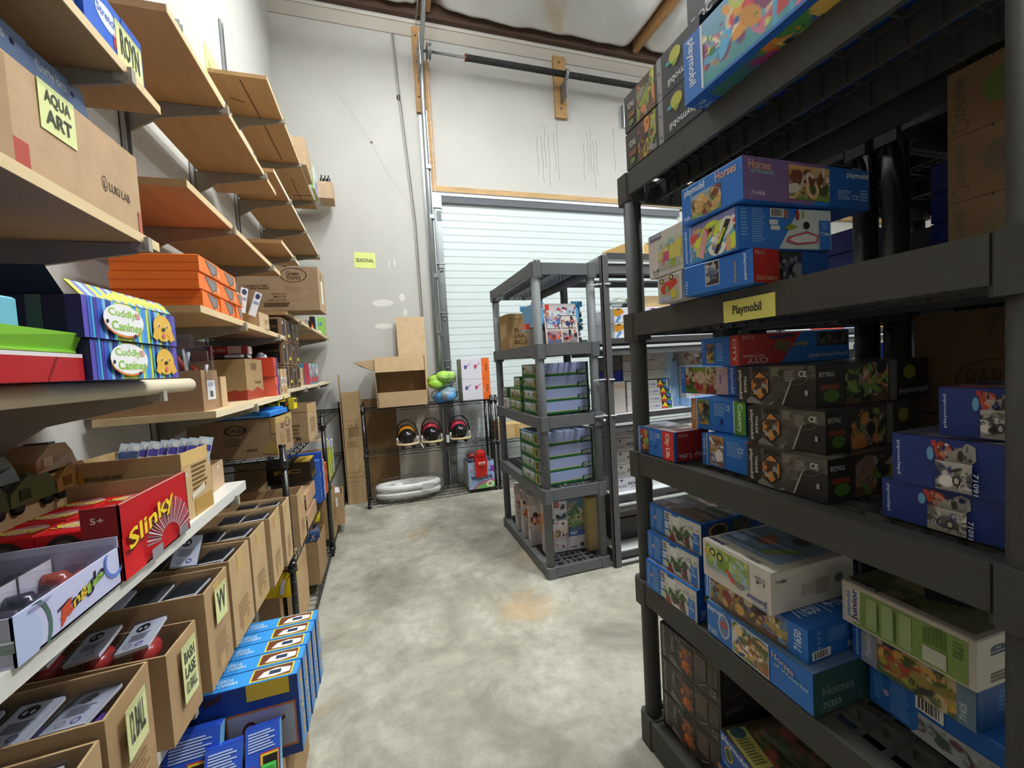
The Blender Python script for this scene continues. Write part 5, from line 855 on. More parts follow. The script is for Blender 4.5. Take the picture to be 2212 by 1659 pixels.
toy('cream junior toy box with a red car picture, under the playground one', (.765, .875, 1.402), (.12, .095, .068), -3, JR,
    {'L': [('r', .08, .05, .90, .93, 'b4b0a4'), ('p', [(.12, .55), (.3, .75), (.8, .8), (.85, .6), (.6, .45), (.35, .4), (.3, .3), (.2, .35)], 'c03a2c'), ('e', .1, .72, .28, .92, '2a2826'), ('e', .14, .76, .24, .88, 'd8c86a'), ('e', .52, .78, .7, .97, '2a2826'), ('e', .56, .82, .66, .93, 'd8c86a'), ('e', .55, .1, .82, .42, 'c8b432'), ('r', .12, .05, .6, .22, 'a8b0c0'), ('e', .35, .35, .5, .6, '8a9a5a')], 'N': []})
for k in range(3): toy(['blue boxes behind the horse box, bottom one, on the second shelf', 'blue boxes behind the horse box, middle one', 'blue boxes behind the horse box, top one'][k].replace('boxes', 'box'), (1.335, .895, 1.402+.062*k), (.15, .20, .060), 0, '34459a', {'L': [('m', .15, .3, .5, .7, 3, '7a86c0'), ('r', 0, .9, 1, 1, '2a3a80')], 'N': [('r', 0, 0, 1, 1, '2a3a80')]}, g=None)
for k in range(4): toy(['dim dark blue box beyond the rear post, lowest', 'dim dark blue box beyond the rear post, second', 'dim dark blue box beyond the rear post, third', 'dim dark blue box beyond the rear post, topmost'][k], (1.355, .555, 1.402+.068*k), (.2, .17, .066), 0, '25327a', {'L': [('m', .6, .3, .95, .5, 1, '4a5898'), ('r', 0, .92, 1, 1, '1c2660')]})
for k in range(3): carton('small_carton', ['brown carton stack on the second shelf beside the near post, bottom', 'brown carton stack on the second shelf beside the near post, middle', 'brown carton stack on the second shelf beside the near post, top'][k].replace('stack ', ''), (1.096, .445, 1.402+.118*k), (.11, .12, .113), 0, '86663f', {'L': [('t', .1, .3, .2, .9, 'DUNE', '5c4a30', 90), ('e', .4, .3, .75, .8, ('6a5a34', '5c4a30', '5a6a34')[k]), ('o', .05, .05, .25, .25, '5c4a30', .2)]}, closed=True)
# ---- shelf z .97
G628 = '33302d'
def dark628(lab, p, s, yaw, up):
    L = [('a', 0, 0, 1, 1, 140+up, '5a554c', '4a4540', ['57524a', '4a4641', '3f3b38', '615c52'], 30, .004), ('r', 0, 0, .2, 1, G628), ('p', [(.62, 0), (.72, .6), (.78, .68), (1, .68), (1, 0)], '2c2a29'), ('p', [(.61, .02), (.63, .02), (.735, .62), (.73, .66)], 'b8b4ac'), ('t', .03, .10, .09, .90, 'playmobil', 'd8d4cc', 270), ('t', .115, .28, .155, .74, '70628', 'd0ccc4', 270), ('p', [(.15, .08), (.22, .20), (.38, .02), (.42, .0), (.52, .12), (.5, .0), (.16, .0)], '8a8780'),
         ('p', [(.2, .35), (.29, .15), (.34, .08), (.47, .3), (.47, .68), (.34, .9), (.2, .6)], '2a2624'), ('p', [(.225, .37), (.34, .13), (.45, .33), (.45, .66), (.34, .85), (.225, .6)], 'c8803a'), ('a', .25, .25, .43, .70, 143, '3a3a3a', 'd89a4a', ['1e1e20', '8a9ab0', 'e0a050', '2a3a2a', '4a3020'], 26, .002)]
    for a in range(6):
        for c in range(2): L.append(('p', [(.26+.038*a+.016*math.cos(t*1.047+.52), .88+.07*c+.04*math.sin(t*1.047+.52)) for t in range(6)], '242220'))
    L += [('o', .655, .55, .93, .93, '9a9488', .025), ('m', .67, .62, .8, .88, 6, '8f897d'), ('t', .83, .74, .92, .88, 'CE', 'c8c4ba'), ('m', .51, .75, .62, .95, 5, '8f897d'), ('r', .9, .3, .93, .42, 'a8a298')]
    N = [('r', 0, 0, 1, 1, '2a2724'), ('t', .02, .72, .15, .84, '70628', 'b0aca0', 180), ('r', .03, .42, .19, .54, '7a3a26'), ('e', .05, .12, .19, .42, '4a6a2a'), ('a', .24, .02, .62, .98, 147+up, '3a2f2a', '5a3c22', ['c8803a', 'b0a8a0', '2a2a28', '6a8a3a', '8a6a60', '1e1c1c'], 50, .003), ('r', .63, 0, .7, 1, '5a5a58'), ('r', .7, 0, 1, 1, '1c1b1a'), ('e', .76, .5, .88, .85, '6a6a2c'), PM(.72, .12, .99, .3, 180, '8a8880')]
    return toy(lab, p, s, yaw, G628, {'L': L, 'N': N, 'T': [('a', 0, 0, 1, 1, 150+up, '4a4238', '3a342e', ['5a5044', '6a6a5a', '2a2624'], 20, .006)]})
dark628('dark grey action toy box with an orange hexagon picture, bottom of three', (.935, .645, .972), (.30, .178, .083), 0, 0)
dark628('dark grey action toy box with an orange hexagon picture, middle of three', (.960, .672, 1.056), (.30, .17, .085), 3, 1)
dark628('dark grey action toy box with an orange hexagon picture, top of three', (1.01, .712, 1.142), (.335, .20, .088), -1, 2)
CE = [('t', .52, .70, .62, .82, 'CE', 'c0d0e8')]
toy('red and blue toy box with upside-down lettering lying on top of the dark grey boxes', (.99, .842, 1.2325), (.29, .165, .075), -11.6, BL,
    {'L': [('r', 0, 0, .76, 1, '2a6fc4'), ('t', .03, .5, .07, .92, '71147', 'b8cce8', 90), ('a', .15, .1, .36, .8, 160, '8a6a4a', 'a89a5a', ['5a3a3a', 'c8b04a', '3a4a6a', '6a5a3a'], 18, .003), ('m', .42, .15, .62, .8, 7, '7aa4dc'), ('r', .78, 0, 1, 1, 'b83026'), ('t', .85, .1, .93, .9, 'CITY', 'd8cfc8', 270)],
     'N': [('p', [(0, 0), (.36, 0), (.56, 1), (0, 1)], 'ac2820'), ('t', .02, .84, .13, .96, '71147', 'd0a8a0', 180), ('t', .06, .06, .25, .24, 'CITY', 'c8c4c4', 180), ('t', .03, .26, .22, .34, 'ACTION', 'c8c4c4', 180), ('p', [(.26, .8), (.5, .86), (.48, .95), (.27, .92)], '3a3060'), ('p', [(.3, .5), (.42, .36), (.46, .7), (.34, .8)], '6a6a34'), ('p', [(.46, .6), (.57, .68), (.62, .62), (.58, .52), (.56, .58), (.46, .56)], 'a89a3a'), ('a', .7, .5, .98, .95, 161, '4a4a48', '3a3a34', ['6a6a60', '2a2a2a', '8a8a7a'], 24, .003), PM(.62, .12, .98, .3, 180, 'b8c4dc'), ('r', 0, 0, 1, .02, '1f4f98')]})
toy('blue-edged fairy toy box with a green picture and pink panel', (.966, .995, 1.146), (.10, .20, .083), 5, BL,
    {'L': [('a', .09, .02, .70, .98, 170, '8a9a3a', '5a7a3a', ['c88a4a', 'd8c8a8', '8a4a6a', '3a5a2a', 'b0b85a', 'a83a3a', 'e0b080'], 50, .0025), ('r', 0, 0, .09, 1, BL), ('r', .66, .02, .86, .96, 'd8b8a8'), ('e', .67, .3, .8, .75, 'd8c4d0'), ('t', .70, .38, .77, .7, 'Ayuma', '7a3a7a', 270), ('t', .025, .55, .06, .9, '71800', 'b8cce8', 270), ('r', .86, 0, 1, 1, BL), ('t', .885, .08, .965, .92, 'playmobil', 'dce6f4', 270)]})
toy('blue and green country toy box under the fairy box', (.902, .885, 1.058), (.12, .175, .085), 4, BL,
    {'L': [('r', 0, 0, .11, 1, 'b8844a'), ('t', .03, .3, .08, .8, '71249', 'd8c8a8', 270), ('r', .11, 0, .125, 1, 'd8e0ec'), ('a', .15, .18, .36, .98, 171, '8a9a4a', 'a88a3a', ['3a4a2a', 'd8a040', '5a7a8a', '2a2a26'], 26, .0025), ('m', .45, .5, .68, .9, 7, '7aa8dc'), ('t', .66, .68, .74, .84, 'CE', 'c0d0e8'), ('p', [(.55, .35), (.6, .45), (.61, .25), (.58, .2)], '1c3f80'), ('r', .80, .0, .815, 1, 'dce4ec'), ('r', .815, 0, 1, 1, '5a9a3c'), ('t', .85, .08, .95, .92, 'Country', 'e4ecdc', 270)], 'N': [('r', 0, 0, 1, 1, '1c3a5c')]})
toy('blue toy box with a red end band, bottom of the country pile', (.868, .815, .972), (.12, .17, .084), -1, BL,
    {'L': [('r', 0, 0, .1, 1, '3a6fb8'), ('t', .03, .3, .07, .85, '70816', 'b8cce8', 270), ('r', .1, 0, .115, 1, 'd0dcec'), ('a', .16, .05, .44, .98, 172, 'b8885a', '8a94a8', ['2a2a30', 'e0e0e0', 'c8a040', '4a5a8a', '8a5a3a'], 36, .0025), ('m', .5, .45, .78, .9, 7, '7aa8dc'), ('t', .7, .6, .8, .76, 'CE', 'c0d0e8'), ('r', .86, 0, 1, 1, '9a2420'), ('t', .9, .15, .96, .8, 'CITY', 'c8b8b4', 270)], 'N': [('r', 0, 0, .5, 1, '6a1c18')]})
toy('blue and red city toy box alone at the far corner of the third foreground shelf', (.812, 1.034, .972), (.115, .182, .083), 0, BL,
    {'L': [('r', 0, 0, .13, 1, '4a8ad0'), ('t', .04, .5, .08, .85, '71078', 'd0dcf0', 270), ('r', .1, 0, .12, 1, 'a8c4e8'), ('a', .15, .06, .36, .92, 173, 'b83a2a', '3a2a2a', ['d8d0c8', 'c8402a', '8ab040', 'e0b060', '2a2226'], 30, .0025), ('m', .4, .55, .6, .9, 6, '6fa0dc'), ('t', .56, .70, .66, .85, 'CE', 'c8d8ec'), ('p', [(.52, .3), (.55, .45), (.58, .42), (.55, .28)], '1c3f80'), ('e', .42, .32, .47, .4, '1c3f80'), ('r', .72, .01, .985, .99, 'd0382a'), ('t', .78, .1, .90, .92, 'City Life', 'ece8e0', 270)],
     'N': [('r', 0, 0, .06, 1, '2a4a8a'), ('r', .06, 0, 1, 1, '8c1c1c'), ('t', .12, .82, .4, .93, '71078', 'b89a98', 180), ('t', .1, .1, .98, .3, 'City Life', 'b8a8a8', 180)], 'T': [('a', 0, 0, 1, 1, 174, '9aa4b0', '8a949c', ['6a7480', 'b8b8b8', '7a7068'], 20, .005), ('r', 0, 0, 1, .3, 'c8a8a0'), ('m', .2, .08, .9, .2, 1, '8a3a3a')]})
def moto(lab, p, s, yaw, sd):
    it = [('r', 0, 0, 1, 1, '25397c'), ('t', .055, .16, .105, .86, 'playmobil', 'c8d0e4', 90), ('e', .42, .55, .5, .82, '6aa8c8')]
    R = random.Random(sd)
    it += [('p', [(.50, .8), (.56, .95), (.68, .9), (.74, .66), (.66, .5), (.54, .58)], 'b04a34'), ('p', [(.56, .7), (.62, .9), (.7, .8), (.64, .62)], 'c8907a'), ('p', [(.58, .55), (.68, .75), (.86, .96), (.94, .9), (.95, .66), (.86, .5), (.92, .3), (.86, .08), (.72, .04), (.62, .22), (.6, .4)], 'a8a49c')]
    for q in range(46):
        u, v = R.uniform(.56, .93), R.uniform(.08, .92); a_, c_ = R.uniform(.008, .03), R.uniform(.02, .07)
        it.append(('p', [(u-a_, v-c_*.4), (u+a_*.5, v-c_), (u+a_, v+c_*.3), (u-a_*.3, v+c_)], R.choice(['5a5854', 'c8c4bc', '3a3836', '8a8680', 'b0aca2', '9a3a2c', '2c3a6a'])))
    it += [('a', .56, .05, .94, .6, 300+sd, 'b4b0a8', '8a867e', ['d8d4cc', '4a4844', '2c2a28', 'b8b4ac', '6a6660', 'c8c4bc', '25397c'], 26, .002), ('e', .74, .16, .83, .36, '3a3836'), ('e', .76, .2, .81, .32, 'b8b4ac'), ('e', .80, .64, .86, .84, '3a3836'), ('r', .52, .86, .57, .97, 'b83a3a')]
    it = it[:1]+[('p', [(u*.57, v) for u, v in q[1]], q[2]) if q[0] == 'p' else (q[0], q[1]*.57, q[2], q[3]*.57)+tuple(q[4:]) for q in it[1:]]
    return toy(lab, p, s, yaw, '25397c', {'L': it+[('t', .545, .05, .575, .45, '71091', 'c0c8dc', 270)], 'T': [('a', 0, 0, 1, 1, 184+sd, '4a4a5a', '3a3a4a', ['8a3a3a', '8a8a8a', '5a5a6a', '2a2a3a'], 26, .006)]})
moto('dark blue motorbike toy box on the third foreground shelf, lower front', (.911, .378, .972), (.2, .21, .066), 0, 0)
moto('dark blue motorbike toy box on the third foreground shelf, upper front', (.906, .369, 1.0385), (.2, .19, .080), 0, 1)
moto('dark blue motorbike toy box behind the other two on the third foreground shelf', (.93, .335, 1.1195), (.2, .16, .075), 0, 2)
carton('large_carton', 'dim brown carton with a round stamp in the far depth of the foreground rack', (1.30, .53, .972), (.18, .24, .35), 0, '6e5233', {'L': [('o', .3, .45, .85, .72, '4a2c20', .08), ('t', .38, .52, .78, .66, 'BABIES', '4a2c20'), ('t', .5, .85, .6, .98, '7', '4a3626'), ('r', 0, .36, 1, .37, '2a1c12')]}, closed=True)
# ---- shelf z .555
def dino(lab, p, s, yaw):
    L = [('p', [(.40, .0), (.52, .55), (.60, .97), (1, .97), (1, .0)], 'd5d6d2'), ('m', .04, .15, .10, .92, 9, '7aaae0'), ('m', .15, .1, .30, .92, 14, '7aaae0'), ('e', .1, .48, .15, .62, 'c8a0a8'), ('bc', .33, .66, .47, .96), ('r', .33, .48, .41, .60, 'd6d6da'), ('r', .33, .36, .43, .46, 'd6d6da'), ('r', .33, .08, .42, .30, 'c8c8b0'), ('e', .48, .62, .55, .88, '9a7a5a'), ('a', .41, .04, .86, .9, 190, 'd6d6d2', 'd2d2ce', ['6a3a4a', '4a6a3a', '8a4a38', '3a3a34', 'd6d6d2', 'dcdcd8', 'e0e0dc', '5a8a4a', 'b8b8b4'], 46, .002), ('p', [(.40, .0), (.47, .28), (.5, .3), (.56, 0)], '8a4434'), ('p', [(.52, .5), (.54, .52), (.72, .12), (.7, .1)], '5a3040'),
         ('r', .86, .04, .965, .62, '2f7ad0'), ('t', .865, .30, .96, .38, '71025', 'd8e2f0'), ('m', .875, .42, .95, .58, 4, '8ab4e4'), ('r', .985, 0, 1, 1, 'c8ccd0'), ('t', .93, .72, .97, .80, '11', '4a4a4a')]
    return toy(lab, p, s, yaw, BL, {'L': L, 'N': [('r', 0, 0, 1, 1, '1c4c94'), ('e', .1, .45, .4, .92, 'a88a3a'), ('e', .14, .5, .36, .87, '3a3a2a'), ('a', .48, .1, .75, .9, 192, '3a4434', '2a3428', ['5a5a4a', '4a6a3a', '2a2a24'], 20, .004), ('t', .05, .05, .12, .35, '71025', 'a8bcdc', 90), ('r', .88, .1, .93, .9, '4a6a9a')],
            'T': [('a', .03, .05, 1, 1, 195, '8a92a4', '544a34', ['6a6a6a', '7a5a3a', '4a4a34', '8a6a5a', '5a6a4a', '9a9aa0'], 44, .004), ('e', .25, .72, .42, .92, '9aa4b0'), ('r', 0, 0, .03, 1, BL)]})
dino('blue dinosaur toy box with a white parts picture, bottom of three', (.866, .985, .557), (.24, .205, .087), 3)
dino('blue dinosaur toy box with a white parts picture, middle of three', (.880, .990, .645), (.24, .205, .085), 3.5)
dino('blue dinosaur toy box with a white parts picture, top of three', (.892, .994, .731), (.235, .205, .083), 3.5)
toy('long blue horse club toy box, bottom of the pile on the fourth foreground shelf', (.868, .70, .557), (.24, .275, .086), -1, BL,
    {'L': [PM(.01, .72, .20, .93), ('t', .01, .10, .12, .26, '71353', 'c8d8ec'), ('e', .135, .2, .27, .9, 'b8c4cc'), ('e', .15, .26, .255, .84, '6a80b0'), ('e', .165, .5, .24, .7, 'b04a3a'), ('r', .295, .05, .655, .97, 'd0d8dc'), ('a', .30, .08, .65, .94, 200, '9ab0c8', '7a8a3a', ['c8a060', 'd8b888', '8a5a3a', '5a6a2a', 'e0e0e0', '3a4a7a', 'a87a50'], 56, .002), ('t', .68, .62, .86, .9, 'Horses', 'd0a898', 'dn'), ('t', .70, .48, .97, .66, 'of Waterfall', '9ac0c8', 'dn')],
     'N': [('r', 0, 0, 1, 1, '274a48'), ('t', .1, .4, .45, .62, 'Horses', '6a7a70'), ('t', .1, .12, .3, .26, '71353', '8fa09a'), ('r', .48, 0, .485, 1, '1c3836')], 'T': [('r', 0, 0, 1, 1, '5a7a98')]})
toy('blue toy box with a western town picture under the excavator box', (.868, .72, .645), (.215, .268, .068), 1, BL,
    {'L': [('r', 0, 0, .06, 1, BL), ('t', .015, .1, .05, .9, 'playmobil', 'c8d8ec', 90), ('r', .06, 0, .07, 1, 'c8d8ec'), ('a', .07, .0, .84, 1, 203, '4a6aa0', '7a5a3a', ['8a6a4a', '6a8ab0', 'c8a060', '3a2a24', 'a89a5a', '8a3a3a', '5a4a3a', 'd8c8a0'], 70, .0025), ('r', .84, 0, 1, 1, BL), ('t', .89, .2, .95, .85, '71650', 'd8e2f0', 90)],
     'N': [('r', 0, 0, 1, 1, '1f5cab'), ('bc', .04, .06, .28, .32), ('m', .25, .45, .55, .85, 7, '5a88c8'), ('m', .1, .3, .16, .9, 4, '5a88c8'), ('m', .6, .55, .85, .85, 5, '5a88c8'), ('r', .5, .1, .9, .3, '8a9ab8'), ('r', .62, .14, .7, .26, '2a3a5a')],
     'T': [('r', 0, 0, 1, .34, '2368bc'), ('t', .1, .08, .75, .26, '71650 | 4-10', 'd0dcec'), ('a', 0, .34, 1, 1, 204, '8a7a5a', '7a5a3a', ['5a4a3a', 'a88a5a', '4a6a8a'], 20, .005)]})
toy('white toy box with an excavator picture and upside-down lettering', (.855, .735, .7145), (.235, .192, .092), -1, 'd2ccc2',
    {'L': [('a', .05, .30, .72, .93, 206, '9aa84a', '8aa8b8', ['a8b85a', '7a9a3a', 'b8c878', '9ab8c8', '8aa050'], 30, .003), ('e', .12, .66, .22, .88, '2a2a26'), ('e', .14, .70, .20, .83, 'd0c83a'), ('e', .24, .62, .34, .85, '2a2a26'), ('e', .26, .66, .32, .80, 'd0c83a'), ('p', [(.32, .5), (.36, .5), (.46, .26), (.58, .22), (.6, .3), (.5, .34), (.42, .5)], 'c8502e'), ('e', .52, .2, .66, .36, '8a8078'), ('e', .04, .62, .11, .82, 'd0a83a'), ('t', .82, .60, .93, .70, '1-4', '2a2a50', 180), ('t', .80, .72, .93, .78, '71684', '4a4a60', 180), ('t', .68, .12, .96, .28, 'Junior', '26266a', 180), ('t', .76, .03, .96, .10, 'playmobil', '4a78c0', 180)],
     'T': [('r', 0, .0, 1, 1, 'c6c0b4'), ('a', .18, .1, .86, .97, 207, '6a86a0', '7f9ab0', ['6a8298', '8aa0b0', '5a7a8a', '6a8298'], 12, .006), ('p', [(.4, .62), (.62, .75), (.72, .7), (.68, .6), (.5, .5)], 'a0583a'), ('p', [(.25, .35), (.55, .2), (.6, .28), (.3, .45)], '7a8a3a'), ('e', .7, .3, .86, .52, '4a4038'), ('t', .04, .72, .12, .97, 'Junior', '26266a', 90), ('m', .05, .2, .1, .4, 2, '5a5a68', 1)], 'N': [('t', .05, .72, .18, .8, '71684', '4a4438'), ('r', .35, .3, .5, .55, 'b8b0a0'), ('r', .52, .25, .68, .6, 'aaa294'), ('e', .76, .4, .86, .62, '5a564c')]})
toy('green and white junior toy box with lines of text, nearest on the fourth foreground shelf', (.925, .475, .719), (.16, .20, .084), -2, 'c2bdb2',
    {'L': [('r', .1, .06, .95, .9, '7d9a4c'), ('p', [(.03, .12), (.16, .12), (.17, .9), (.03, .9)], 'ccc8c0'), ('t', .045, .2, .085, .8, 'playmobil', '3a70c0', 90), ('t', .09, .15, .155, .9, 'Junior', '26266a', 90), ('r', .22, .14, .31, .82, '9ab07a'), ('r', .35, .12, .44, .85, '9ab07a'), ('r', .49, .12, .58, .85, '9ab07a'), ('r', .315, .15, .325, .8, '3a5a2a'), ('r', .45, .15, .46, .8, '3a5a2a'), ('m', .66, .5, .82, .9, 6, '5a7a34', 1), ('r', .66, .12, .82, .44, 'c4c4b4'), ('t', .86, .5, .92, .8, '17.33', '4f6c30', 270)],
     'T': [('a', .1, .05, 1, 1, 211, '5a6a4a', '7a7a5a', ['4a5a34', '3a3f44', '6a6a4a', '8a8460'], 16, .006), ('t', .05, .7, .18, .97, 'Junior', '26266a', 90), ('p', [(.4, .5), (.8, .7), (.9, .4), (.6, .25)], '2a3038')], 'N': [('t', .2, .6, .7, .85, 'JR', '2a4a6a', 90), ('m', .2, .1, .8, .3, 3, '6a6450')]})
toy('blue toy box with a garden picture under the green junior box', (.945, .475, .643), (.16, .19, .075), -4, BL,
    {'L': [('r', 0, 0, .09, 1, '235cab'), ('t', .03, .1, .07, .9, 'playmobil', 'a8bcdc', 90), ('r', .09, 0, .24, 1, '8e92a0'), ('t', .13, .2, .2, .85, 'Family', 'c4c4c8', 90), ('a', .24, 0, .87, 1, 215, '7a8494', '5a6a3a', ['8a7a3a', 'a84a3a', 'c89a4a', '4a5a2a', 'b8a888', '3a3a34', '9aa03a'], 60, .003), ('r', .87, 0, 1, 1, '6a8498'), ('t', .89, .1, .94, .5, '71425', 'c8d0d8', 90)], 'N': [('r', 0, 0, 1, 1, '1d4a80'), ('m', .3, .3, .5, .8, 5, '4a70a8')]})
toy('blue toy box with white parts picture, lowest in the pile below the green junior box', (.955, .442, .557), (.16, .21, .084), -6, '2566b4',
    {'L': [('m', .04, .2, .13, .9, 8, '5a8cca'), ('m', .18, .1, .34, .9, 12, '5a8cca'), ('e', .12, .4, .17, .55, 'b0a0b0'), ('bc', .38, .62, .58, .95), ('p', [(.34, 0), (.42, .2), (.46, .5), (.6, .55), (1, .6), (1, 0)], 'a8b0b0'), ('a', .4, .0, .95, .55, 218, 'a8b0b0', 'a0a8a8', ['4a5a4a', '6a4a4a', '8a9090', 'b0b8b8'], 30, .003)], 'N': [('r', 0, 0, 1, 1, '1c447c')]})
# ---- shelf z .10
for k in range(3):
    toy(['dark toy box with an orange figure on the lowest foreground shelf, bottom of three', 'dark toy box with an orange figure on the lowest foreground shelf, middle of three', 'dark toy box with an orange figure on the lowest foreground shelf, top of three'][k], (.928, .975, .103+.112*k), (.28, .225, .11), 4, '332f2c',
        {'L': [('a', 0, 0, 1, 1, 220+k, '4a433c', '3c3732', ['453f38', '38332f', '504840', '2e2a28'], 34, .005), ('p', [(0, .12), (.55, .0), (0, 0)], '1f1d1c'), ('t', .035, .1, .09, .95, 'playmobil', 'a8a298', 270), ('t', .2, .4, .25, .85, '70627', '9a9488', 270), ('t', .30, .8, .36, .88, '11', 'b0aca0'), ('p', [(.16, .1), (.2, .3), (.4, .05), (.42, .0), (.38, .0)], '7a7670'), ('a', .36, .1, .58, .9, 223, '3a322c', '4a3a2c', ['a85a2a', '8a5a40', '2a2220', '6a4a3a', 'c06a2a'], 40, .003), ('p', [(.5, .1), (.52, .3), (.46, .4), (.44, .2)], 'b0582a'), ('r', .62, .35, .8, .92, '5a4c42'), ('m', .83, .4, .97, .92, 6, '6a6458', 1), ('t', .86, .12, .95, .3, 'CE', '8a847a'), ('p', [(.68, .15), (.8, .3), (.81, .28), (.69, .13)], '8a8680')], 'N': [('r', 0, 0, 1, 1, '211d1b'), ('t', .05, .75, .25, .88, '70627', '5a544c', 180), ('o', .04, .1, .3, .6, '4a443a', .1)], 'T': [('r', 0, 0, 1, 1, '2a2624')]})
toy('dark blue box lying deep on the lowest foreground shelf', (1.06, .80, .103), (.16, .12, .20), 4, '1a2848', {'T': [('a', 0, 0, 1, 1, 230, '24345c', '1c2848', ['2c4068', '3a3a4a'], 16, .006)]})
toy('blue toy box with yellow ovals and a green text panel near the bottom edge', (.86, .735, .192), (.18, .20, .09), -8, '2a5cae',
    {'L': [PM(.03, .72, .5, .95), ('e', .08, .3, .24, .74, 'c0a83a'), ('e', .1, .36, .22, .68, '4a5a3a'), ('e', .36, .22, .52, .64, 'c0a83a'), ('e', .38, .28, .5, .58, '3a4a4a'), ('t', .07, .08, .26, .22, '71523', 'c8d4e8'), ('r', .58, .1, .9, .8, '8ab0c8'), ('a', .6, .13, .88, .77, 232, '6a9ab8', '5a7a4a', ['3a5a3a', 'c8a060'], 14, .003)],
     'T': [('a', 0, 0, 1, 1, 233, '4a4030', '6a4a2c', ['3a3a24', '7a5a34', '8a4a3a', '5a4a2a', '4a5a2a'], 40, .005), ('p', [(.02, .4), (.05, .95), (.35, .95), (.3, .4)], 'b0ac5c'), ('m', .08, .45, .28, .8, 9, '6a6a34'), ('e', .08, .8, .3, .97, '3a5a6a')]})
toy('blue and orange toy box beneath the one with yellow ovals', (.86, .735, .103), (.19, .21, .088), -6, '2a4f98', {'L': [('r', 0, .85, 1, 1, 'b0704a'), PM(.03, .4, .4, .7), ('a', .5, .1, .95, .8, 235, '4a6aa8', '3a5a8a', ['c8a060', '5a7a4a'], 14, .004)]})
toy('maroon and brown toy box near the bottom right on the lowest foreground shelf', (.93, .50, .103), (.2, .2, .12), 5, '4a1c20', {'T': [('a', 0, 0, 1, 1, 237, '4a2a20', '5a2a24', ['6a3a2a', '3a1c1c', '5a4a3a'], 20, .006)]})

# ================================================================ rear racks behind the foreground unit
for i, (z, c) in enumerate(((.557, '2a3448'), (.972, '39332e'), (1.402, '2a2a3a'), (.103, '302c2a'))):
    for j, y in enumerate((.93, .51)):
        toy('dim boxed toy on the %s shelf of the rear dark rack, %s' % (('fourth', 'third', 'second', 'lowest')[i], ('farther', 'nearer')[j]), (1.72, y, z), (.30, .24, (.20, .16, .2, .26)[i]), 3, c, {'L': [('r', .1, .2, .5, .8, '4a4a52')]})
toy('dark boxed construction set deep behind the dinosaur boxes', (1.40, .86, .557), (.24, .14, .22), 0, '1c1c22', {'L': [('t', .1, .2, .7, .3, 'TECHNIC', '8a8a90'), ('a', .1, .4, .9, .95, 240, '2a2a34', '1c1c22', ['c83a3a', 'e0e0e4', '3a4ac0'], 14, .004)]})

# ================================================================ long metal shelf unit contents
def mx(lab, x0, x1, y0, y1, z0, z1, col, F={}, yaw=0, g=None, nm='toy_box'): return bx(nm, lab, 'box', ((x0+x1)/2, (y0+y1)/2, z0), (x1-x0, y1-y0, z1-z0), yaw, col, F, group=g)
ZS = [z+.0005 for z in MZ]
for k in range(2): mx(['white tile box with coloured corner shapes on the metal shelf, lower', 'white tile box with coloured corner shapes on the metal shelf, upper'][k], 1.36, 1.72, 2.20, 2.45, ZS[3]+.093*k, ZS[3]+.093*k+.091, 'e8ebf2', {'N': [('p', [(0, .5), (.0, .95), (.08, .85), (.14, .98), (.2, .7), (.08, .4)], 'd8962a'), ('p', [(.02, .85), (.1, .98), (.12, .85)], '3a3a3a'), ('p', [(.02, .1), (.1, .5), (.14, .4), (.06, .02)], '5a9ad8'), ('p', [(.27, .6), (.37, .85), (.45, .6), (.36, .4)], '3a6ac8'), ('p', [(.36, .2), (.5, .2), (.5, .5), (.38, .45)], 'd8485a'), ('m', .28, .9, .48, .97, 1, 'd87a7a'), ('p', [(.7, .9), (.82, .95), (.8, .8)], '6a3a8a'), ('t', .55, .25, .75, .36, 'MAGNA', '9aa0b8'), ('t', .8, .3, .97, .45, 'TILES', 'b0b4c8')]})
for k in range(2): mx(['white tile box farther right on the metal shelf, lower', 'white tile box farther right on the metal shelf, upper'][k], 1.74, 2.20, 2.20, 2.45, ZS[3]+.093*k, ZS[3]+.093*k+.091, 'e8ebf2', {'N': [('m', .05, .6, .95, .85, 2, '8a90a8')]})
mx('tan carton lying on the white tile boxes, right part', 1.55, 1.80, 2.24, 2.44, ZS[3]+.188, ZS[3]+.26, 'd2b58a', {'N': [('m', .1, .3, .3, .5, 1, 'b08a5a')]}, nm='small_carton')
mx('bright blue box beside the tan carton on the white tile boxes', 1.81, 1.90, 2.24, 2.44, ZS[3]+.188, ZS[3]+.26, '2436b8', {'N': [('r', .7, .7, 1, 1, 'e0a060')]})
b = MB(); b.ell((0, 0, .03), (.06, .05, .03), 'b8c4bc', 'gloss', n=10); b.ell((.03, -.03, .018), (.03, .03, .016), '2a3a34', 'gloss', n=8); tag(b.build('toy_bag', loc=(1.43, 2.26, ZS[3]+.188)), 'crumpled pale green and black bag on the white tile boxes', 'bag')
mx('small carton with dark lettering and a white label on top of the metal shelf unit', 1.44, 1.62, 2.20, 2.42, ZS[4], ZS[4]+.07, 'c8a468', {'N': [('t', .08, .35, .42, .6, 'Sentos', '4a3018'), ('r', .45, 0, .75, 1, 'd8dee2'), ('e', .55, .4, .6, .6, '8aa8c8')]}, yaw=12, nm='small_carton')
carton('open_carton', 'torn-open tan carton on top of the metal shelf unit', (1.75, 2.32, ZS[4]), (.16, .2, .10), 0, 'c49c60', {'N': [('m', .2, .3, .8, .4, 1, '8a6a3a')]})
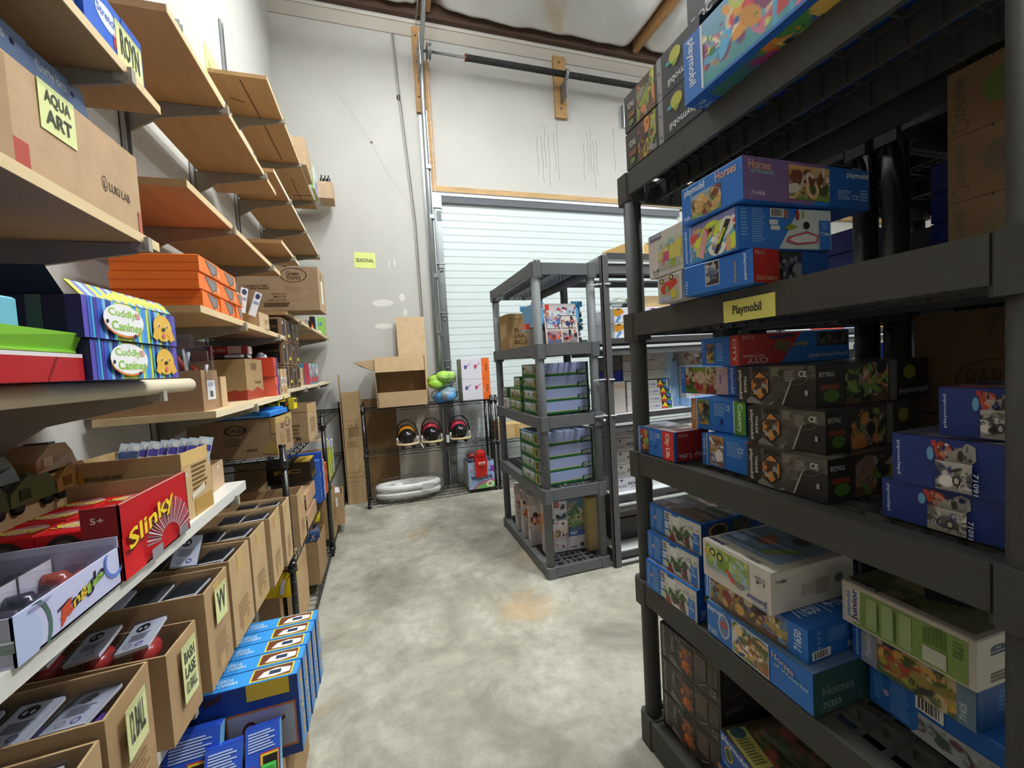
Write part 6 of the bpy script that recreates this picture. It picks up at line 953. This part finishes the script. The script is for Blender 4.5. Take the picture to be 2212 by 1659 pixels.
# third shelf
for k in range(4): mx(['white storage-game box, bottom of the pile with triangle ends', 'white storage-game box, second of the pile with triangle ends', 'white storage-game box, third of the pile with triangle ends', 'white storage-game box, top of the pile with triangle ends'][k], 1.46-.0*k, 1.80-(.0, .005, .015, .04)[k], 2.25, 2.47, ZS[2]+.0475*k, ZS[2]+.0475*k+.046, 'c2c0c0', {'N': [('t', .25, .3, .58, .55, 'MY STORAGE', '9a9aa0'), ('t', .60, .3, .70, .55, 'BIN', '5a6ac8'), ('r', .75, .0, 1, 1, '3a2a26'), ('p', [(.75, .3), (.82, .98), (.88, .3)], 'e0c030'), ('p', [(.84, .98), (.96, .98), (.96, .4)], '3a78d8'), ('p', [(.76, 0), (.76, .3), (.88, .3), (.9, 0)], 'c03a30'), ('p', [(.88, 0), (.98, 0), (.98, .38), (.88, .3)], '3a8a4a'), ('r', .975, 0, 1, 1, 'dcdcdc')]})
for k in range(3): mx(['greyish printed game box above the storage boxes, lower', 'white and red printed game box above the storage boxes, middle', 'tan printed game box above the storage boxes, upper'][k], 1.44, 1.79+.012*k, 2.25, 2.47, ZS[2]+.195+.062*k, ZS[2]+.195+.062*k+.06, ['a8a8a4', 'b8b4b4', '9a8f84'][k], {'N': [('a', .3, .05, .86, .95, 250+k, 'b0aca8', 'a09a94', ['b8b4b0', '9a948c', ('8ab078', 'c8a0a0', 'b09a7a')[k], '8a847c'], 16, .008), ('r', .86, 0, 1, 1, '8fa8c0')]})
mx('long pale blue box standing behind the storage-game boxes', 1.803, 1.89, 2.30, 2.50, ZS[2], ZS[2]+.30, '8ab0d8', {'N': [('e', .3, .2, .7, .4, 'a8c8e8')]})
mx('pale blue box lying on the board in front of the fox game', 1.895, 2.10, 2.21, 2.40, ZS[2], ZS[2]+.055, '9cc4f0', {'N': [('m', .1, .3, .4, .7, 2, 'd0e4f8')]})
mx('cream game box on its side with a red and yellow spine', 1.90, 1.965, 2.24, 2.40, ZS[2]+.056, ZS[2]+.27, 'd0ccc8', {'N': [('r', .0, .0, 1, 1, 'd2ccc6'), ('e', .3, .85, .8, .98, 'd8b83a'), ('t', .2, .1, .45, .7, 'GAME', '6a5a5a', 90), ('t', .62, .05, .9, .9, 'SAFARI', 'b84a4a', 90)]})
mx('cream game box with an animal picture beside the red and yellow spine', 1.968, 2.12, 2.24, 2.40, ZS[2]+.056, ZS[2]+.27, 'c4bcb4', {'N': [('r', 0, 0, .22, 1, 'b8a898'), ('t', .05, .15, .18, .9, 'ANIMALS', '6a5a50', 90), ('a', .26, .3, .98, .98, 255, 'c8c0b4', '6a7078', ['8a4a34', '4a5a4a', '3a3f44', 'a86a4a'], 22, .006), ('r', .3, .05, .7, .28, 'b8b0c8')]})
mx('wide printed game box lying on the two cream boxes', 1.895, 2.15, 2.24, 2.44, ZS[2]+.272, ZS[2]+.36, 'a8a09c', {'N': [('a', 0, .0, 1, 1, 256, 'a8a09c', '8a8480', ['8a3a3a', '4a3a44', 'c8b8a8', '6a5a5a'], 20, .01)]})
mx('large white box at the left end of the third metal shelf', 1.34, 1.44, 2.24, 2.44, ZS[2], ZS[2]+.195, 'b9b2ac', {'N': [('r', 0, .8, 1, .92, 'b49c84')]})
mx('deep blue box on the large white box at the left end', 1.34, 1.44, 2.26, 2.44, ZS[2]+.197, ZS[2]+.26, '1c2a9a', {'N': [('e', -.2, -.1, .2, .3, 'c080c0')]})
mx('grey box on the deep blue box at the left end', 1.33, 1.44, 2.26, 2.44, ZS[2]+.262, ZS[2]+.35, '57514d', {})
for i, (x0, x1, c, lb) in enumerate(((2.78, 2.98, 'e8e8ee', 'white'), (3.0, 3.18, 'c83a40', 'red'), (3.2, 3.32, 'd84a4a', 'second red'), (3.34, 3.60, 'b8c0e8', 'lilac and white'), (3.62, 3.76, 'e0c030', 'yellow'), (3.78, 3.96, 'e0dcc8', 'cream'))):
    mx(lb+' box far along the second metal shelf', x0, x1, 2.21, 2.42, ZS[3], ZS[3]+.12, c, {'N': [('r', .1, .2, .9, .6, 'f0f0f2'), ('r', .2, .3, .6, .5, ['9aa0c0', 'd86a6a', 'e8d0d0', '3a4ac0', 'e8b040', 'c8c4b0'][i])]})
mx('dark box with chalk-like letters far along the third metal shelf', 3.25, 3.75, 2.24, 2.46, ZS[2], ZS[2]+.30, '2a2a34', {'N': [('t', .1, .5, .8, .8, 'LCR', '9a9aa8'), ('r', 0, 0, 1, .12, 'b8b060')]})
mx('blue and white patterned box at the far end of the third metal shelf', 3.80, 4.0, 2.24, 2.46, ZS[2], ZS[2]+.34, '2a4ac0', {'N': [('a', 0, .3, 1, 1, 258, '4a7ad8', '2a3aa8', ['e8e8f0', 'd8806a', '8ab0e8'], 16, .01)]})
# fourth shelf
for k in range(5): mx(['white tile game box at the bottom of the stack of five on the metal shelf', 'white tile game box, second from the bottom of five', 'white tile game box, middle of five', 'white tile game box, fourth of five', 'white tile game box, top of the stack of five'][k], 1.335, 1.62, 2.24, 2.46, ZS[1]+.083*k, ZS[1]+.083*k+.081, 'b4b0ae' if k else 'd6d6e0', {'N': [('p', [(.0, .88), (.22, .88), (.18, .7), (.15, .86)], '201e20'), ('t', .02, .25, .3, .45, 'TILES', '8f8a8a'), ('t', .35, .35, .75, .62, 'FORKY', '242224'), ('r', .4, .2, .7, .24, '4a4648')]})
mx('small dark box far along the fourth metal shelf', 2.4, 2.7, 2.24, 2.46, ZS[1], ZS[1]+.2, '26262c', {'N': [('a', 0, 0, 1, 1, 260, '2a2a34', '1c1c24', ['c83a3a', 'e8e8e8', '3a4ac0', 'd8b040'], 20, .01)]})
mx('box with a white bird face far along the fourth metal shelf', 2.72, 2.95, 2.24, 2.46, ZS[1], ZS[1]+.22, '1c1c28', {'N': [('e', .3, .2, .8, .9, 'e8e8ea'), ('p', [(.5, .2), (.62, .45), (.7, .25)], 'd8a040'), ('e', .45, .5, .55, .65, '1a1a1a'), ('r', 0, .5, .25, .9, 'c83a3a')]})
# lowest shelf
for k in range(2): mx(['dark grey storage tote on the lowest metal shelf, lower', 'dark grey storage tote on the lowest metal shelf, upper'][k], 1.36, 1.78, 2.32, 2.68, ZS[0]+.15*k, ZS[0]+.15*k+.142, ['3c3836', '5a5452'][k], {'N': [('r', 0, .96, 1, 1, '2a2827')]}, nm='storage_tote')
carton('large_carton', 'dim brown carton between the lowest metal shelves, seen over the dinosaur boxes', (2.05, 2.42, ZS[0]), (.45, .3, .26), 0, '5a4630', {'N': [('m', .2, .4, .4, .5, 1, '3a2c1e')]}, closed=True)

# ================================================================ back wall wire racks
o = empty('large_open_carton', (.185, 4.175, .9305), math.radians(-1), 'large carton lying on its side, open end facing out, on the back wire rack', 'box')
b = MB(); w, d, h = .46, .27, .47; kc = 'c09c6c'
b.box(-w/2, -d/2, 0, w/2, d/2, .004, kc, 'kraft'); b.box(-w/2, -d/2, h-.004, w/2, d/2, h, kc, 'kraft'); b.box(-w/2, -d/2, .004, -w/2+.004, d/2, h-.004, kc, 'kraft'); b.box(w/2-.004, -d/2, .004, w/2, d/2, h-.004, kc, 'kraft'); b.box(-w/2+.004, d/2-.004, .004, w/2-.004, d/2, h-.004, 'c9a878', 'kraft'); b.build('carton_body', o)  # inner back panel coloured lighter to stand in for light inside the carton
def flap(p4, nm='flap'):
    f = MB(); q = [Vector(v) for v in p4]; n = (q[1]-q[0]).cross(q[3]-q[0]).normalized()*.004; q2 = [v-n for v in q]
    f.add(q+q2, [(0, 1, 2, 3), (7, 6, 5, 4), (0, 4, 5, 1), (1, 5, 6, 2), (2, 6, 7, 3), (3, 7, 4, 0)], 'c7a473', 'kraft'); return f.build(nm, o)
flap([(-w/2, -d/2-.001, h), (w/2-.01, -d/2-.001, h), (w/2-.01, -d/2-.03, h-.14), (-w/2, -d/2-.03, h-.14)][::-1]); flap([(-w/2+.02, -d/2, .004), (w/2, -d/2, .004), (w/2-.005, -d/2-.012, .14), (-w/2+.01, -d/2-.012, .14)])
flap([(-w/2, -d/2, .34), (-w/2, -d/2, h-.02), (-w/2-.19, -d/2+.02, h-.035), (-w/2-.12, -d/2+.02, h-.08)])
b = MB(); b.box(-.14, -.003, 0, .14, .003, .88, 'cfb084', 'kraft'); tag(b.build('cardboard_sheet', loc=(.325, 4.320, .9305), rot=(math.radians(-4), 0, 0)), 'upright cardboard sheet leaning on the wall above the open carton', 'cardboard')
def bagl(lab, p, cs, s):
    r = empty('toy_bag', p, 0, lab, 'bag'); R = random.Random(len(lab)); f = MB()
    for k in range(7): f.ell((R.uniform(-.06, .06)*s, R.uniform(-.04, .04)*s, .02+R.uniform(.01, .07)*s), (.066*s, .05*s, .045*s), cs[k % len(cs)], 'print', n=10)
    f.build('contents', r); f = MB(); pr = []; 
    for i in range(9): t = i/8*math.pi; pr.append((.001+.115*s*math.sin(t)**.8*(1+.04*(i % 2)), .06*s-.06*s*math.cos(t)*(1)))
    f.lathe(pr, (0, 0, 0), 'e4e8ea', 'film', n=18); f.build('clear_bag', r)
bagl('clear bag of sky blue soft toys on the back wire rack, lower', (.60, 4.175, .932), ['4a90d0', '6ab0e8', 'a8c8e0', '8a949c'], 1.15)
bagl('clear bag of lime green soft toys resting on the blue one', (.585, 4.175, 1.082), ['a4d84a', '8ac040', 'c0e080', 'a8d050'], 1.2)
for k in range(2): bx('white_box', ['white box with an orange end panel on the back wire rack, lower', 'white box with an orange end panel on the back wire rack, upper'][k], 'box', (.905, 4.175, .9305+.208*k), (.285, .24, .206), 0, 'd9d6e2', {'N': [('r', .72, 0, 1, 1, 'e06a2a'), ('t', .83, .4, .93, .72, 'Pucci', '6a2414', 90), ('e', .1, .5, .2, .7, '4a4a8a'), ('p', [(.14, .6), (.3, .78), (.31, .76), (.16, .55)], '6a6a9a'), ('e', .45, .5, .55, .7, 'b83a5a'), ('p', [(.5, .62), (.66, .8), (.67, .78), (.52, .57)], 'b86a8a'), ('m', .75, .35, .79, .6, 2, 'f0b890', 1)], 'L': [('r', 0, 0, 1, 1, '9a9a88')]}, group=None)
def rider(lab, x, c):
    r = empty('ride_on_toy', (x, 4.15, .507), 0, lab, 'ride-on toy'); r.scale = (.92, .92, .92)
    b = MB(); b.ell((0, 0, .125), (.085, .1, .085), '18181a', 'gloss', n=20); b.build('head', r)
    b = MB(); b.ell((0, .07, .145), (.098, .105, .098), c, 'gloss', n=20)
    for k in range(3): b.lathe([(.090+.002*k, -.006), (.1, 0), (.090+.002*k, .006)], (0, .03+.03*k, .145), c if k % 2 else '2a2422', 'gloss', n=20, axis='y')
    b.build('shell', r)
    b = MB(); b.tube([(-.105, -.03, .08), (-.108, -.02, .16), (-.09, -.01, .24), (-.05, 0, .285), (0, 0, .30), (.05, 0, .285), (.09, -.01, .24), (.108, -.02, .16), (.105, -.03, .08)], .0085, '1c1a1b', 'gloss', n=10); b.build('handle', r)
    b = MB(); b.tube([(-.115, -.03, .062), (-.09, -.10, .058), (0, -.125, .057), (.09, -.10, .058), (.115, -.03, .062)], .012, 'd9c294', 'gloss', n=10); b.build('bumper', r)
    for sx in (-.104, .104): b = MB(); b.tube([(sx, -.04, .06), (sx, -.035, .125)], .009, 'c4c0b8', 'gloss', n=8); b.build('handle_socket', r)
    for sx in (-.05, .06): b = MB(); b.ell((sx, -.03, .02), (.02, .02, .02), '141414', 'gloss', n=12); b.build('wheel', r)
    b = MB()
    for sx in (-.055, .055): b.tube([(sx, -.115, .058), (sx, -.118, .12)], .003, '9a9894', 'steel', n=5)
    b.build('feeler', r)
rider('ride-on beetle toy with a yellow striped shell on the back wire rack, left', .205, 'e0962a'); rider('ride-on beetle toy with a red shell on the back wire rack, middle', .44, 'c8384c'); rider('ride-on beetle toy with a pink-red shell on the back wire rack, right', .72, 'cc3450')
bx('price_tag', 'small white tag hanging between the red beetle toys', 'tag', (.585, 4.05, .535), (.03, .002, .075), 0, 'd0d2da', {}); bx('price_tag', 'small white tag hanging right of the yellow beetle toy', 'tag', (.345, 4.02, .515), (.012, .002, .06), 0, 'd8d8dc', {}, tilt=(0, -25))
for k in range(2):
    b = MB(); pts = [(.305*math.cos(t)*.93, .105*math.sin(t), .035) for t in [i*2*math.pi/28 for i in range(28)]]
    b.tube(pts, .032, 'f2f1ee', 'gloss', n=12, closed=True); tag(b.build('white_ring', loc=(.19, 4.185, .036+.07*k)), ['large white ring wrapped in plastic at the bottom of the back wire rack', 'second large white ring lying on the first one'][k], 'ring')
b = MB(); n = 26; vs = []; R = random.Random(8)
for j in range(6):
    for i in range(n): t = 2*math.pi*i/n; s_ = (1.0, 1.06, 1.07, 1.04, .8, .05)[j]; z = (.0, .04, .10, .15, .175, .19)[j]; vs.append(((.33*s_+R.uniform(-.008, .008))*math.cos(t), (.142*s_+R.uniform(-.004, .004))*math.sin(t), z+R.uniform(-.006, .006)*(j > 1)))
b.add(vs, [(j*n+i, j*n+(i+1) % n, (j+1)*n+(i+1) % n, (j+1)*n+i) for j in range(5) for i in range(n)], 'e4e6e8', 'film', smooth=True)
b.box(.12, -.148, .07, .23, -.145, .13, 'cfd0d2', 'print'); b.ell((-.1, -.06, .12), (.05, .04, .03), 'e8e8ea', 'gloss'); tag(b.build('plastic_wrap', loc=(.19, 4.185, .0355)), 'clear plastic wrap around the two white rings', 'plastic wrap')
o = carton('display_carton', 'pale blue carton with a rainbow and red toys inside, on the back wire rack', (.90, 4.165, .036), (.27, .25, .27), 0, 'a8bcd8', {'N': [('r', 0, 0, 1, 1, '9fb9de'), ('p', [(0, 0), (.12, 0), (.3, .17), (.6, .28), (1, .33), (1, .24), (.6, .2), (.34, .1), (.24, 0)], 'c86aa0'), ('p', [(.24, 0), (.34, .1), (.6, .2), (1, .24), (1, 0)], '7fc06a'), ('t', .08, .33, .9, .56, 'whirlee', '2a3a5a'), ('e', .42, .60, .56, .78, 'f0f0f4'), ('e', .56, .60, .7, .78, 'f0f0f4'), ('e', .5, .66, .54, .72, 'c8a020'), ('e', .58, .66, .62, .72, 'c8a020'), ('p', [(.75, .62), (.85, .72), (.84, .9), (.92, .78), (1, .86), (1, .55), (.88, .62)], '7a3a9a'), ('e', .65, .02, .95, .26, 'e8e8dc'), ('e', .73, .08, .86, .2, '8a9a3a'), ('e', .1, .8, .16, .88, 'd8e6f4'), ('e', .16, .64, .2, .7, 'd8e6f4'), ('m', .05, .66, .22, .72, 1, 'e0a8a0')], 'L': [('r', 0, 0, 1, 1, 'b4b4a8')]})
r = empty('red_whirly_toy', (.895, 4.085, .245), 0, 'red plastic toy with googly eyes hanging over the edge of the rainbow carton', 'toy')
b = MB(); b.add([(-.06, -.02, -.10), (.05, -.02, -.10), (.06, -.03, .02), (.055, -.02, .10), (.03, 0, .17), (-.03, 0, .17), (-.055, -.02, .10), (-.065, -.03, .02), (-.06, .03, -.10), (.05, .03, -.10), (.06, .05, .02), (.055, .05, .10), (.03, .04, .17), (-.03, .04, .17), (-.055, .05, .10), (-.065, .05, .02)], [(0, 1, 2, 7), (7, 2, 3, 6), (6, 3, 4, 5), (8, 15, 10, 9), (15, 14, 11, 10), (14, 13, 12, 11), (0, 7, 15, 8), (7, 6, 14, 15), (6, 5, 13, 14), (5, 4, 12, 13), (4, 3, 11, 12), (3, 2, 10, 11), (2, 1, 9, 10), (1, 0, 8, 9)], 'd02a24', 'gloss')
b.tube([(-.04, -.03, .12), (-.04, -.04, .155), (.04, -.04, .155), (.04, -.03, .12)], .008, 'd83028', 'gloss'); b.build('body', r, loc=(0, -.052, .01))
b = MB(); b.ell((-.016, -.095, .055), (.017, .006, .017), 'e8c8c4', 'gloss'); b.ell((.02, -.095, .055), (.017, .006, .017), 'e8c8c4', 'gloss'); b.ell((-.012, -.102, .055), (.006, .003, .006), '6a1a18', 'gloss'); b.ell((.016, -.102, .055), (.006, .003, .006), '6a1a18', 'gloss'); b.build('eye', r)
b = MB(); b.tube([(-.02, -.09, -.04), (0, -.10, -.055), (.02, -.09, -.04)], .006, 'b01c18', 'gloss'); b.build('mouth', r)
b = MB(); b.ell((0, 0, 0), (.06, .08, .05), 'b82026', 'clear'); b.ell((0, 0, 0), (.045, .06, .03), 'b8262a', 'gloss'); tag(b.build('red_toy', loc=(.83, 4.2, .345)), 'second red toy in clear plastic lying in the rainbow carton', 'toy')
carton('open_carton', 'tan taped carton on the wire shelf behind the grey aisle rack', (1.345, 4.18, .506), (.34, .25, .14), 0, 'c2a065', {'N': [('r', .3, 0, .42, 1, 'b08c50')]}, closed=True)
carton('open_carton', 'tan carton standing at the left of the taped carton behind the grey rack', (1.132, 4.18, .506), (.07, .25, .18), 0, 'a8854f', {}, closed=True)
# tall cartons and sheets by the back corner
b = MB(); b.box(-.08, -.05, 0, .08, .05, 1.09, 'b99763', 'kraft'); b.box(-.0805, -.0505, .735, .0805, -.0502, .74, '8a6c40', 'kraft')
b.face_items((-.08, -.05, 0), (.16, 0, 0), (0, 0, 1.09), [('m', .25, .60, .85, .72, 7, '7a5f38', 1), ('m', .1, .50, .85, .56, 4, '8f7348'), ('r', 0, .745, 1, .748, '8a6c40'), ('r', 0, .88, 1, .882, 'a08050'), ('r', 0, .94, 1, .942, 'a08050'), ('r', .02, .28, .9, .283, '8f7146'), ('r', .1, .24, 1, .244, '8f7146'), ('r', .0, .20, .7, .203, 'a08050')])
tag(b.build('tall_carton', loc=(-.292, 4.31, 0)), 'tall narrow carton standing on the floor between the two wire racks', 'box')
b = MB(); b.box(-.008, -.04, 0, .0, .04, 1.26, 'b08a54', 'kraft'); tag(b.build('cardboard_sheet', loc=(-.3745, 4.30, 0), rot=(0, math.radians(-.4), 0)), 'thin upright board sticking up behind the tall narrow carton', 'cardboard')
b = MB(); b.box(-.16, -.004, 0, .16, .004, 1.0, '93703f', 'kraft'); tag(b.build('cardboard_sheet', loc=(-.04, 4.425, 0), rot=(math.radians(-.6), 0, 0)), 'dark brown cardboard sheet behind the left part of the back wire rack', 'cardboard')
b = MB(); b.box(-.22, -.004, 0, .22, .004, .95, 'cfc8bc', 'print'); tag(b.build('white_sheet', loc=(.345, 4.425, 0), rot=(math.radians(-.6), 0, 0)), 'pale panel behind the beetle toys on the back wire rack', 'panel')

# dark boxes added on the top shelves to block light
mini('large dark carton added to block light on the rear dark rack, nearer half', (1.64, .51, 1.8225), (.88, .38, .42), 0, '4a3c2c', {}, 'large_carton')
mini('large dark carton added to block light on the rear dark rack, farther half', (1.64, .93, 1.8225), (.88, .38, .36), 0, '42382c', {}, 'large_carton')
mini('dark box added to block light behind the picnic box, top foreground shelf', (1.09, .49, 1.8225), (.11, .40, .22), 0, '1b1b1f', {})
